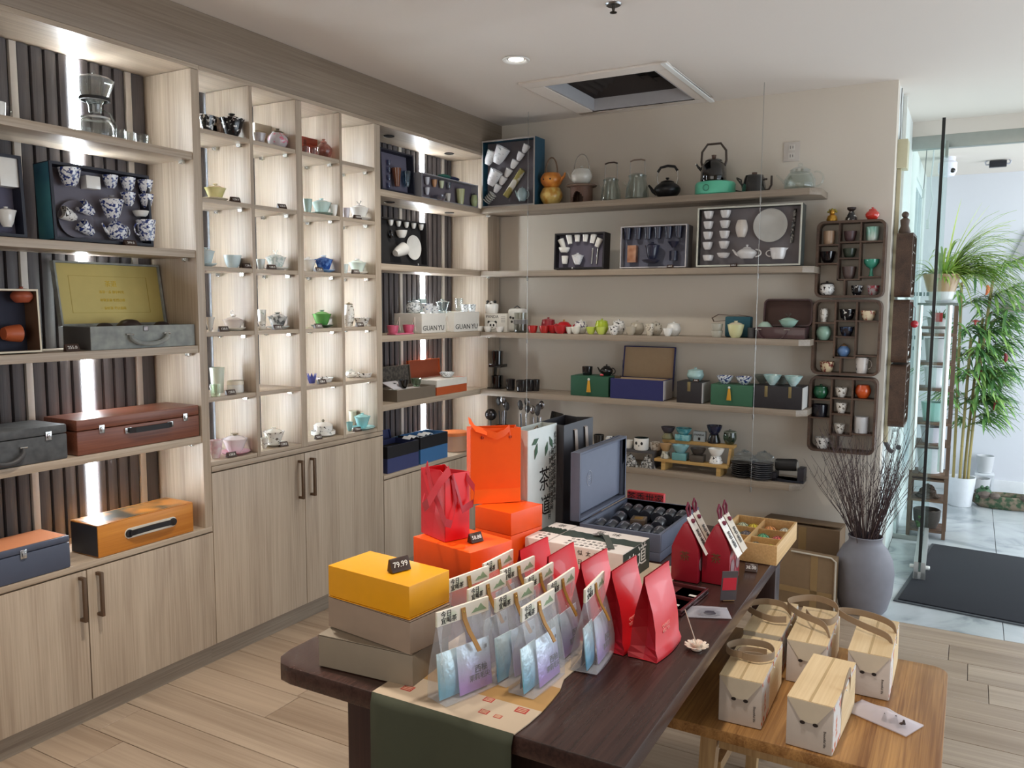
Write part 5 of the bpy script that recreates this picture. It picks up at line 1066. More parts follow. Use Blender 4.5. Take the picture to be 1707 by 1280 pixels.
# ---- lowest shelf
def b5(u, v, y=-.17): return bk(5, u, v, y)
for i, (u, y, wd, mt) in enumerate(((838, -.12, 24, smoke), (872, -.14, 24, glass(206, 206, 222, 0, .6)), (895, -.20, 20, glass(220, 220, 226, 0, .6)))):
    p = b5(u, 757, y); k = mpp(p); t = thing('utensil_jar', f'jar of wrapped metal tea strainers, {ordinal(i)} from the left on the lowest shelf', 'jar', p)
    MB().lathe(bowl(wd*k/2, 40*k, .85, .5, .002), n=20).build('jar_body', mt, t, smooth=True)
    for j in range(4):
        a = j*1.7+i; x, yy = 5*k*math.cos(a), 5*k*math.sin(a)
        s_ = MB().tube([(x*.5, yy*.5, 3*k), (x*1.3, yy*1.3, 64*k)], 1*k, 6); s_.ball((x*1.5, yy*1.5, (72+4*j)*k), 5*k, 10, 1, .45, 1.5)
        s_.build('strainer_spoon', P(140, 138, 140, .25, 1) if j % 2 else dgrey, t, smooth=True)
p = b5(818, 757, -.22); k = mpp(p); t = thing('ball_infuser', 'dark metal ball tea infuser on a stem at the left end of the lowest shelf', 'infuser', p)
MB().lathe([(0, 0), (9*k, 0), (9*k, 2*k), (1.4*k, 3*k), (1.2*k, 52*k), (0, 52*k)], n=16).build('stem', dgrey, t, smooth=True); MB().ball((0, 0, 61*k), 10*k, 18).build('ball', P(70, 68, 70, .2, .9), t, smooth=True)
p = b5(914, 760, -.20); k = mpp(p); o = MB().box(-11*k, -.006, 0, 11*k, .006, 74*k).xf(RX(-6) @ RY(10)).build('tablet_panel', black_g, bevel=.004); o.location = p+Vector((0, 0, .006)); tag(o, 'tilted glossy black panel standing on the lowest shelf', 'panel')
# riser and mugs
p = b5(1052, 779, -.19); k = mpp(p); t = thing('display_riser', 'dark grey plank riser on the lowest shelf carrying the white cups', 'riser', p)
MB().box(-60*k, -.05, 24*k, 45*k, .10, 28*k).build('plank_top', P(70, 68, 70, .5), t, bevel=.001)
for x in (-56, 41): MB().box(x*k, -.045, 0, (x+3)*k, .095, 24*k).build('foot', P(70, 68, 70, .5), t)
zr = p.z+28*k+.001
def onr(u, v, y, z): q = py(u, v, y, z); q.z = z; return q
for u, wd, hh, m_, nm, y in ((998, 18, 18, black_g, 'black animal shaped mug', -.2), (1019, 20, 16, blackwhite, 'white flowered mug', -.2), (1048, 15, 13, porc, 'plain white cup', -.19), (1093, 20, 13, pattern((140, 126, 110), (200, 190, 178), 60, .4, .5), 'beige patterned bowl', -.17)):
    p = onr(u, 745, y, zr); k = mpp(p); cup(f'{nm} on the grey riser of the lowest shelf', p, wd*k/2, hh*k, m_, foot=.8, name='mug', cat='mug')
p = onr(1069, 750, -.205, zr); k = mpp(p); t = thing('panda_mug', 'white mug with panda face and dark inside on the grey riser', 'mug', p)
MB().lathe([(0, 0), (11*k, 0), (12.5*k, 2*k), (12.5*k, 20*k)], n=28).build('mug_body', porc, t, smooth=True); MB().lathe([(12.5*k, 20*k), (11.6*k, 20*k), (10.5*k, 4*k), (0, 4*k)], n=28).build('glazed_inside', P(24, 34, 32, .2), t, smooth=True)
for sx in (-1, 1): MB().ball((sx*4.5*k, -11.6*k, 12*k), 2.4*k, 10, 1, .4, 1.1).build('eye_patch', ink, t, smooth=True)
MB().ball((0, -12.4*k, 8*k), 1.1*k, 8).build('nose', ink, t, smooth=True)
rs = random.Random(5)
def crumple(name, label, cat, p, rx, ry, h, mt, seed, kind=None):
    q = random.Random(seed); m = MB(); n, mm = 18, 9; vs = []; fs = []
    for j in range(mm+1):
        for i in range(n):
            a = 2*PI*i/n; tt = j/mm; rad = math.sin(PI*(.12+.88*tt)*.5+.0) if j < mm else .02
            rad = (1-tt)**.55; jit = .78+.4*q.random()
            vs.append((rx*rad*jit*math.cos(a), ry*rad*jit*math.sin(a), h*tt*(.8+.35*q.random()) if j else 0))
    for j in range(mm):
        for i in range(n): fs.append((j*n+i, j*n+(i+1) % n, (j+1)*n+(i+1) % n, (j+1)*n+i))
    fs.append(tuple(range(n))[::-1]); fs.append(tuple(mm*n+i for i in range(n)))
    o = m.add(vs, fs).build(name, mt); o.location = p; tag(o, label, cat); return o
film = glass(236, 240, 242, 0, .25)
for i, u in enumerate((1050, 1080)):
    p = b5(u, 782, -.215); k = mpp(p); crumple('wrapped_strainer', f'film wrapped bundle of silver strainers under the grey riser, {("left","right")[i]} one', 'bundle', p, 15*k, 9*k, 20*k, pattern((60, 58, 56), (190, 188, 184), 110, .42, .58, .25, .4), 11+i)
# two tier wooden stand
p = b5(1156, 792, -.18); k = mpp(p); t = thing('tiered_stand', 'two tier light bamboo stand with tea filter holders on the lowest shelf', 'stand', p, math.radians(-2))
bam = wood((196, 160, 98), (160, 122, 68), 'x', 14, .5)
MB().box(-62*k, -.07, 14*k, 62*k, -.005, 19*k).build('lower_board', bam, t, bevel=.001); MB().box(-56*k, .002, 44*k, 66*k, .06, 49*k).build('upper_board', bam, t, bevel=.001)
for x in (-50, 44): MB().box(x*k, -.065, 0, (x+7)*k, .058, 14*k).build('foot', bam, t)
for x in (-54, 58): MB().add([(x*k, -.03, 19*k), ((x+4)*k, -.03, 19*k), ((x+4)*k, .055, 19*k), (x*k, .055, 19*k), (x*k, .006, 44*k), ((x+4)*k, .006, 44*k), ((x+4)*k, .055, 44*k), (x*k, .055, 44*k)], [(0, 3, 2, 1), (4, 5, 6, 7), (0, 1, 5, 4), (1, 2, 6, 5), (2, 3, 7, 6), (3, 0, 4, 7)]).build('side_board', bam, t)
zl_, zu_ = p.z+19*k+.001, p.z+49*k+.001
def holder(label, p, r, h, mb, mt_, square=False):
    t = thing('tea_filter_holder', label, 'tea filter', p)
    if square: MB().box(-r*.85, -r*.7, 0, r*.85, r*.7, h*.5).build('base', mb, t, bevel=.003)
    else: MB().lathe([(0, 0), (r*.8, 0), (r*.85, h*.1), (r*.6, h*.42), (r*.62, h*.5), (0, h*.5)], n=24).build('base', mb, t, smooth=True)
    MB().lathe([(x, z+h*.5+.0004) for x, z in bowl(r, h*.5, .5, .6, .0025)], n=24).build('filter_bowl', mt_, t, smooth=True)
teal2 = pattern((66, 140, 150), (130, 182, 186), 40, .4, .6)
for u, wd, hh, a_, b_, sq, nm in ((1113, 24, 20, P(120, 116, 84, .4), P(70, 64, 72, .3), 0, 'olive tea filter holder with dark bowl'), (1139, 28, 20, teal2, teal2, 1, 'teal glazed tea filter holder'), (1190, 26, 29, black_g, P(30, 34, 60, .25, coat=.4), 0, 'black tea filter holder with navy bowl')):
    q = onr(u, 748, -.15, zu_); kk = mpp(q); holder(f'{nm} on the upper board of the bamboo stand', q, wd*kk/2, hh*kk, a_, b_, sq)
q = onr(1166, 748, -.145, zu_); kk = mpp(q); o = MB().box(-10*kk, -.012, 0, 10*kk, .018, 17*kk).build('gift_box', P(168, 178, 182, .6), bevel=.001); o.location = q; tag(o, 'small pale blue printed box on the upper board of the bamboo stand', 'box'); text('PANDA', 5*kk, ink, 'lettering', o, (0, -.0125, 11*kk), (PI/2, 0, 0)); bx('print_patch', ink, o, (-2*kk, -.0125, 2*kk), (2*kk, -.0119, 7*kk))
q = onr(1216, 757, -.15, zu_); kk = mpp(q); jar('dark green glass jar at the right of the upper bamboo board', q, 11*kk, 20*kk, glass(110, 140, 116, 0, .7), P(120, 130, 116, .4), neck=.9)
for u, wd, hh, a_, b_, sq, nm in ((1109, 20, 24, pattern((120, 116, 104), (196, 192, 176), 50, .4, .55), P(176, 140, 96, .5), 0, 'grey jar shaped filter holder with wooden top'), (1134, 28, 24, P(96, 150, 152, .3, coat=.4), P(134, 180, 186, .25, coat=.4), 1, 'pale teal filter holder with bowl'), (1163, 26, 22, P(74, 66, 58, .4), P(60, 54, 50, .4), 1, 'brown square filter holder'), (1193, 27, 24, blackwhite, porc, 0, 'white panda filter holder with white bowl')):
    q = onr(u, 778, -.215, zl_); kk = mpp(q); holder(f'{nm} on the lower board of the bamboo stand', q, wd*kk/2, hh*kk, a_, b_, sq)
for i, (u, v, r_, n) in enumerate(((1236, 806, 18, 7), (1268, 808, 20, 8))):
    for j in range(n):
        p = b5(u, v, -.19 if i == 0 else -.20); k = mpp(p); o = MB().lathe(plate(r_*k*(1-.03*(j % 3)), 4.4*k), n=26).build('saucer', P(40, 36, 36, .35) if i == 0 else P(86, 86, 92, .35, .3), smooth=True)
        o.location = p+Vector((.0015*(j % 2), 0, j*3.4*k)); tag(o, f'{("dark brown","grey metal")[i]} saucer, {ordinal(j)} from the bottom of its stack on the lowest shelf', 'plate', ('stack of brown saucers', 'stack of metal saucers')[i])
p = b5(1250, 800, -.15); k = mpp(p)
for i, (u, y) in enumerate(((1240, -.185), (1272, -.195))):
    p = b5(u, 806, y); k = mpp(p); o = crumple('plastic_film', f'crumpled clear plastic film over the {("brown","metal")[i]} saucer stack', 'film', p+Vector((0, 0, (29 if i == 0 else 31)*k)), 22*k, 16*k, 16*k, film, 30+i)
p = b5(1314, 818, -.165); k = mpp(p); t = thing('hand_grinder', 'black cylinder grinder lying in a dark stand at the right end of the lowest shelf', 'grinder', p)
MB().lathe([(0, -17*k), (9*k, -17*k), (10*k, -15*k), (10*k, 15*k), (9*k, 17*k), (0, 17*k)], n=28).xf(T(-4*k, -.01, 27*k) @ RY(86)).build('cylinder', black_m, t, smooth=True); MB().lathe([(0, 0), (8*k, 0), (8*k, 1*k), (0, 1*k)], n=24).xf(T(13.4*k, -.01, 26*k) @ RY(86)).build('end_cap', P(170, 164, 156, .4), t, smooth=True)
MB().box(-24*k, -.05, 0, 26*k, .04, 4*k).box(16*k, -.05, 4*k, 26*k, .04, 24*k).box(-24*k, -.05, 4*k, -18*k, .04, 14*k).build('stand', P(34, 34, 44, .5), t, bevel=.001)
# ================================================================ curio shelves
cw = wood((98, 74, 58), (62, 44, 36), 'x', 14, .5); cv = wood((98, 74, 58), (62, 44, 36), 'z', 14, .5)
def curio(label, M, W, H, D=.10, t=.012):
    o = thing('curio_shelf', label, 'curio shelf', M=M, group=None)
    ou = rrect(0, 0, W, H, .035, 4); inn = rrect(t, t, W-t, H-t, .026, 4); m = MB(); n = len(ou)
    for i in range(n):
        j = (i+1) % n; m.add([(ou[i][0], 0, ou[i][1]), (ou[j][0], 0, ou[j][1]), (inn[j][0], 0, inn[j][1]), (inn[i][0], 0, inn[i][1]), (ou[i][0], D, ou[i][1]), (ou[j][0], D, ou[j][1]), (inn[j][0], D, inn[j][1]), (inn[i][0], D, inn[i][1])], [(0, 1, 2, 3), (4, 7, 6, 5), (0, 4, 5, 1), (3, 2, 6, 7)])
    m.build('outer_frame', cw, o)
    v1, v2, b = .335*W, .645*W, .245*H; e = .008
    def bar(nm, x0, z0, x1, z1, mt): bx(nm, mt, o, (x0, .004, z0), (x1, D-.002, z1))
    bar('divider', v1-e/2, b-e, v1+e/2, H-t, cv); bar('divider', v2-e/2, b, v2+e/2, H-t, cv)
    bar('shelf_board', v1-e/2, b-e, v2+e/2, b, cw); bar('shelf_board', v2+e/2, .275*H-e, W-t, .275*H, cw)
    bar('divider', .44*W-e/2, t, .44*W+e/2, b-e, cv)
    for f in (.70, .455): bar('shelf_board', t, f*H-e, v1-e/2, f*H, cw)
    for f in (.73, .52): bar('shelf_board', v1+e/2, f*H-e, v2-e/2, f*H, cw)
    bar('shelf_board', v2+e/2, .73*H-e, W-t, .73*H, cw)
    bar('mount_rail', t, H-.05, W-t, H-t, cv) if False else None
    return o
lev = dict(c=(.70, .455, None), )
CUR = ((2.002, 1.587), (1.999, 1.176), (1.996, .757)); CH = (.402, .400, .408); CWd = .338
for i, ((x, z), nm) in enumerate(zip(CUR, ('top', 'middle', 'lowest'))):
    curio(f'{nm} dark wooden curio shelf with small compartments on the back wall', T(x, -.104, z), CWd, CH[i])
def cz(i, f): return CUR[i][1]+(CH[i]*f if f > 0 else .012)+LIFT
def ci(i, f, u, v, y=-.058): p = at(u, v, 1, y); p.z = cz(i, f); return p
cn_ = ('top', 'middle', 'lowest')
def cfit(i, f, p, r):
    W = CWd; x = p.x-CUR[i][0]; v1, v2, e, tt = .335*W, .645*W, .008, .012
    if f == 0: lo, hi = (tt, .44*W-e/2) if x < .44*W else (.44*W+e/2, W-tt)
    else: lo, hi = (tt, v1-e/2) if x < v1 else (v1+e/2, v2-e/2) if x < v2 else (v2+e/2, W-tt)
    if f == 0 and lo < .1: lo = tt
    r = min(r, (hi-lo)/2-.0025, .040); p.x = CUR[i][0]+min(max(x, lo+r+.002), hi-r-.002); return r
def cc(i, f, u, v, w, h, m_, nm, **k): p = ci(i, f, u, v); q = mpp(p); r = cfit(i, f, p, w*q/2); return cup(f'{nm} in the {cn_[i]} curio shelf', p, r, h*q, m_, **k)
def cj(i, f, u, v, w, h, m_, nm, **k): p = ci(i, f, u, v); q = mpp(p); r = cfit(i, f, p, w*q/2); return jar(f'{nm} in the {cn_[i]} curio shelf', p, r, h*q, m_, **k)
# on top
def ontop(u): p = at(u, 364, 1, -.055); p.z = CUR[0][1]+CH[0]+LIFT; return p
p = ontop(1387); k = mpp(p); t = thing('figurine', 'small golden seated figurine on top of the curio shelf', 'figurine', p)
gl_ = P(200, 150, 60, .3, .6)
MB().lathe([(0, 0), (8*k, 0), (9*k, 3*k), (7*k, 9*k), (3*k, 12*k), (0, 12*k)], n=18).build('body', gl_, t, smooth=True); MB().ball((0, -1*k, 15*k), 4.6*k, 14).build('head', gl_, t, smooth=True)
m = MB(); [m.ball((6.5*k*math.cos(a), 0, 15*k+5*k*math.sin(a)), 2*k, 8) for a in (0.2, .9, 1.57, 2.2, 2.9)]; m.build('mane', P(160, 150, 60, .4, .3), t, smooth=True)
p = ontop(1419); k = mpp(p); t = thing('figurine', 'dark bell shaped pot with knob lid on top of the curio shelf', 'figurine', p)
MB().lathe([(0, 0), (10*k, 0), (9*k, 5*k), (5*k, 12*k), (4*k, 15*k), (0, 15*k)], n=22).build('body', darkfloral, t, smooth=True); MB().lathe([(0, 15.2*k), (3*k, 15.2*k), (7*k, 19*k), (7*k, 22*k), (3*k, 22*k), (0, 21*k)], n=18).build('knob', P(50, 38, 34, .4), t, smooth=True)
p = ontop(1454); k = mpp(p); jar('glossy red round pot on top of the curio shelf', p, 11*k, 16*k, P(196, 52, 40, .2, coat=.6), neck=.5)
cc(0, .70, 1382, 403, 19, 22, P(186, 156, 130, .3, coat=.3), 'beige pink cup', foot=.85, pw=.4); cc(0, .455, 1380, 434, 25, 19, glass(120, 104, 124, 0, .7), 'violet glass goblet', foot=.5)
cc(0, .73, 1417, 400, 21, 17, P(92, 70, 72, .4), 'dull brown bowl', foot=.6); cc(0, .52, 1416, 428, 22, 15, P(60, 70, 58, .3), 'dark green bowl', foot=.6); cc(0, .245, 1415, 463, 23, 20, P(96, 80, 76, .4), 'grey brown bowl', foot=.6)
cc(0, .73, 1454, 400, 22, 23, pattern((96, 160, 140), (214, 216, 206), 8, .4, .7), 'white and green mug', foot=.8, pw=.4)
p = ci(0, .275, 1452, 458); k = mpp(p); t = thing('stem_cup', 'jade green stem cup in the top curio shelf', 'cup', p); MB().lathe([(0, 0), (4.5*k, 0), (3*k, 3*k), (2.2*k, 10*k), (3*k, 13*k), (8*k, 16*k), (12*k, 22*k), (12.4*k, 28*k), (11.4*k, 28*k), (9*k, 20*k), (0, 16*k)], n=26).build('cup_body', P(62, 148, 124, .2, coat=.5), t, smooth=True)
cj(0, 0, 1378, 493, 26, 18, blackwhite, 'black and white covered jar', lidm=P(40, 32, 32, .4), neck=.8); cc(0, 0, 1428, 493, 19, 16, darkfloral, 'dark speckled bowl, left one,', foot=.6); cc(0, 0, 1455, 493, 20, 16, pattern((150, 60, 70), (160, 150, 150), 60, .42, .5), 'red speckled bowl, right one,', foot=.6)
p = ci(1, .70, 1373, 533); k = mpp(p); t = thing('vase', 'small white flowered vase in the middle curio shelf', 'vase', p); MB().lathe([(0, 0), (5*k, 0), (4*k, 2*k), (7*k, 12*k), (6.5*k, 20*k), (5*k, 22*k), (4.4*k, 22*k), (0, 20*k)], n=22).build('vase_body', floral, t, smooth=True)
cc(1, .73, 1412, 529, 25, 18, darkfloral, 'black flowered bowl', foot=.6); cc(1, .73, 1447, 534, 27, 16, pattern((160, 70, 56), (226, 208, 176), 44, .38, .46), 'cream bowl with red pattern', foot=.6)
cc(1, .52, 1411, 559, 23, 15, pattern((60, 80, 110), (40, 36, 44), 50, .4, .5), 'dark blue speckled bowl', foot=.6); cj(1, .455, 1371, 588, 26, 23, P(148, 184, 166, .25, coat=.5), 'celadon round pot', neck=.6, lid=False); cj(1, .245, 1406, 593, 21, 17, P(96, 130, 176, .25, coat=.5), 'small blue pot with brown neck', neck=.5, lidm=P(120, 90, 60, .4))
cc(1, 0, 1378, 624, 29, 17, pattern((130, 60, 54), (216, 196, 160), 44, .42, .5), 'cream bowl with brown red painting', foot=.65)
p = ci(1, 0, 1436, 627); k = mpp(p); jug('white pitcher with blue black sprig in the middle curio shelf', p, 10*k, 26*k, pattern((50, 54, 70), (216, 208, 202), 50, .33, .37, .25, .4), 180)
cj(2, .70, 1367, 663, 26, 18, P(32, 92, 62, .2, coat=.5), 'dark green covered pot with white medallion', neck=.85); cc(2, .73, 1402, 660, 21, 16, floral, 'white flowered cup, upper one', foot=.55); cj(2, .73, 1438, 669, 26, 22, P(200, 82, 32, .2, coat=.6), 'bright orange pot', neck=.75, lid=False)
cc(2, .455, 1366, 690, 26, 20, P(28, 28, 38, .2, coat=.5), 'black mug with star mark', foot=.9); cc(2, .52, 1402, 689, 20, 17, floral, 'white flowered cup, middle one', foot=.55); cc(2, .245, 1399, 721, 19, 16, floral, 'white flowered cup, lower one', foot=.55)
p = ci(2, .275, 1435, 722); k = mpp(p); o = MB().lathe([(0, 0), (11*k, 0), (11.5*k, 1*k), (11.5*k, 27*k), (10.5*k, 27*k), (10.5*k, 2*k), (0, 2*k)], n=26).build('white_beaker', P(206, 204, 204, .3), smooth=True); o.location = p; tag(o, 'plain white cylinder beaker in the lowest curio shelf', 'beaker')
cc(2, 0, 1370, 751, 28, 18, blackwhite, 'white bowl with dark ink painting', foot=.65)
# side wall curio shelves, seen from their narrow side
for i, (z, hh, nm) in enumerate(((1.592, .335, 'top'), (1.243, .335, 'middle'), (.897, .335, 'lowest'))):
    curio(f'{nm} dark wooden curio shelf on the white side wall, seen edge on', T(2.458, .03, z) @ RZ(90), .33, hh, .078)
    for j, f in enumerate((.73, 0)):
        p = Vector((2.43, .03+.30*(.83 if f else .78), z+(f*hh if f else .012)+LIFT)); cup(f'small pale cup at the {("upper","lower")[j]} level of the {nm} side wall curio shelf', p, .024, .04, (porc, floral)[(i+j) % 2], foot=.6)
p = Vector((2.41, .12, 1.592+.335+LIFT)); t = thing('statuette', 'small dark brown statuette on the side wall curio shelf', 'statue', p)
MB().lathe([(0, 0), (.028, 0), (.03, .01), (.02, .04), (.024, .07), (.012, .082), (0, .082)], n=18).build('body', P(86, 68, 56, .5), t, smooth=True); MB().ball((0, 0, .098), .018, 12).build('head', P(76, 60, 50, .5), t, smooth=True)
t = thing('red_ornament', 'shiny red ball ornament hanging in front of the side wall curio shelf', 'ornament', (2.485, .05, 1.45)); MB().ball((0, 0, 0), .020, 16).build('ball', P(180, 30, 44, .2, coat=.6), t, smooth=True); MB().tube([(0, 0, .02), (0, .0, .085), (-.026, .0, .112)], .0012, 6).build('hanging_thread', P(120, 24, 34, .6), t)
# ================================================================ side wall: conduits, window, door, entry
t = thing('junction_box', 'beige electrical junction box with conduit on the white side wall', 'electrical box', (2.356, .16, 0))
bg_ = P(200, 194, 164, .5)
MB().box(.0, -.05, 2.27, .05, .07, 2.42).build('box_body', bg_, t, bevel=.004); MB().box(.002, -.035, .80, .022, .0, 2.268).build('conduit', P(186, 176, 146, .5), t, bevel=.002); MB().tube([(.011, -.018, .80), (.03, -.018, .76), (.05, -.02, .745)], .012, 10).build('conduit_end', dgrey, t, smooth=True)
MB().tube([(.006, .0, 2.42), (.006, .02, 2.5), (.006, -.03, 2.6), (.006, -.01, 2.69)], .003, 6).build('cable', P(120, 118, 116, .6), t)
t = thing('cable_trunking', 'narrow white cable trunking running down the side wall', 'trunking', (2.357, .33, 0)); MB().box(0, 0, .1, .02, .03, 2.69).build('cover', P(222, 222, 216, .5), t, bevel=.002)
t = thing('door_lever', 'white lever handle low on the side wall', 'lever', (2.357, .50, .80)); MB().box(0, -.02, -.03, .02, .02, .05).build('rosette', white_paint, t, bevel=.003); MB().tube([(.02, 0, .02), (.05, 0, .02), (.06, -.05, -.02), (.06, -.10, -.06)], .012, 8).build('lever', P(226, 230, 230, .4), t, smooth=True); MB().tube([(.06, -.10, -.06), (.06, -.112, -.07)], .014, 8).build('dark_tip', dgrey, t)
w_ = struct('window_1', MB().box(2.30, 1.75, .25, 2.345, 1.80, 2.45).box(2.30, 2.70, .25, 2.345, 2.75, 2.45).box(2.30, 1.80, .25, 2.345, 2.70, .30).box(2.30, 1.80, 2.40, 2.345, 2.70, 2.45).box(2.30, 2.23, .30, 2.345, 2.27, 2.40), P(226, 232, 234, .5))
bx('pane', glass(234, 244, 248, 0, .05), w_, (2.318, 1.80, .30), (2.324, 2.23, 2.40)); bx('pane', glass(234, 244, 248, 0, .05), w_, (2.318, 2.27, .30), (2.324, 2.70, 2.40))
alu = P(168, 172, 168, .35, .7)
YP = 1.17
gt = glass(243, 250, 248, 0, .03)
tr1 = struct('trim_1', MB().box(2.356, YP-.03, 2.53, 4.7, YP+.03, 2.61), alu, bevel=.002)
tag(MB().box(2.356, YP-.031, 2.61, 4.7, YP+.031, 2.70).build('trim_2', ceil_paint), kind='structure')
t = thing('glass_sidelight', 'fixed clear glass panel left of the open entry door', 'glass panel', (2.36, YP, 0)); MB().box(0, -.005, .01, .205, .005, 2.53).build('pane', gt, t); MB().box(0, -.012, 0, .205, .012, .03).build('bottom_rail', alu, t, bevel=.001)
# open glass door seen edge on
dn, df = Vector((2.562, .285, 0)), Vector((2.543, YP-.06, 0)); L_ = (df-dn).length; ang = math.atan2(df.y-dn.y, df.x-dn.x)
d1 = tag(thing('door_1', 'frameless glass entry door standing open edge on, with long silver pull bars', 'door', dn, ang), kind=None)
MB().box(.012, -.005, .055, L_, .005, 2.53).build('glass_leaf', gt, d1); MB().box(0, -.008, .11, .0118, .008, 2.545).build('edge_seal', P(18, 22, 22, .4), d1)
MB().box(0, -.030, .014, L_, -.0055, .11).box(0, .0055, .014, L_, .030, .11).box(0, -.030, .014, L_, .030, .054).build('bottom_rail', P(190, 192, 190, .35, .6), d1, bevel=.002)
MB().box(L_-.10, -.022, 2.46, L_, -.0055, 2.55).box(L_-.10, .0055, 2.46, L_, .022, 2.55).build('top_patch_fitting', P(150, 156, 150, .35, .6), d1, bevel=.002)
for s_ in (-1, 1):
    lk = MB().lathe([(0, 0), (.012, 0), (.012, .018), (.009, .022), (0, .022)], n=16).xf(T(.05, s_*.030, .07) @ RX(-90*s_)).build('lock_cylinder', P(226, 226, 220, .3, .3), d1, smooth=True)
    MB().tube([(.30, s_*.075, .58), (.30, s_*.075, 1.55)], .0165, 14).build('pull_bar', P(206, 208, 204, .3, .7), d1, smooth=True)
    for z in (.72, 1.42): MB().tube([(.30, s_*.005, z), (.30, s_*.07, z)], .009, 8).build('standoff', steel, d1, smooth=True)
dc = P(90, 110, 108, .5)
for z, ws in ((1.62, (.012, .006, .016, .008, .014)), (1.42, (.008, .014, .006, .012)), (1.34, (.010, .010, .012, .016)), (1.27, (.006, .006, .016, .012))):
    x_ = .045
    for w0 in ws: bx('faded_lettering', dc, t, (x_, -.0056, z-.012), (x_+w0, -.005, z+.012)); x_ += w0+.009
# mat
t = thing('door_mat', 'large black ribbed entrance mat on the marble floor', 'mat', (2.463, -.125, .0012), math.radians(-6)); mat_m = pattern((20, 22, 28), (40, 42, 50), 420, .4, .6, .95, 0)
MB().box(.02, .02, 0, 1.72, 1.24, .012).build('mat_pile', mat_m, t, bevel=.003); MB().box(0, 0, 0, 1.74, .019, .006).box(0, 1.241, 0, 1.74, 1.26, .006).box(0, .02, 0, .019, 1.24, .006).box(1.721, .02, 0, 1.74, 1.24, .006).build('rubber_edge', P(74, 78, 82, .7), t)
# vase with twigs
vc = Vector((2.335, -.335, .0012)); vs = P(120, 119, 126, .6, vary=.14, scale=14)
t = thing('floor_vase', 'tall grey ceramic floor vase of dry twigs beside the cardboard boxes', 'vase', vc)
MB().lathe([(0, 0), (.10, 0), (.115, .02), (.135, .10), (.142, .20), (.132, .27), (.105, .325), (.080, .352), (.078, .372), (.084, .384), (.080, .388), (.070, .372), (.072, .35), (.02, .05), (0, .05)], n=40).build('vase_body', vs, t, smooth=True)
q = random.Random(12); tw = [MB(), MB()]
for i in range(120):
    a = q.random()*2*PI; r0 = .05*math.sqrt(q.random()); sp = .06+.22*q.random(); h = .36+.34*q.random(); ln = q.random()*.5-.25
    x0, y0_ = r0*math.cos(a), r0*math.sin(a); pts = []
    for j in range(6):
        f = j/5; pts.append((x0+sp*math.cos(a)*f**1.3+ln*.05*math.sin(f*6+i), y0_+sp*math.sin(a)*f**1.3+.014*math.sin(f*5+i*2), .30+h*f))
    m = tw[i % 2]; m.tube(pts, [.0022, .002, .0018, .0015, .0012, .0008], 4)
    for b in range(3):
        j = 2+b; p0 = Vector(pts[j]); d_ = Vector((q.random()-.5, q.random()-.5, .9)).normalized()*(.06+.06*q.random()); m.tube([p0, p0+d_*.5+Vector((.006, 0, 0)), p0+d_], [.0013, .001, .0006], 3)
tag(tw[0].build('dry_twigs', P(60, 44, 48, .8), t), kind='stuff'); tag(tw[1].build('dry_twigs', P(84, 66, 62, .8), t), kind='stuff')
# cardboard boxes leaning behind the table
kr = P(132, 108, 80, .75, vary=.1); tape = P(150, 122, 82, .35, coat=.3)
t = thing('cardboard_box', 'brown cardboard box with tape and clear rim leaning in front, right of the dark table', 'cardboard box', (1.90, -.44, .0012), math.radians(-8))
MB().box(0, 0, 0, .32, .06, .285).build('box_body', kr, t, bevel=.004); bx('packing_tape', tape, t, (.20, -.0012, .01), (.235, 0, .28)); bx('packing_tape', tape, t, (.01, -.0012, .07), (.31, -.0002, .10)); MB().tube([(.10, -.004, .287), (.30, -.004, .287), (.322, -.004, .270), (.324, -.004, .01)], .005, 8).build('plastic_edge', P(190, 180, 164, .3), t, smooth=True)
t = thing('cardboard_box', 'taller brown cardboard box with flap standing against the back wall behind the vase', 'cardboard box', (1.80, -.20, .0012), math.radians(-3))
MB().box(0, 0, 0, .40, .16, .36).build('box_body', P(126, 102, 76, .75, vary=.1), t, bevel=.004); bx('packing_tape', tape, t, (.19, -.0012, .01), (.23, 0, .355))
MB().add([(0, .155, .362), (.40, .155, .362), (.40, .01, .372), (0, .01, .372), (0, .155, .366), (.40, .155, .366), (.40, .01, .376), (0, .01, .376)], [(0, 3, 2, 1), (4, 5, 6, 7), (0, 1, 5, 4), (1, 2, 6, 5), (2, 3, 7, 6), (3, 0, 4, 7)]).build('flap', P(112, 90, 66, .75), t)
# ================================================================ entry beyond the glass
struct('baseboard_entry', MB().box(2.356, 2.982, 0, 4.7, 3.0, .12), P(224, 226, 228, .5), bevel=.002)
struct('baseboard_side', MB().box(2.356, 1.21, 0, 2.37, 2.98, .10), P(224, 226, 228, .5), bevel=.002)
def pv(u, v, y, z): p = at(u, v, 1, y); p.z = z; return p
# plant rack
rk = thing('plant_rack', 'tall brown wooden plant rack behind the glass sidelight', 'rack', (2.43, 1.27, .0012))
rw = wood((120, 92, 72), (84, 62, 50), 'z', 14, .5); rwx = wood((120, 92, 72), (84, 62, 50), 'x', 14, .5)
RX1, RD = .235, .26
for x in (0, RX1-.022):
    for y in (0, RD-.022): bx('post', rw, rk, (x, y, 0), (x+.022, y+.022, 1.545))
lv_ = (1.545, 1.345, 1.155, .985, .760, .615, .41)
for z in lv_: bx('shelf', P(112, 116, 110, .5) if z > 1.5 else rwx, rk, (0, -.002, z), (RX1, RD, z+.018), .001)
for z in (.395, .255, .05):
    for j in range(7): bx('slat', rwx, rk, (.002, .004+j*.037, z-.012), (RX1-.002, .03+j*.037, z))
bx('red_charm', P(150, 34, 34, .5), rk, (.10, -.010, 1.44), (.15, -.003, 1.50), .002)
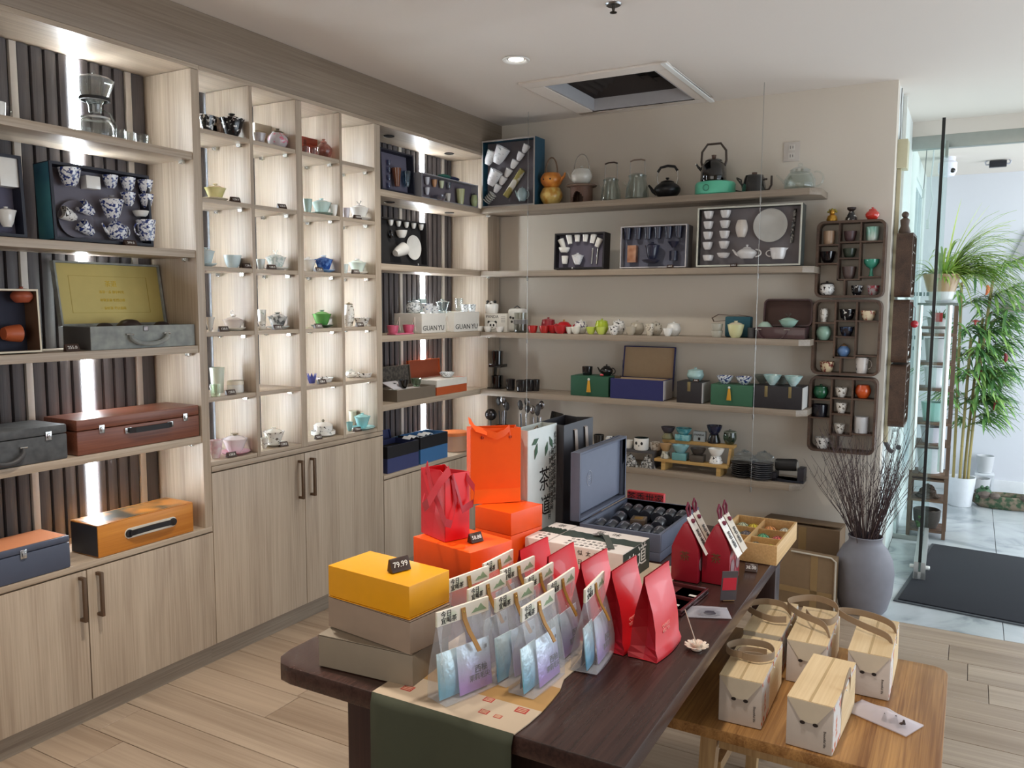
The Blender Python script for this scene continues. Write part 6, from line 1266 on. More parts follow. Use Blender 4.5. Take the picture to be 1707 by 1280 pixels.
def pot(label, p, r, h, m, rim=None, soil=True, taper=.75, group=None, name='plant_pot'):
    t = thing(name, label, 'pot', p, group=group)
    MB().lathe([(0, 0), (r*taper, 0), (r*taper*1.02, .006), (r, h*.93), (r*1.02, h), (r*.93, h), (r*.9, h*.86), (0, h*.84)], n=30).build('pot_body', m, t, smooth=True)
    if soil: MB().lathe([(0, h*.845), (r*.89, h*.86), (r*.5, h*.875), (0, h*.88)], n=20).build('soil', P(58, 46, 38, .9), t)
    return t
wpot = P(222, 226, 230, .3, coat=.3); cx_ = 2.43+RX1/2; cy_ = 1.27+RD/2
def leafmesh(m, base, d, L, w, droop, n=6, up=None):
    """arching blade from base along direction d (unit, horizontal part) drooping under its weight"""
    d = Vector(d); pts = []; p = Vector(base); v = d.copy(); st = L/n
    for i in range(n+1):
        pts.append(p.copy()); p = p+v*st; v = (v+Vector((0, 0, -droop/n))).normalized()
    b = len(m.v); side = d.cross(Vector((0, 0, 1)))
    if side.length < .05: side = Vector((1, 0, 0))
    side.normalize()
    for i, q in enumerate(pts):
        ww = w*(.35+.65*math.sin(PI*min(1, (i+.6)/n)))*(1 if i < n else .05)
        for s_ in (-1, 0, 1): m.v.append(tuple(q+side*ww*s_*.5+Vector((0, 0, -.12*w if s_ == 0 else 0))))
    for i in range(n):
        for k in range(2): m.f.append([b+i*3+k, b+i*3+k+1, b+i*3+3+k+1, b+i*3+3+k])
# spider plant on top of the rack
pz_ = 1.545+.018+.0022
t = pot('round glazed pot, brown above white, holding the spider plant on the rack', (cx_+.01, cy_, pz_+.018), .112, .17, pattern((214, 216, 214), (166, 136, 98), 1, .49, .51, .3, .4), taper=.62)
for o in list(t.children):
    if o.name.startswith('pot_body'):
        mm = bpy.data.materials.new('two_tone_glaze'); mm.use_nodes = True; nt = mm.node_tree; bs = nt.nodes['Principled BSDF']; tc = nt.nodes.new('ShaderNodeTexCoord'); sp_ = nt.nodes.new('ShaderNodeSeparateXYZ'); cr = nt.nodes.new('ShaderNodeValToRGB')
        mr = nt.nodes.new('ShaderNodeMath'); mr.operation = 'MULTIPLY'; mr.inputs[1].default_value = 5.9
        nt.links.new(tc.outputs['Object'], sp_.inputs[0]); nt.links.new(sp_.outputs[2], mr.inputs[0]); nt.links.new(mr.outputs[0], cr.inputs[0]); e = cr.color_ramp.elements
        e[0].position = .30; e[0].color = rgb(206, 208, 206); e[1].position = .34; e[1].color = rgb(168, 138, 100); nt.links.new(cr.outputs[0], bs.inputs['Base Color']); bs.inputs['Roughness'].default_value = .25
        o.data.materials[0] = mm
MB().lathe([(0, -.018), (.085, -.018), (.095, -.002), (.0, -.002)], n=28).build('saucer', wpot, t, smooth=True)
q = random.Random(21); lm = [MB(), MB(), MB()]
for i in range(340):
    a = q.random()*2*PI; el = .25+1.1*q.random(); L = .22+.30*q.random()
    if q.random() < .5: a = -.5+1.4*q.random()*.8; L *= 1.15
    if math.cos(a) < -.2: L *= .42
    if math.sin(a) < -.3: L *= .32
    d = Vector((math.cos(a)*math.cos(el), math.sin(a)*math.cos(el)*.75, math.sin(el)))
    leafmesh(lm[i % 3], (.05*math.cos(a), .05*math.sin(a), .15), d, L, .015, 1.2+1.6*q.random())
for (u, v, dr) in ((.30, .95, .5), (.34, .90, .6), (.75, .75, 2.2), (.80, .60, 2.0), (.85, .45, 1.8), (.10, 1, .7)): leafmesh(lm[1], (.02, 0, .16), Vector((u, -.1, v)).normalized(), .50, .013, dr, 9)
lcol = (P(146, 180, 66, .5), P(188, 208, 112, .5), P(110, 150, 54, .5))
for m, c in zip(lm, lcol): tag(m.build('blade_leaves', c, t), kind='stuff')
def rp(z, x=.0, y=.0): return Vector((cx_+x, cy_+y-.03, z+.018+.0022))
t = pot('small grey pot of succulents on the second rack level', rp(1.345), .062, .10, P(176, 178, 174, .5))
m = MB(); q = random.Random(4)
for i in range(70):
    a = q.random()*2*PI; el = .3+1.1*q.random(); leafmesh(m, (.03*math.cos(a), .03*math.sin(a), .085), Vector((math.cos(a)*math.cos(el), math.sin(a)*math.cos(el), math.sin(el))), .05+.05*q.random(), .012, 1.2, 4)
tag(m.build('foliage', P(84, 118, 74, .5), t), kind='stuff')
pot('pale grey plastic pot on the third rack level', rp(1.155), .070, .155, P(186, 188, 188, .5)); pot('white square looking pot on the fourth rack level', rp(.985), .066, .135, wpot)
pot('ribbed celadon pot on the fifth rack level', rp(.760), .072, .125, pattern((150, 196, 186), (196, 226, 218), 26, .4, .6, .3, .3, 'wave', stretch=(.01, .01, 3)))
pot('white ribbed pot on the sixth rack level', rp(.615), .068, .105, pattern((196, 192, 206), (226, 226, 232), 30, .4, .6, .3, .3, 'wave', stretch=(3, 3, .01))); pot('large white pot on the lowest full rack level', rp(.41), .084, .17, wpot)
p = rp(.255-.018); crumple('bark_piece', 'dark curved bark piece on the slatted rack level', 'bark', p, .075, .06, .085, P(70, 56, 46, .9), 8)
p = rp(.05-.018); t = thing('rockery_bowl', 'dark stone rockery bowl with green moss on the bottom rack slats', 'rockery', p)
MB().lathe([(0, 0), (.06, 0), (.08, .05), (.085, .12), (.077, .125), (.06, .09), (0, .08)], n=26).build('bowl', P(66, 60, 54, .8, vary=.3, scale=40), t, smooth=True)
q = random.Random(6)
for i in range(9): a = q.random()*2*PI; MB().ball((.052*math.cos(a), .052*math.sin(a)*.9, .03+.07*q.random()), .018+.014*q.random(), 8, 1, 1, .8).build('stone', P(126, 108, 92, .8, vary=.2, scale=60), t, smooth=True)
m = MB(); [m.ball((-.05+.03*q.random(), -.06+.02*q.random(), .02+.02*i), .022, 8) for i in range(4)]; tag(m.build('moss', P(72, 104, 58, .9), t), kind='stuff')
# bamboo in the white pot
bp_ = Vector((2.737, 2.42, .0012)); t = pot('tall white floor pot holding the bamboo plant', bp_, .10, .225, wpot, taper=.78, name='bamboo_pot')
st = wood((176, 158, 96), (136, 122, 70), 'z', 9, .45)
q = random.Random(33); heights = (1.72, 1.45, 1.80, 1.30)
leafs = [MB(), MB(), MB()]; twg = MB()
for i, (dx, dy, lx) in enumerate(((-.055, .0, -.02), (.02, .02, .06), (.045, -.02, .09), (-.01, -.03, .02))):
    m = MB(); pts = [(dx+lx*(j/8)**1.5, dy, .19+(heights[i]-.19)*j/8) for j in range(9)]; m.tube(pts, .0105, 8)
    for j in range(1, 8): m.lathe([(.0105, -.003), (.0125, 0), (.0105, .003)], pts[j], 8)
    m.build('cane', st, t, smooth=True)
    for j in range(3, 9):
        for b in range(7):
            p0 = Vector(pts[min(j, 8)]); a = q.random()*2*PI; a = a if q.random() < .45 else (-.9+1.8*q.random()); d = Vector((math.cos(a), math.sin(a)*.6, .55)).normalized(); Lb = .10+.22*q.random()
            p1 = p0+d*Lb; twg.tube([p0, (p0+p1)/2+Vector((0, 0, .01)), p1], [.003, .002, .0012], 4)
            for l in range(7):
                a2 = a+(q.random()-.5)*2.2; el = -.5+.9*q.random(); leafmesh(leafs[q.randrange(3)], p0.lerp(p1, .35+.65*q.random()), Vector((math.cos(a2)*math.cos(el), math.sin(a2)*math.cos(el)*.8, math.sin(el))), .13+.11*q.random(), .021, .9, 5)
tag(twg.build('twigs', P(110, 120, 66, .6), t), kind='stuff')
for m, c in zip(leafs, (P(112, 158, 86, .5), P(78, 122, 70, .5), P(150, 188, 104, .5))): tag(m.build('bamboo_leaves', c, t), kind='stuff')
for u, v, z, c, nm, sz in ((1675, 597, 1.245, P(120, 34, 40, .4), 'dark red bean shaped charm', 1), (1658, 675, .95, P(160, 36, 40, .4), 'red pepper charm', 1), (1626, 535, 1.47, P(170, 50, 44, .4), 'red toadstool charm', 0), (1645, 483, 1.68, P(206, 104, 56, .4), 'orange fish charm', 1), (1634, 625, 1.13, P(122, 26, 44, .4), 'crimson lantern charm', 1)):
    p = at(u, v, 1, 2.30); o = thing('hanging_charm', f'{nm} hanging from the bamboo', 'charm', p)
    m = MB()
    if sz: m.tube([(0, 0, .035), (.008, 0, .015), (.006, 0, -.015), (-.006, 0, -.04)], [.008, .014, .013, .004], 10)
    else: m.lathe([(0, .012), (.03, .0), (.026, -.004), (.008, -.004), (.006, -.03), (0, -.03)], n=16)
    m.build('charm', c, o, smooth=True); MB().tube([(0, 0, .03), (-.01, .03, .10)], .001, 4).build('cord', P(80, 60, 50, .6), o)
for i, (x, y, r, h, lb) in enumerate(((2.862, 2.735, .082, .17, 'white ribbed pot on the floor behind the bamboo, lower one'), )):
    pot(lb, (x, y, .0012), r, h, pattern((196, 198, 200), (226, 228, 230), 22, .4, .6, .4, .1, 'wave', stretch=(.01, .01, 3)))
st_ = thing('plant_stool', 'low white stool behind the bamboo carrying a ribbed pot', 'stool', (2.90, 2.905, .0012)); MB().box(-.07, -.07, .17, .07, .07, .185).build('seat', wpot, st_, bevel=.002)
for sx in (-1, 1):
    for sy in (-1, 1): bx('leg', wpot, st_, (sx*.06-.008, sy*.06-.008, 0), (sx*.06+.008, sy*.06+.008, .169))
pot('white ribbed pot on the low stool behind the bamboo', (2.90, 2.905, .188), .066, .14, pattern((196, 198, 200), (226, 228, 230), 22, .4, .6, .4, .1, 'wave', stretch=(.01, .01, 3)), soil=False)
# rockery pond
p = Vector((3.06, 2.50, .0012)); t = thing('rockery_pond', 'long green stone garden pond ornament with a frog on the entry floor', 'pond', p, math.radians(6))
mo = pattern((60, 84, 60), (132, 118, 100), 26, .42, .58, .85, 0)
m = MB().lathe([(0, 0), (.15, 0), (.18, .03), (.175, .09), (.155, .10), (.145, .07), (0, .06)], n=30, sx=1.35, sy=.6); m.build('basin', mo, t, smooth=True)
MB().lathe([(0, .072), (.145, .072)], n=30, sx=1.35, sy=.6).build('water', P(40, 56, 46, .05), t)
m = MB().ball((-.17, -.02, .115), .045, 14, 1.2, 1, .8).ball((-.185, -.045, .155), .014, 8).ball((-.15, -.045, .155), .014, 8).tube([(-.2, -.04, .10), (-.22, -.06, .07)], .014, 8).tube([(-.14, -.04, .10), (-.13, -.06, .07)], .014, 8); m.build('frog', P(58, 92, 62, .5), t, smooth=True)
q = random.Random(2)
for i in range(7): a = q.random()*2*PI; MB().ball((.22*math.cos(a)*.95, .10*math.sin(a), .10), .026+.018*q.random(), 9, 1.2, 1, .8).build('stone', P(104, 92, 84, .8, vary=.25, scale=50), t, smooth=True)
# far wall shelf
t = thing('entry_shelf', 'short grey wood shelf on the far entry wall at the right edge', 'shelf', (2.92, 2.86, 1.50)); bx('board', wood((150, 142, 134), (124, 116, 110), 'x', 10, .5), t, (0, 0, 0), (1.2, .138, .045), .001)
t = thing('stone_bird', 'small pale cone shaped ornament on the far entry shelf', 'ornament', (3.02, 2.92, 1.5462)); MB().lathe([(0, 0), (.055, 0), (.05, .03), (.03, .10), (.018, .15), (0, .16)], n=20).build('cone', P(170, 172, 168, .5), t, smooth=True); MB().box(-.06, -.05, 0, .06, .05, .004).build('base', dgrey, t)
t = thing('wall_panel', 'pale grey sloping art panel on the far entry wall', 'art panel', (2.965, 2.975, 1.85)); MB().prism([(0, 0), (.62, 0), (.62, .36), (.12, .29)], 0, .022, 'y').build('panel', P(178, 178, 182, .6), t, bevel=.002)
for j in range(4): bx('ink_line', P(150, 150, 156, .6), t, (.08+.02*j, -.001, .05+.05*j), (.60, 0, .056+.05*j))
t = pot('dark plant pot on the far entry shelf at the right edge', (3.26, 2.925, 1.5462), .06, .10, P(90, 92, 90, .5)); m = MB(); q = random.Random(9)
for i in range(26): a = q.random()*2*PI; el = .2+1.1*q.random(); leafmesh(m, (0, 0, .09), Vector((math.cos(a)*math.cos(el), math.sin(a)*math.cos(el)*.3, math.sin(el))), .14+.16*q.random(), .022, 1.6, 6)
tag(m.build('dark_leaves', P(62, 60, 52, .5), t), kind='stuff')
# ceiling and cords
t = thing('track_spotlight', 'black bar shaped ceiling fixture in the entry', 'ceiling light', (2.852, 2.336, 2.61), math.radians(2)); MB().box(-.055, -.022, -.052, .055, .022, -.006).build('body', P(22, 24, 34, .4), t, bevel=.003)
for s_ in (-1, 1): MB().tube([(s_*.055, 0, -.03), (s_*.075, 0, -.03), (s_*.082, 0, -.012), (s_*.07, 0, -.002)], .006, 8).build('bracket', P(196, 198, 210, .3, .5), t, smooth=True)
t = thing('ceiling_camera', 'white dome security camera near the entry door', 'camera', (2.535, 2.05, 2.61)); MB().lathe([(0, -.14), (.045, -.135), (.062, -.10), (.062, -.04), (.05, -.03), (.05, 0), (0, 0)], n=28).build('housing', P(226, 228, 238, .3), t, smooth=True); MB().ball((.035, -.045, -.10), .018, 12).build('lens', black_g, t, smooth=True)
t = thing('power_cord', 'white power cord with plug hanging from the entry ceiling', 'cord', (2.452, 1.36, 2.61)); MB().tube([(.02, 0, -.001), (.02, 0, -.12), (.012, 0, -.25), (.018, 0, -.32), (.03, 0, -.37), (.02, 0, -.44), (.008, 0, -.50)], .0045, 7).build('cord', P(224, 226, 230, .5), t, smooth=True); MB().box(-.004, -.012, -.56, .016, .012, -.50).build('plug', P(228, 228, 230, .5), t, bevel=.003); MB().tube([(-.02, 0, -.001), (-.025, 0, -.20), (-.028, 0, -.30)], .0025, 6).build('switch_wire', P(90, 92, 96, .5), t); MB().box(-.036, -.008, -.36, -.020, .008, -.30).build('switch', P(228, 228, 230, .5), t, bevel=.002)
t = thing('door_stop', 'small steel door stop on the marble entry floor', 'door stop', (2.735, 2.37, .0012)); MB().lathe([(0, 0), (.02, 0), (.02, .008), (.008, .012), (.008, .05), (.014, .055), (.014, .07), (0, .07)], n=18).build('post', steel, t, smooth=True)
# ================================================================ dark display table and the goods on it
TZ = .745
dt = wood((74, 50, 44), (44, 28, 26), 'y', 10, .26); dtz = wood((66, 44, 40), (40, 26, 24), 'z', 12, .35)
t = thing('display_table', 'long dark brown wooden display table in the middle of the shop', 'table', (0, 0, 0))
MB().prism([(1.47, -3.462), (2.262, -3.462), (2.238, -1.83), (1.40, -1.83), (1.40, -3.39), (1.41, -3.43), (1.435, -3.455)], TZ-.042, TZ-.0012).build('tabletop', dt, t, bevel=.004)
for (x, y) in ((1.585, -3.37), (2.14, -3.37), (1.47, -1.955), (2.145, -1.955)): bx('leg', dtz, t, (x, y-.035, 0), (x+.075, y+.04, TZ-.0425), .003)
for a, b in (((1.67, -3.36, .60), (2.13, -3.34, TZ-.043)), ((1.55, -1.96, .60), (2.14, -1.94, TZ-.043)), ((1.60, -3.32, .62), (1.62, -2.01, TZ-.043)), ((2.10, -3.32, .62), (2.12, -2.01, TZ-.043))): bx('apron', dtz, t, a, b)
# table runner with red seals
def runner_mat():
    m = bpy.data.materials.new('runner_print'); m.use_nodes = True; nt = m.node_tree; n = nt.nodes; bs = n['Principled BSDF']; tc = n.new('ShaderNodeTexCoord'); sp = n.new('ShaderNodeSeparateXYZ'); nt.links.new(tc.outputs['Object'], sp.inputs[0])
    cr = n.new('ShaderNodeValToRGB'); cr.color_ramp.interpolation = 'CONSTANT'; e = cr.color_ramp.elements; e[0].position = 0; e[0].color = rgb(196, 176, 152)
    for pos, c in ((.30, (178, 138, 84)), (.62, (196, 176, 152))): x = e.new(pos); x.color = rgb(*c)
    e[-1].position = .62; e[-1].color = rgb(196, 176, 152)
    mm = n.new('ShaderNodeMath'); mm.operation = 'MULTIPLY_ADD'; mm.inputs[1].default_value = 3.0; mm.inputs[2].default_value = 0
    nt.links.new(sp.outputs[1], mm.inputs[0]); nt.links.new(mm.outputs[0], cr.inputs[0]); nt.links.new(cr.outputs[0], bs.inputs['Base Color']); bs.inputs['Roughness'].default_value = .8; return m
r_ = thing('table_runner', 'beige and ochre table runner with red seals hanging over the dark table front', 'table runner', (1.705, -3.4655, TZ))
m = MB(); n = 22
for i in range(n): 
    y0, y1 = 1.10*i/n, 1.10*(i+1)/n; w0, w1 = .338+.006*math.sin(i*.9)-.012*(i > 4), .338+.006*math.sin((i+1)*.9)-.012*(i+1 > 4)
    m.add([(0, y0, 0), (w0, y0, 0), (w1, y1, 0), (0, y1, 0), (0, y0, .0022), (w0, y0, .0022), (w1, y1, .0022), (0, y1, .0022)], [(0, 3, 2, 1), (4, 5, 6, 7), (0, 1, 5, 4), (1, 2, 6, 5), (2, 3, 7, 6), (3, 0, 4, 7)])
m.build('printed_cloth', runner_mat(), r_)
m = MB(); k = 14
for i in range(k): 
    x0, x1 = .336*i/k, .336*(i+1)/k; f = lambda x: -.003-.004*math.sin(x*26)
    m.add([(x0, -.0005, .0022), (x1, -.0005, .0022), (x1, f(x1)-.004, -.02), (x0, f(x0)-.004, -.02), (x1, f(x1)*1.6-.004, -.50), (x0, f(x0)*1.6-.004, -.50)], [(0, 1, 2, 3), (3, 2, 4, 5)])
o = m.build('hanging_drop', P(64, 68, 52, .8), r_, smooth=True); sm = o.modifiers.new('thickness', 'SOLIDIFY'); sm.thickness = .0015
seal = P(178, 62, 54, .7)
for (u, v, s) in ((870, 1184, .026), (807, 1186, .020), (830, 1194, .016), (815, 1166, .022), (680, 1147, .026)):
    q = at(u, v, 2, TZ+.0025)-Vector((1.705, -3.4655, TZ)); bx('red_seal', seal, r_, (q.x-s*.5, q.y-s*.4, .0022), (q.x+s*.5, q.y+s*.4, .0026)); 
    for j in (-1, 0, 1): bx('seal_line', P(206, 170, 140, .7), r_, (q.x-s*.38, q.y+s*.22*j-.0012, .0026), (q.x+s*.38, q.y+s*.22*j+.0012, .0029))
text('茶禅一味', .02, ink, 'lettering', r_, (.285, .34, .0026), (0, 0, math.radians(80)), .0003)
def ptm(u, v, z=TZ): p = at(u, v, 2, z); p.z = z+LIFT; return p
def tbox(name, label, L, Fc, R, z1, z0, mat, lidm=None, seam=.5, over=.0, cat='gift box', bev=.0015, **k):
    """box from the pixels of its top's left, front and right corners; z0..z1 its real heights"""
    a, f, r = (at(*q, 2, z1) for q in (L, Fc, R)); x = (f-a); w = x.length; d = (r-f).length; rz = math.atan2(x.y, x.x)
    t = thing(name, label, cat, (a.x, a.y, z0+LIFT), rz); h = z1-z0-LIFT
    MB().box(0, 0, 0, w, d, h*seam-.0006).build('box_body', mat, t, bevel=bev)
    MB().box(-over, -over, h*seam+.0006, w+over, d+over, h).build('lid', lidm or mat, t, bevel=bev)
    return t, w, d, h
ye = P(240, 166, 8, .4); tp = P(160, 140, 124, .5); tp2 = P(146, 134, 118, .5); og_ = P(248, 84, 4, .4)
tbox('gift_box', 'taupe gift box lowest of the stack under the yellow box', (530.5, 1057), (687.6, 1091), (760, 1050), .818, TZ, tp2, seam=.965)
tbox('gift_box', 'taupe gift box in the middle of the stack under the yellow box', (547, 992), (683.5, 1036), (745, 1004), .892, .8192, tp, seam=.965)
t, w, d, h = tbox('gift_box', 'bright yellow gift box on top of the taupe stack', (547, 942), (682, 978), (745, 949), .966, .8932, ye, seam=.04)
tag_block('price tag reading 79.99 on the yellow gift box', ptm(666, 951, .967), 72, '79.99', .050, .028)
tbox('gift_box', 'orange gift box under the small red bag', (689, 894), (784, 922), (839, 897), .905, TZ, og_, seam=.42)
tag_block('price tag reading 58.88 on the orange gift box', ptm(793, 903, .906), 72, '58.88', .042, .024)
tbox('gift_box', 'orange gift box under the tall orange paper bag', (792, 843), (852, 856), (898, 839), .92, TZ, og_, seam=.60)
def bag(name, label, p0, p1, d, h, front, side, inner, z0, flare=.0, rz=None):
    """open paper carrier bag: p0-p1 bottom front edge, d depth, h height"""
    x = Vector((p1.x-p0.x, p1.y-p0.y, 0)); w = x.length
    t = thing(name, label, 'bag', (p0.x, p0.y, z0+LIFT), math.atan2(x.y, x.x)); e = .0016; g = d*.20
    MB().box(0, -e, 0, w, 0, h).build('front_panel', front, t); MB().box(0, d, 0, w, d+e, h).build('back_panel', front, t); bx('bottom', side, t, (0, 0, 0), (w, d, e))
    for x0, s in ((0, 1), (w, -1)):
        m = MB()
        m.add([(x0, 0, 0), (x0, d/2, 0), (x0, d, 0), (x0, 0, h*.35), (x0+s*g*.25, d/2, h*.35), (x0, d, h*.35), (x0, 0, h), (x0+s*g, d/2, h), (x0, d, h)], [(0, 1, 4, 3), (1, 2, 5, 4), (3, 4, 7, 6), (4, 5, 8, 7)])
        o = m.build('side_gusset', side, t); sm = o.modifiers.new('thickness', 'SOLIDIFY'); sm.thickness = .0012
    return t, w
# tall orange bag
z = .921; p0, p1 = at(785, 841, 2, z), at(867.5, 836, 2, z)
t, w = bag('paper_bag', 'tall bright orange paper carrier bag standing on an orange gift box', p0, p1, .058, .238, P(255, 92, 2, .45), P(240, 96, 40, .5), og_, z)
bx('bottom_fold', P(255, 108, 20, .45), t, (0, -.0022, 0), (w, -.0016, .045))
for fx in (.22, .78): MB().lathe([(0, 0), (.005, 0), (.005, .002), (0, .002)], n=14).xf(T(w*fx, -.0016, .210) @ RX(90)).build('eyelet', P(150, 40, 20, .4), t)
ribbon = P(252, 92, 10, .5)
MB().ribbon([(w*.22, -.004, .210), (w*.24, -.006, .232), (w*.32, -.010, .225), (w*.5, -.012, .215), (w*.66, -.008, .224), (w*.76, -.004, .238), (w*.78, -.003, .210)], (0, 0, .011), .0015).build('ribbon_handle', ribbon, t, smooth=True)
MB().ribbon([(w*.2, .092, .215), (w*.1, .07, .250), (w*.0, .03, .262), (w*.08, -.006, .240), (w*.3, -.010, .228)], (0, .006, .009), .0015).build('ribbon_handle', ribbon, t, smooth=True)
# small red bag
z = .906; p0, p1 = at(742, 904, 2, z), at(782, 895.6, 2, z)
redb = P(226, 12, 22, .35); redd = P(204, 44, 56, .4)
pL = at(714, 875, 2, z)
t, w = bag('paper_bag', 'small glossy red paper bag with wide ribbon handles on an orange gift box', p0, p1, .12, .185, redb, redd, redb, z)
q = P(176, 40, 52, .45)
MB().ribbon([(w*.3, .002, .176), (w*.1, -.012, .198), (-.03, -.02, .17), (-.06, -.012, .12), (-.055, .02, .10), (-.035, .04, .12)], (0, .006, .011), .0014).build('ribbon_handle', q, t, smooth=True)
MB().ribbon([(.006, .10, .178), (-.02, .06, .205), (-.03, .02, .15), (-.012, -.02, .06), (.012, -.014, .05), (.03, -.010, .10), (.02, -.004, .178)], (.003, 0, .010), .0014).build('ribbon_handle', q, t, smooth=True)
MB().ribbon([(w*.85, -.004, .172), (w*1.05, -.02, .14), (w*1.0, -.02, .10), (w*.6, -.014, .085), (w*.45, -.006, .14), (w*.3, -.003, .175)], (.002, .002, .010), .0014).build('ribbon_handle', q, t, smooth=True)
# white calligraphy bag
X = 1.53; ya, yb = -2.464, at(927.5, 705, 0, X).y
t, w = bag('paper_bag', 'tall white paper bag with brush calligraphy behind the orange bag', Vector((X, ya, 0)), Vector((X, yb, 0)), .055, .398, P(222, 228, 224, .55), P(206, 210, 204, .6), label_white, TZ)
text('茶', .085, ink, 'calligraphy', t, (w*.56, -.0022, .215), (PI/2, 0, math.radians(0)), .0003, sx=.9); text('道', .075, ink, 'calligraphy', t, (w*.60, -.0022, .125), (PI/2, 0, 0), .0003, sx=.9)
for j, s in enumerate(('行\n到\n水\n穷\n处\n坐\n看\n云\n起\n时', '一\n碗\n喉\n吻\n润\n两\n碗\n破\n孤\n闷', '松\n风\n竹\n炉\n提\n壶\n相\n呼\n清\n欢')): text(s, .024, ink, 'small_calligraphy', t, (w*(.76+.085*j), -.0022, .19+.03*j), (PI/2, 0, 0), .0002, sx=.8)
gl = P(58, 92, 66, .6)
m = MB()
for (x, zz, a, L) in ((.34, .365, 200, .05), (.30, .350, 250, .055), (.72, .36, -60, .05), (.66, .345, -110, .05)):
    a = math.radians(a); d = Vector((math.cos(a), 0, math.sin(a))); p = Vector((w*x, -.004, zz)); s = Vector((-d.z, 0, d.x))
    b = [p, p+d*L*.5+s*L*.2, p+d*L, p+d*L*.5-s*L*.2]; m.add([*b, *[v+Vector((0, .0008, 0)) for v in b]], [(0, 1, 2, 3), (7, 6, 5, 4), (0, 4, 5, 1), (1, 5, 6, 2), (2, 6, 7, 3), (3, 7, 4, 0)])
tag(m.build('printed_leaves', gl, t), kind='stuff')
MB().tube([(w*.3, .03, .37), (w*.5, .02, .40), (w*.7, .03, .37)], .002, 6).build('rope_handle', P(120, 96, 70, .6), t)
# black bag
X = 1.56; ya, yb = max(at(930, 745, 0, X).y, -2.262), at(988, 692, 0, X).y
t, w = bag('paper_bag', 'dark charcoal paper bag with satin ribbon handles behind the open grey box', Vector((X, ya, 0)), Vector((X, yb, 0)), .11, .392, P(52, 52, 58, .4), P(66, 64, 66, .5), black_m, TZ)
sat = P(166, 150, 138, .3, coat=.3)
for fx in (.38, .74): MB().ribbon([(w*fx-.01, .004, .372), (w*fx-.006, -.006, .366), (w*fx, -.008, .30), (w*fx+.012, -.006, .25)], (.011, 0, 0), .0012).build('satin_ribbon', sat, t, smooth=True)
# grey open box of tea canisters
gx0, gx1, gy0, gy1, gz = 1.662, 1.938, -2.345, -1.935, .832
gm_ = P(92, 98, 116, .5); gd = P(58, 62, 74, .6)
t = thing('open_gift_box', 'large slate grey gift box standing open with rows of dark tea canisters', 'gift box', (gx0, gy0, TZ+LIFT)); w, d, h = gx1-gx0, gy1-gy0, gz-TZ
e = .010
MB().box(0, 0, h*.34, w, e, h).box(0, d-e, h*.34, w, d, h).box(0, e, h*.34, e, d-e, h).box(w-e, e, h*.34, w, d-e, h).box(e, e, h*.34, w-e, d-e, h*.34+.006).build('upper_tray', gm_, t, bevel=.001); MB().box(0, 0, 0, w, d, h*.325).build('lower_drawer', gm_, t, bevel=.001)
bx('black_insert', P(30, 31, 38, .8), t, (e+.0005, e+.0005, h*.34+.0065), (w-e-.0005, d-e-.0005, h*.455))
lid = MB().box(-.034, 0, .004, -.026, d, .232).box(-.026, 0, .004, 0, .008, .232).box(-.026, d-.008, .004, 0, d, .232).box(-.026, .008, .224, 0, d-.008, .232).box(-.026, .008, .004, 0, d-.008, .012).xf(T(-.0012, 0, h)).build('lid', gm_, t, bevel=.001)
bx('lid_panel', P(106, 112, 130, .5), lid, (-.0262, .012, h+.018), (-.0222, d-.012, h+.222))
lg = P(176, 176, 184, .35, .6)
MB().ribbon([(-.0216, d*.30+.02*math.cos(a), h+.125+.026*math.sin(a)) for a in [i*PI/9 for i in range(19)]], (0, .0006, .0006), .001).build('foil_ring', lg, lid)
text('茶', .022, lg, 'foil_lettering', lid, (-.0218, d*.30, h+.125), (PI/2, 0, PI/2), .0003)
zc2 = TZ+LIFT+h*.455+.001
cn2 = P(44, 48, 58, .35, coat=.3)
def canister(label, x, y, L=.085, r=.021):
    c = thing('tea_canister', label, 'canister', (gx0+x, gy0+y, zc2), math.radians(90+8), 'dark tea canisters in the grey box'); MB().lathe([(0, 0), (r*.92, 0), (r, .003), (r, L-.003), (r*.92, L), (0, L)], n=20).xf(T(-L/2, 0, r) @ RY(90)).build('canister_body', cn2, c, smooth=True); MB().ribbon([(L*.28, r*1.02*math.sin(a), r+r*1.02*math.cos(a)) for a in [-.9+1.8*i/6 for i in range(7)]], (.002, 0, 0), .0008).build('silver_line', lg, c)
    MB().ribbon([(-L*.2+.012*i, 0, 2*r+.0006) for i in range(4)], (0, .0018, 0), .0006).build('silver_print', lg, c)
for i in range(6): canister(f'dark tea canister, {ordinal(i)} from the lid in the near row of the grey box', .034+.041*i, .085)
for i in range(6): canister(f'dark tea canister, {ordinal(i)} from the lid in the far row of the grey box', .034+.041*i, .325)
for i, f in enumerate((.055, .20)): canister(f'dark tea canister, {("left", "right")[i]} one in the middle row of the grey box', f, .205, .075)
o = MB().box(-.025, -.03, 0, .025, .03, .034).build('brown_caddy', P(92, 76, 62, .5), bevel=.002); o.location = (gx0+.128, gy0+.205, zc2); o.rotation_euler = (0, 0, .2); tag(o, 'small brown tea caddy box in the middle of the grey box', 'caddy'); bx('gold_mark', gold, o, (-.014, -.016, .034), (.014, .016, .0346))
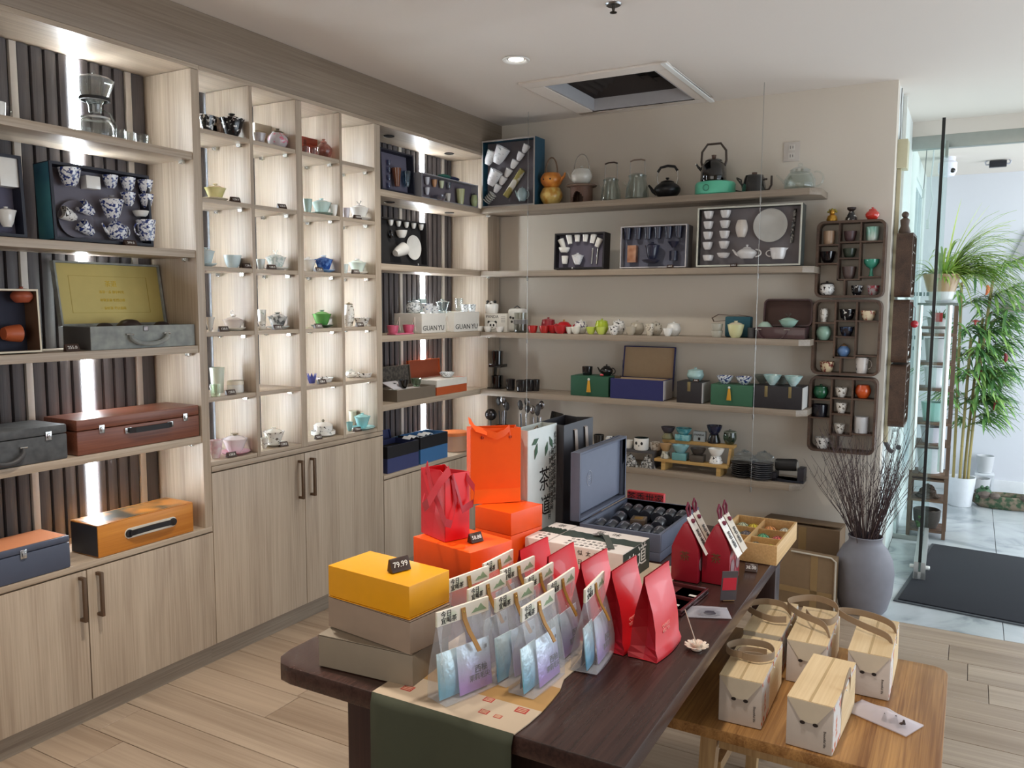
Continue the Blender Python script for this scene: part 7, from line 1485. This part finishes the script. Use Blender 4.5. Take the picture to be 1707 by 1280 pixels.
# two calligraphy boxes in front of the grey box
wh = P(222, 214, 208, .5); dkg = P(46, 58, 50, .5); wtext = pattern((34, 32, 32), (224, 216, 210), 42, .33, .37, .5, 0, detail=4, stretch=(1.0, 1, 1.5))
def cbox(label, x0, x1, y0, y1, mark):
    hh = .092; t = thing('gift_box', label, 'gift box', (x0, y0, TZ+LIFT), math.radians(-2)); w, d = x1-x0, y1-y0
    MB().box(0, 0, 0, w, d, hh).build('box_body', wh, t, bevel=.001)
    bx('top_sheet', wh, t, (.001, .001, hh), (w-.001, d-.001, hh+.0008))
    m = MB(); n = 16; q = random.Random(int(x0*1000))
    lo = [.40+.05*q.random() for _ in range(n+1)]; hi = [.66+.09*q.random() for _ in range(n+1)]
    for i in range(n): m.add([(w*i/n, d*lo[i], hh+.0008), (w*(i+1)/n, d*lo[i+1], hh+.0008), (w*(i+1)/n, d*hi[i+1], hh+.0008), (w*i/n, d*hi[i], hh+.0008), (w*i/n, d*lo[i], hh+.0014), (w*(i+1)/n, d*lo[i+1], hh+.0014), (w*(i+1)/n, d*hi[i+1], hh+.0014), (w*i/n, d*hi[i], hh+.0014)], [(0, 3, 2, 1), (4, 5, 6, 7), (0, 1, 5, 4), (1, 2, 6, 5), (2, 3, 7, 6), (3, 0, 4, 7)])
    m.build('brush_band', dkg, t)
    for r in range(3): text(' '.join('无事此静坐一日是两日若活七十年'[r*3:r*3+(9 if w > .15 else 2)]), .0135, ink, 'calligraphy', t, (w*.5, d*(.09+.12*r), hh+.0009), (0, 0, 0), .0002)
    text('茶 · 味' if w > .15 else '茶', .03, ink, 'calligraphy', t, (w*.5, d*.85, hh+.0009), (0, 0, 0), .0002)
    for r in range(3): text('  '.join('山静似太古日长如小年'[r*3:r*3+(6 if w > .15 else 1)]), .017, ink, 'calligraphy', t, (w*.5, -.0004, hh*(.82-.3*r)), (PI/2, 0, 0), .0002)
    if mark:
        bx('green_end', dkg, t, (w, .0005, .0005), (w+.0012, d-.0005, hh-.0005))
        text('茶', .07, white_ink, 'white_calligraphy', t, (w+.0015, d*.30, hh*.42), (PI/2, 0, PI/2), .0003); text('道', .07, white_ink, 'white_calligraphy', t, (w+.0015, d*.70, hh*.58), (PI/2, 0, PI/2), .0003)
        MB().ribbon([(w*.42, d*.62, hh+.003), (w*.55, d*.60, hh+.012), (w*.62, d*.50, hh+.006), (w*.80, d*.14, hh+.004)], (.009, .004, 0), .0015).ribbon([(w*.36, d*.72, hh+.003), (w*.46, d*.66, hh+.010), (w*.54, d*.60, hh+.008)], (.005, .005, 0), .0015).build('cloth_tie', P(64, 70, 64, .6), t, smooth=True)
    return t
cbox('white calligraphy gift box with dark green end reading tea way', 1.672, 1.918, -2.600, -2.400, True)
cbox('white calligraphy gift box half hidden behind the orange boxes', 1.592, 1.668, -2.592, -2.392, False)
t = thing('gift_box', 'red gift box with black brush lettering behind the open grey box', 'gift box', (1.655, -1.905, TZ+LIFT)); MB().box(0, 0, 0, .142, .022, .108).build('box_body', P(196, 38, 44, .5), t, bevel=.001)
text('茶香世家', .036, ink, 'lettering', t, (.071, -.0005, .085), (PI/2, 0, 0), .0003)
# clear stand-up bags of tea
def plastic(r, g, b, a, name):
    m = bpy.data.materials.new(name); m.use_nodes = True; nt = m.node_tree; n = nt.nodes; bs = n['Principled BSDF']; out = n['Material Output']
    tr = n.new('ShaderNodeBsdfTransparent'); mx = n.new('ShaderNodeMixShader'); lw = n.new('ShaderNodeLayerWeight'); lw.inputs[0].default_value = .4; mr = n.new('ShaderNodeMapRange'); mr.inputs[3].default_value = a; mr.inputs[4].default_value = min(.9, a*2.6)
    nt.links.new(lw.outputs['Facing'], mr.inputs[0]); nt.links.new(mr.outputs[0], mx.inputs[0]); bs.inputs['Base Color'].default_value = rgb(r, g, b); bs.inputs['Roughness'].default_value = .28; bs.inputs['Specular IOR Level'].default_value = .6
    nt.links.new(tr.outputs[0], mx.inputs[1]); nt.links.new(bs.outputs[0], mx.inputs[2]); nt.links.new(mx.outputs[0], out.inputs[0]); return m
frost = plastic(216, 216, 220, .15, 'frosted_film')
def foil(c1, c2):
    m = bpy.data.materials.new('gradient_foil'); m.use_nodes = True; nt = m.node_tree; n = nt.nodes; bs = n['Principled BSDF']; tc = n.new('ShaderNodeTexCoord'); sp = n.new('ShaderNodeSeparateXYZ'); nt.links.new(tc.outputs['Object'], sp.inputs[0]); mm = n.new('ShaderNodeMath'); mm.operation = 'MULTIPLY'; mm.inputs[1].default_value = 10.5; nt.links.new(sp.outputs[2], mm.inputs[0])
    cr = n.new('ShaderNodeValToRGB'); e = cr.color_ramp.elements; e[0].position = .15; e[0].color = rgb(*c1); e[1].position = .85; e[1].color = rgb(*c2); nt.links.new(mm.outputs[0], cr.inputs[0]); nt.links.new(cr.outputs[0], bs.inputs['Base Color']); bs.inputs['Metallic'].default_value = .25; bs.inputs['Roughness'].default_value = .3
    bp = n.new('ShaderNodeBump'); no = n.new('ShaderNodeTexNoise'); no.inputs['Scale'].default_value = 60; nt.links.new(tc.outputs['Object'], no.inputs['Vector']); nt.links.new(no.outputs['Fac'], bp.inputs['Height']); bp.inputs['Distance'].default_value = .004; bp.inputs['Strength'].default_value = .6; nt.links.new(bp.outputs[0], bs.inputs['Normal']); return m
f_purple = foil((176, 136, 224), (214, 230, 246)); f_blue = foil((104, 186, 222), (214, 236, 242)); f_dark = foil((50, 58, 78), (84, 92, 110))
hdr = pattern((206, 214, 186), (244, 236, 222), 16, .34, .44, .6, 0); strap_m = P(170, 122, 50, .5)
def sachet(label, M, w, h, mat, txt=None):
    t = thing('tea_sachet', label, 'sachet', M=M, group='foil sachets in the clear bags'); m = MB(); nx, nz = 6, 7; vs = []
    for side in (-1, 1):
        for j in range(nz+1):
            for i in range(nx+1):
                a, b = i/nx, j/nz; vs.append(((a-.5)*w, side*(.001+.007*math.sin(PI*a)**.6*math.sin(PI*b)**.6), b*h))
    K = (nx+1)*(nz+1); fs = []
    for s in (0, 1):
        for j in range(nz):
            for i in range(nx): q_ = s*K+j*(nx+1)+i; fs.append((q_, q_+1, q_+nx+2, q_+nx+1))
    ed = [i for i in range(nx+1)]+[j*(nx+1)+nx for j in range(1, nz+1)]+[nz*(nx+1)+i for i in range(nx-1, -1, -1)]+[j*(nx+1) for j in range(nz-1, 0, -1)]
    for a, b in zip(ed, ed[1:]+ed[:1]): fs.append((a, b, K+b, K+a))
    m.add(vs, fs).build('foil_pack', mat, t, smooth=True)
    if txt:
        text('西柚', w*.20, P(44, 42, 60, .5), 'lettering', t, (w*.12, -.0088, h*.44), (PI/2, 0, 0), .0003); text('茉莉毛尖', w*.16, P(44, 42, 60, .5), 'lettering', t, (w*.06, -.0088, h*.28), (PI/2, 0, 0), .0003); text('漫', w*.10, P(60, 58, 70, .5), 'seal', t, (w*.32, -.0070, h*.84), (PI/2, 0, 0), .0003)
    return t
POS = ('nearest one by the yellow box', 'second in the middle row', 'near right of the front rows', 'third behind the near right one', 'rightmost one by the red pouches', 'left one of the second row', 'middle one of the back row', 'right one of the back row', 'left one against the yellow box', 'farthest one by the orange box')
def clear_bag(i, x, y, ang, h=.186, w=.138, gus=.06, full=2):
    M = T(x, y, TZ+.0024+LIFT) @ RZ(ang)
    t = thing('tea_bag', f'frosted clear tea bag with printed header, {POS[i]}', 'tea bag', M=M, group='frosted clear tea bags'); hb = h-.026; w2 = w/2; b = gus/2
    # front sheet bulges out towards the bottom, gusset folds in at the sides
    prof = [(0, b, .0), (.25, b*.98, 0), (.5, b*.72, .0), (.75, b*.35, 0), (1, .0012, 0)]
    def sheet(s):
        vs = []; fs = []; n = 8
        for j, (f, dp, _) in enumerate(prof):
            for q_ in range(n+1): a = q_/n; vs.append(((a-.5)*w, s*(dp+.004*math.sin(PI*a)*(1-f)), f*hb))
        for j in range(len(prof)-1):
            for q_ in range(n): k = j*(n+1)+q_; fs.append((k, k+1, k+n+2, k+n+1))
        return MB().add(vs, fs)
    sheet(-1).build('front_sheet', frost, t, smooth=True); sheet(1).build('back_sheet', frost, t, smooth=True)
    for s in (-1, 1):
        vs = []; fs = []
        for f, dp, _ in prof: vs += [(s*w2, -dp, f*hb), (s*(w2-.016*f-.001), 0, f*hb), (s*w2, dp, f*hb)]
        for j in range(len(prof)-1): k = j*3; fs += [(k, k+1, k+4, k+3), (k+1, k+2, k+5, k+4)]
        MB().add(vs, fs).build('side_gusset', frost, t)
    MB().box(-w2, -b, 0, w2, b, .0006).build('bottom_sheet', frost, t)
    MB().box(-w2, -.0026, hb-.004, w2, .0026, h).build('header_card', hdr, t)
    text('今日', .0145, ink, 'lettering', t, (-w2*.66, -.003, h-.0085), (PI/2, 0, 0), .0003); text('宜喝茶', .0140, ink, 'lettering', t, (-w2*.56, -.003, h-.0218), (PI/2, 0, 0), .0003)
    MB().prism([(w2*.30, hb+.002), (w2*.48, hb+.011), (w2*.56, hb+.009), (w2*.68, hb+.018), (w2*.80, hb+.009), (w2*.92, hb+.002)], -.0031, -.0027, 'y').build('mountain_print', P(150, 172, 138, .6), t)
    st = MB().ribbon([(-.002, -.004, h-.006), (0, -.0065, h-.03), (.006, -.014, h-.055), (.014, -.024, h-.078), (.020, -.030, h-.096)], (.0052, 0, 0), .0022).build('leather_strap', strap_m, t, smooth=True)
    MB().lathe([(0, 0), (.0025, 0), (.002, .0012), (0, .0014)], n=12).xf(T(-.001, -.0056, h-.014) @ RX(90)).build('rivet', P(200, 170, 90, .3, .8), st, smooth=True)
    lab = POS[i]
    sachet(f'pale purple foil tea sachet inside the clear bag, {lab}', M @ T(.020, -b*.66, .004) @ RX(-7), .088, .100, f_purple, True)
    if full > 1: sachet(f'pale blue foil sachet inside the clear bag, {lab}', M @ T(-.036, -b*.22, .004) @ RX(-6), .062, .094, f_blue)
    if full > 1: sachet(f'dark foil sachet inside the clear bag, {lab}', M @ T(.0, b*.42, .004) @ RX(5), .10, .080, f_dark)
for i, (x, y, a, f) in enumerate(((1.868, -3.372, 73, 2), (1.918, -3.243, 83, 2), (1.985, -3.262, 88, 2), (1.966, -3.110, 91, 2), (2.043, -3.10, 96, 2), (1.838, -3.226, 84, 1), (1.836, -3.080, 84, 1), (1.904, -3.100, 90, 1), (1.772, -3.20, 79, 1), (1.770, -3.060, 89, 1))): clear_bag(i, x, y, a, full=f)
# red stand-up pouches
RP = ('first from the left, behind the clear bags', 'second from the left', 'third from the left', 'fourth, right behind the front one', 'front one nearest the incense holder')
redp = P(222, 40, 50, .35, coat=.15)
def red_pouch(i, x, y, ang, h=.192, w=.145, gus=.068):
    t = thing('tea_pouch', f'matt red stand-up tea pouch, {RP[i]}', 'tea pouch', (x, y, TZ+LIFT), math.radians(ang), 'matt red tea pouches'); w2 = w/2; b = gus/2
    prof = [(0, b*1.02), (.06, b*1.08), (.14, b*.90), (.36, b*.84), (.58, b*.62), (.80, b*.26), (.93, .0025), (1, .0018)]; vs = []; fs = []; n = 8
    for s in (-1, 1):
        o = len(vs)
        for j, (f, dp) in enumerate(prof):
            nar = 1+.03*(1-f)-(.06*math.sin(PI*min(1, f*1.1)) if f < .9 else .0)
            for q_ in range(n+1): a = q_/n; vs.append(((a-.5)*w*nar, s*(dp+.006*math.sin(PI*a)*(1-f)), f*h))
        for j in range(len(prof)-1):
            for q_ in range(n): k = o+j*(n+1)+q_; fs.append((k, k+1, k+n+2, k+n+1))
    MB().add(vs, fs).build('pouch_panels', redp, t, smooth=True)
    for s in (-1, 1):
        vs = []; fs = []
        for f, dp in prof:
            nar = 1+.03*(1-f)-(.06*math.sin(PI*min(1, f*1.1)) if f < .9 else .0); vs += [(s*w2*nar, -dp, f*h), (s*(w2*nar-.026*math.sin(PI*min(1, f*.9+.05))), 0, f*h), (s*w2*nar, dp, f*h)]
        for j in range(len(prof)-1): k = j*3; fs += [(k, k+1, k+4, k+3), (k+1, k+2, k+5, k+4)]
        MB().add(vs, fs).build('side_gusset', P(172, 24, 36, .4), t)
    MB().box(-w2, -b, 0, w2, b, .0008).build('bottom', redp, t)
    text('山水', .020, P(60, 20, 24, .5), 'brush_mark', t, (w*.22, -b*.62, h*.58), (math.radians(76), 0, 0), .0006, sx=.8); text('CHINESE\nRED TEA', .011, P(236, 150, 140, .5), 'small_print', t, (-w*.10, -b*.95, h*.34), (math.radians(84), 0, 0), .0006, align='CENTER')
for i, (x, y, a) in enumerate(((1.800, -2.93, 88), (1.882, -2.94, 90), (1.974, -2.945, 88), (2.060, -2.965, 88), (2.141, -2.965, 87))): red_pouch(i, x, y, a)
# tall gift pouches with hanging tags
dr = P(150, 20, 40, .4, coat=.15)
GP = ('rear left one', 'front left one', 'rear right one', 'front right one with a round window')
def tag_pouch(i, x, y, w=.080, d=.056, hb=.10, h=.172, card=True, ang=0):
    t = thing('gift_pouch', f'dark red folded gift pouch with hanging paper card, {GP[i]}', 'gift pouch', (x, y, TZ+LIFT), math.radians(ang), 'dark red gift pouches')
    m = MB(); sl = [(0, 0, w), (hb, 0, w), (hb+.03, .012, w-.012), (h, w*.42, w*.58)]; vs = []; fs = []
    for z, a, b in sl: vs += [(a, 0, z), (b, 0, z), (b, d, z), (a, d, z)]
    for j in range(3):
        for k in range(4): fs.append((j*4+k, j*4+(k+1) % 4, j*4+4+(k+1) % 4, j*4+4+k))
    fs += [(3, 2, 1, 0), (12, 13, 14, 15)]
    m.add(vs, fs).build('pouch_body', dr, t, bevel=.002)
    # card folded over the ridge: hangs down on the right slope
    sx = (w-.012-w*.58)/(h-hb-.03)
    def slope(z, off): return w*.58+(h-z)*sx+off
    c = MB().add([(slope(h, .003)-.006, d*.04, h+.016), (slope(h, .003)-.006, d*.96, h+.016), (slope(h-.085, .012), d*.96, h-.085), (slope(h-.085, .012), d*.04, h-.085), (slope(h, .003)-.0076, d*.04, h+.0165), (slope(h, .003)-.0076, d*.96, h+.0165), (slope(h-.085, .012)-.0016, d*.96, h-.085), (slope(h-.085, .012)-.0016, d*.04, h-.085)], [(0, 3, 2, 1), (4, 5, 6, 7), (0, 1, 5, 4), (1, 2, 6, 5), (2, 3, 7, 6), (3, 0, 4, 7)]).build('paper_card', P(226, 220, 212, .6) if i in (1, 3) else P(198, 186, 168, .6), t)
    an = math.atan2(.101, slope(h-.085, .012)-slope(h, .003)+.006)
    o = text('茗\n香', .026, ink, 'brush_lettering', c, (0, 0, 0), (0, 0, 0), .0003); o.matrix_local = T(slope(h-.042, .009)+.0022, d*.50, h-.042) @ RZ(90) @ RX(math.degrees(an)) @ Matrix.Identity(4)
    MB().tube([(w*.5+.004, d*.45, h+.0), (w*.5+.0, d*.40, h+.022), (w*.5-.004, d*.34, h+.040), (w*.5-.002, d*.46, h+.056), (w*.5+.002, d*.58, h+.042), (w*.5+.004, d*.52, h+.018)], .0035, 8).build('rope_loop', P(110, 34, 58, .6), t, smooth=True)
    MB().ball((w*.5+.014, d*.48, h+.004), .007, 10).build('rope_knot', P(110, 34, 58, .6), t, smooth=True)
    if i != 0: MB().lathe([(0, 0), (.020, 0), (.020, .0008), (0, .0008)], n=22).xf(T(w+.0008, d*.5, hb*.52) @ RY(90)).build('window', P(150, 120, 124, .3, vary=.3, scale=120), t)
    text('茶', .03, P(96, 70, 40, .5), 'faded_print', t, (w*.5, -.0008, hb*.75), (PI/2, 0, 0), .0003)
tag_pouch(0, 2.018, -2.420); tag_pouch(1, 2.018, -2.480); tag_pouch(2, 2.103, -2.398); tag_pouch(3, 2.103, -2.458)
# wooden tray of wrapped tea balls
pn = wood((222, 184, 128), (190, 148, 94), 'y', 12, .5); x0, x1, y0, y1 = 2.052, 2.262, -2.192, -1.925; hh = .062
x0, x1, y0, y1 = 2.060, 2.262, -2.198, -1.87
t = thing('wooden_tray', 'pale wooden compartment tray of coloured tea balls at the table corner', 'tray', (x0, y0, TZ+LIFT)); w, d = x1-x0, y1-y0; e = .007
bx('bottom', pn, t, (e, e, 0), (w-e, d-e, .006)); bx('side', pn, t, (0, 0, 0), (w, e, hh), .001); bx('side', pn, t, (0, d-e, 0), (w, d, hh), .001); bx('side', pn, t, (0, e, 0), (e, d-e, hh), .001); bx('side', pn, t, (w-e, e, 0), (w, d-e, hh), .001)
bx('divider', pn, t, (w*.46, e, .006), (w*.46+.005, d-e, hh-.004))
for f in (.34, .66): bx('divider', pn, t, (e, d*f, .006), (w*.46, d*f+.005, hh-.010)); bx('divider', pn, t, (w*.46+.005, d*f, .006), (w-e, d*f+.005, hh-.010))
bc = ((.62, .17, (120, 112, 90), 'grey brown'), (.86, .15, (206, 190, 60), 'yellow green'), (.62, .50, (70, 140, 96), 'green'), (.86, .48, (186, 80, 76), 'red'), (.62, .83, (206, 130, 66), 'orange'), (.87, .82, (206, 202, 180), 'cream white'), (.16, .17, (150, 130, 60), 'olive'), (.34, .20, (176, 150, 80), 'tan'), (.16, .50, (170, 180, 150), 'pale green'), (.34, .52, (90, 84, 90), 'dark'), (.16, .83, (160, 168, 140), 'grey green'), (.35, .83, (226, 186, 40), 'bright yellow'))
for fx, fy, c, nm in bc:
    o = thing('tea_ball', f'{nm} twist wrapped tea ball in the wooden tray', 'tea ball', (x0+w*fx, y0+d*fy, TZ+.008+LIFT), group=None); r = .0215
    MB().ball((0, 0, r), r, 16, 1, 1, .95).build('ball', pattern(c, tuple(min(255, int(v*1.25+14)) for v in c), 90, .42, .58, .45, .2), o, smooth=True); m = MB()
    for k in range(7): a = k*2*PI/7; m.tube([(r*.2*math.cos(a), r*.2*math.sin(a), r*1.93), (r*.8*math.cos(a+.3), r*.8*math.sin(a+.3), r*1.62), (r*1.02*math.cos(a+.6), r*1.02*math.sin(a+.6), r)], .0018, 5)
    m.build('twisted_wrap', P(*tuple(int(v*.8) for v in c), .5), o, smooth=True)
# small things at the right edge
tag_block('price tag in front of the wooden tray on the dark table', ptm(1252, 952), 8, '38.00', .036, .022)
p = ptm(1213, 1000); t = thing('card_holder', 'red printed card standing in a small wooden block on the table', 'card holder', p, math.radians(35)); MB().box(-.016, -.010, 0, .016, .012, .026).build('block', oak, t, bevel=.001)
MB().box(-.022, -.0012, 0, .022, .0012, .085).xf(T(-.004, -.0125, .004) @ RX(8)).build('card', P(90, 84, 88, .4), t); MB().box(-.019, -.0020, .030, .019, -.0012, .066).xf(T(-.004, -.0125, .004) @ RX(8)).build('card_print', P(206, 44, 66, .4), t)
t = thing('flat_tray', 'dark red brown low display tray with small labels beside the gift pouches', 'tray', (1.985, -2.735, TZ+LIFT), math.radians(-4)); rb = P(86, 40, 42, .25, coat=.4)
MB().box(0, 0, 0, .150, .20, .006).box(0, 0, .006, .006, .20, .016).box(.144, 0, .006, .150, .20, .016).box(.006, .194, .006, .144, .20, .016).box(.006, 0, .006, .144, .006, .016).box(.006, .10, .006, .144, .104, .016).build('tray_body', rb, t, bevel=.001)
for a, b in ((.10, .05), (.115, .14)): bx('white_label', label_white, t, (a, b, .006), (a+.022, b+.010, .0075))
p = ptm(1180, 1022); t = thing('zip_bag', 'small clear zip bag of dark tea lying on the dark table', 'bag', p, math.radians(24)); m = MB(); nx, ny = 8, 5; vs = []; fs = []
for s in (0, 1):
    for j in range(ny+1):
        for i in range(nx+1): a, b = i/nx, j/ny; vs.append(((a-.5)*.11, (b-.5)*.075, (.002+.016*math.sin(PI*a)*math.sin(PI*b)*(1+.2*math.sin(9*a))) if s else .0004))
K = (nx+1)*(ny+1)
for s in (0, 1):
    for j in range(ny):
        for i in range(nx): k = s*K+j*(nx+1)+i; fs.append((k, k+1, k+nx+2, k+nx+1))
m.add(vs, fs).build('film', plastic(196, 196, 206, .25, 'clear_film'), t, smooth=True); bx('zip_strip', P(206, 206, 210, .3), t, (-.054, .030, .002), (.054, .034, .0034)); MB().ball((0, -.01, .006), .026, 12, 1.2, .8, .25).build('dark_tea', P(52, 46, 60, .5), t, smooth=True)
p = ptm(1161, 1083); t = thing('incense_holder', 'white ceramic lotus incense holder with one stick on the dark table', 'incense holder', p); wl = P(226, 212, 196, .3, coat=.3)
for ring, (n, r0, L, up) in enumerate(((12, .006, .024, .35), (9, .004, .016, .8))):
    for k in range(n):
        a = k*2*PI/n+ring*.2; d = Vector((math.cos(a), math.sin(a), 0)); s = Vector((-d.y, d.x, 0)); b = Vector((0, 0, .003+.003*ring))+d*r0
        tip = b+d*L*math.cos(up)+Vector((0, 0, L*math.sin(up))); mid = b+(tip-b)*.6; q4 = [b-s*.003, b+s*.003, mid+s*.0062, tip+s*.003, tip-s*.003, mid-s*.0062]; nn = Vector((0, 0, .0022))
        MB().add([*q4, *[v+nn for v in q4]], [(0, 1, 2, 5), (5, 2, 3, 4), (6, 11, 8, 7), (11, 10, 9, 8), (0, 6, 7, 1), (1, 7, 8, 2), (2, 8, 9, 3), (3, 9, 10, 4), (4, 10, 11, 5), (5, 11, 6, 0)]).build('petal', wl, t, bevel=.0006, seg=1)
MB().lathe([(0, 0), (.012, 0), (.014, .004), (.006, .010), (0, .011)], n=18).build('centre', wl, t, smooth=True)
q0, q1 = Vector((0, 0, .0115)), at(1142, 1016, 1, p.y)-p; MB().tube([q0, q1], .0013, 6).build('incense_stick', P(196, 186, 170, .6), t)
# ================================================================ oak bench and woven gift boxes
BZ = .47
bt = wood((190, 142, 84), (126, 82, 40), 'y', 8, .4, .02, .6, 2.6); bl = wood((196, 164, 118), (160, 126, 84), 'z', 10, .45)
t = thing('oak_bench', 'small oak bench with round corners beside the dark table', 'bench', (0, 0, 0))
MB().prism([(p[0], p[1]) for p in rrect(2.06, -2.745, 2.742, -2.05, .05, 5)], BZ-.032, BZ-.0012).build('seat', bt, t, bevel=.003)
for (x, y, dx, dy) in ((2.205, -2.685, -.02, -.02), (2.68, -2.685, .03, -.02), (2.205, -2.11, -.02, .02), (2.68, -2.11, .03, .02)):
    s = .022; MB().add([(x-s, y-s, BZ-.033), (x+s, y-s, BZ-.033), (x+s, y+s, BZ-.033), (x-s, y+s, BZ-.033), (x+dx-s*.8, y+dy-s*.8, 0), (x+dx+s*.8, y+dy-s*.8, 0), (x+dx+s*.8, y+dy+s*.8, 0), (x+dx-s*.8, y+dy+s*.8, 0)], [(0, 1, 2, 3), (7, 6, 5, 4), (0, 4, 5, 1), (1, 5, 6, 2), (2, 6, 7, 3), (3, 7, 4, 0)]).build('leg', bl, t, bevel=.003)
bx('stretcher', bl, t, (2.205, -2.655, .30), (2.225, -2.14, .33)); bx('stretcher', bl, t, (2.665, -2.655, .30), (2.685, -2.14, .33)); bx('rail', bl, t, (2.23, -2.70, BZ-.075), (2.66, -2.68, BZ-.033))
wv_ = wood((238, 212, 170), (222, 192, 146), 'y', 16, .6, knots=.1); kraft = P(216, 206, 198, .7); flo = pattern((206, 104, 60), (222, 216, 210), 36, .36, .46, .6, 0); bnd = P(158, 136, 112, .8)
GB = ('front left one on the bench', 'front middle one, tilted towards the camera', 'right one by the clear bag', 'rear middle one', 'rear left one by the table')
def gift(i, x, y, ang, w=.108, L=.29, h=.122, loop=0):
    t = thing('handled_gift_box', f'cream wood patterned gift box with cloth band handle, {GB[i]}', 'gift box', (x, y, BZ+LIFT), math.radians(ang), 'cream gift boxes on the bench'); h2 = h
    MB().box(0, 0, 0, w, L, h2).build('box_body', kraft, t, bevel=.002)
    bx('top_panel', wv_, t, (-.0005, -.0005, h2), (w+.0005, L+.0005, h2+.0016)); bx('top_seam', P(196, 168, 124, .6), t, (w*.47, 0, h2+.0016), (w*.53, L, h2+.0020)); bx('floral_side', flo, t, (w, .002, .002), (w+.001, L-.002, h2*.98)); bx('wood_side', wv_, t, (w+.001, L*.35, .002), (w+.0016, L-.002, h2*.9))
    MB().add([(0, -.0006, h2), (w, -.0006, h2), (w*.66, -.0030, h2*.58), (w*.34, -.0030, h2*.58), (0, -.0018, h2), (w, -.0018, h2), (w*.66, -.0046, h2*.58), (w*.34, -.0046, h2*.58)], [(0, 3, 2, 1), (4, 5, 6, 7), (0, 1, 5, 4), (1, 2, 6, 5), (2, 3, 7, 6), (3, 0, 4, 7)]).build('front_flap', P(214, 202, 182, .7), t)
    for fx in (.36, .64): MB().lathe([(0, 0), (.0045, 0), (.0045, .0008), (0, .0008)], n=12, sx=1.4).xf(T(w*fx, -.0047, h2*.565) @ RX(90)).build('slot_hole', P(40, 30, 28, .8), t)
    text('Beautiful life', .0085, P(90, 80, 74, .6), 'script_print', t, (w*.84, -.0006, h2*.30), (PI/2, PI/2, 0), .0003)
    z = h2+(.004, .004, .004, .018, .004)[i]
    loops = (([(w*.96, L*.52, z-.01), (w*.7, L*.44, z+.012), (w*.1, L*.36, z+.016), (-.012, L*.46, z+.020), (w*.2, L*.60, z+.024), (w*.8, L*.64, z+.022), (w*1.02, L*.50, z+.016), (w*.7, L*.36, z+.014), (w*.2, L*.40, z+.012), (w*.3, L*.52, z+.012), (w*.8, L*.60, z+.006)]),
             ([(w*1.0, L*.30, z-.06), (w*1.03, L*.34, z-.01), (w*1.06, L*.42, z+.02), (w*1.06, L*.58, z+.024), (w*1.03, L*.68, z-.01), (w*1.0, L*.72, z-.055)]),
             ([(w*1.0, L*.34, z-.02), (w*.85, L*.38, z+.012), (w*.2, L*.50, z+.020), (-.035, L*.62, z+.026), (-.055, L*.74, z+.026), (-.01, L*.82, z+.024), (w*.5, L*.80, z+.020), (w*.92, L*.70, z+.012), (w*1.02, L*.62, z-.02)]),
             ([(w*1.0, L*.22, z-.02), (w*.8, L*.26, z+.016), (w*.1, L*.40, z+.022), (-.03, L*.60, z+.030), (w*.1, L*.80, z+.032), (w*.5, L*.84, z+.032), (w*.95, L*.70, z+.034), (w*1.10, L*.48, z+.030), (w*.95, L*.30, z+.022), (w*.5, L*.34, z+.018), (w*.25, L*.55, z+.014)]),
             ([(w*.98, L*.30, z+.018), (w*.6, L*.26, z+.016), (w*.05, L*.34, z+.02), (-.02, L*.48, z+.024), (w*.2, L*.64, z+.026), (w*.7, L*.66, z+.024), (w*1.0, L*.56, z+.012)]))[i]
    pts = []; V = [Vector(p) for p in loops]     # smooth the loop
    for k in range(len(V)-1):
        a, b, c, d = V[max(k-1, 0)], V[k], V[k+1], V[min(k+2, len(V)-1)]
        for s in range(5):
            f = s/5; pts.append(.5*((2*b)+(-a+c)*f+(2*a-5*b+4*c-d)*f*f+(-a+3*b-3*c+d)*f**3))
    pts.append(V[-1]); MB().ribbon(pts, (0, 0, .0095), .0022).build('band_handle', bnd, t, smooth=True)
    for fy in (.52, ): MB().ball((w+.002, L*fy, h2*.86), .003, 8).build('button', label_white, t, smooth=True)
gift(0, 2.226, -2.70, 1.5); gift(1, 2.402, -2.733, -3); gift(2, 2.496, -2.368, 0); gift(3, 2.334, -2.378, 1); gift(4, 2.208, -2.372, 1)
p = Vector((2.60, -2.475, BZ+LIFT)); t = thing('sachet_bag', 'clear plastic bag of dark incense cones lying on the oak bench', 'bag', p, math.radians(-24)); m = MB(); vs = []; fs = []; q = random.Random(3)
for s in (0, 1):
    for j in range(ny+1):
        for i in range(nx+1): a, b = i/nx, j/ny; vs.append(((a-.5)*.17, (b-.5)*.09, (.003+.020*math.sin(PI*a)**.7*math.sin(PI*b)*(.7+.6*q.random())) if s else .0004))
fs = []
for s in (0, 1):
    for j in range(ny):
        for i in range(nx): k = s*K+j*(nx+1)+i; fs.append((k, k+1, k+nx+2, k+nx+1))
m.add(vs, fs).build('film', plastic(222, 214, 222, .35, 'clear_film'), t, smooth=True)
for k in range(5): MB().lathe([(0, 0), (.007, 0), (.002, .018), (0, .019)], n=12).xf(T(.01+.012*k, -.012+.006*(k % 3), .001) @ RY(40*(k % 2)) @ T(0, 0, .002)).build('incense_cone', P(66, 52, 48, .7), t)
text('· · · · ·', .012, ink, 'dotted_print', t, (-.03, .02, .0235), (0, 0, 0), .0002)
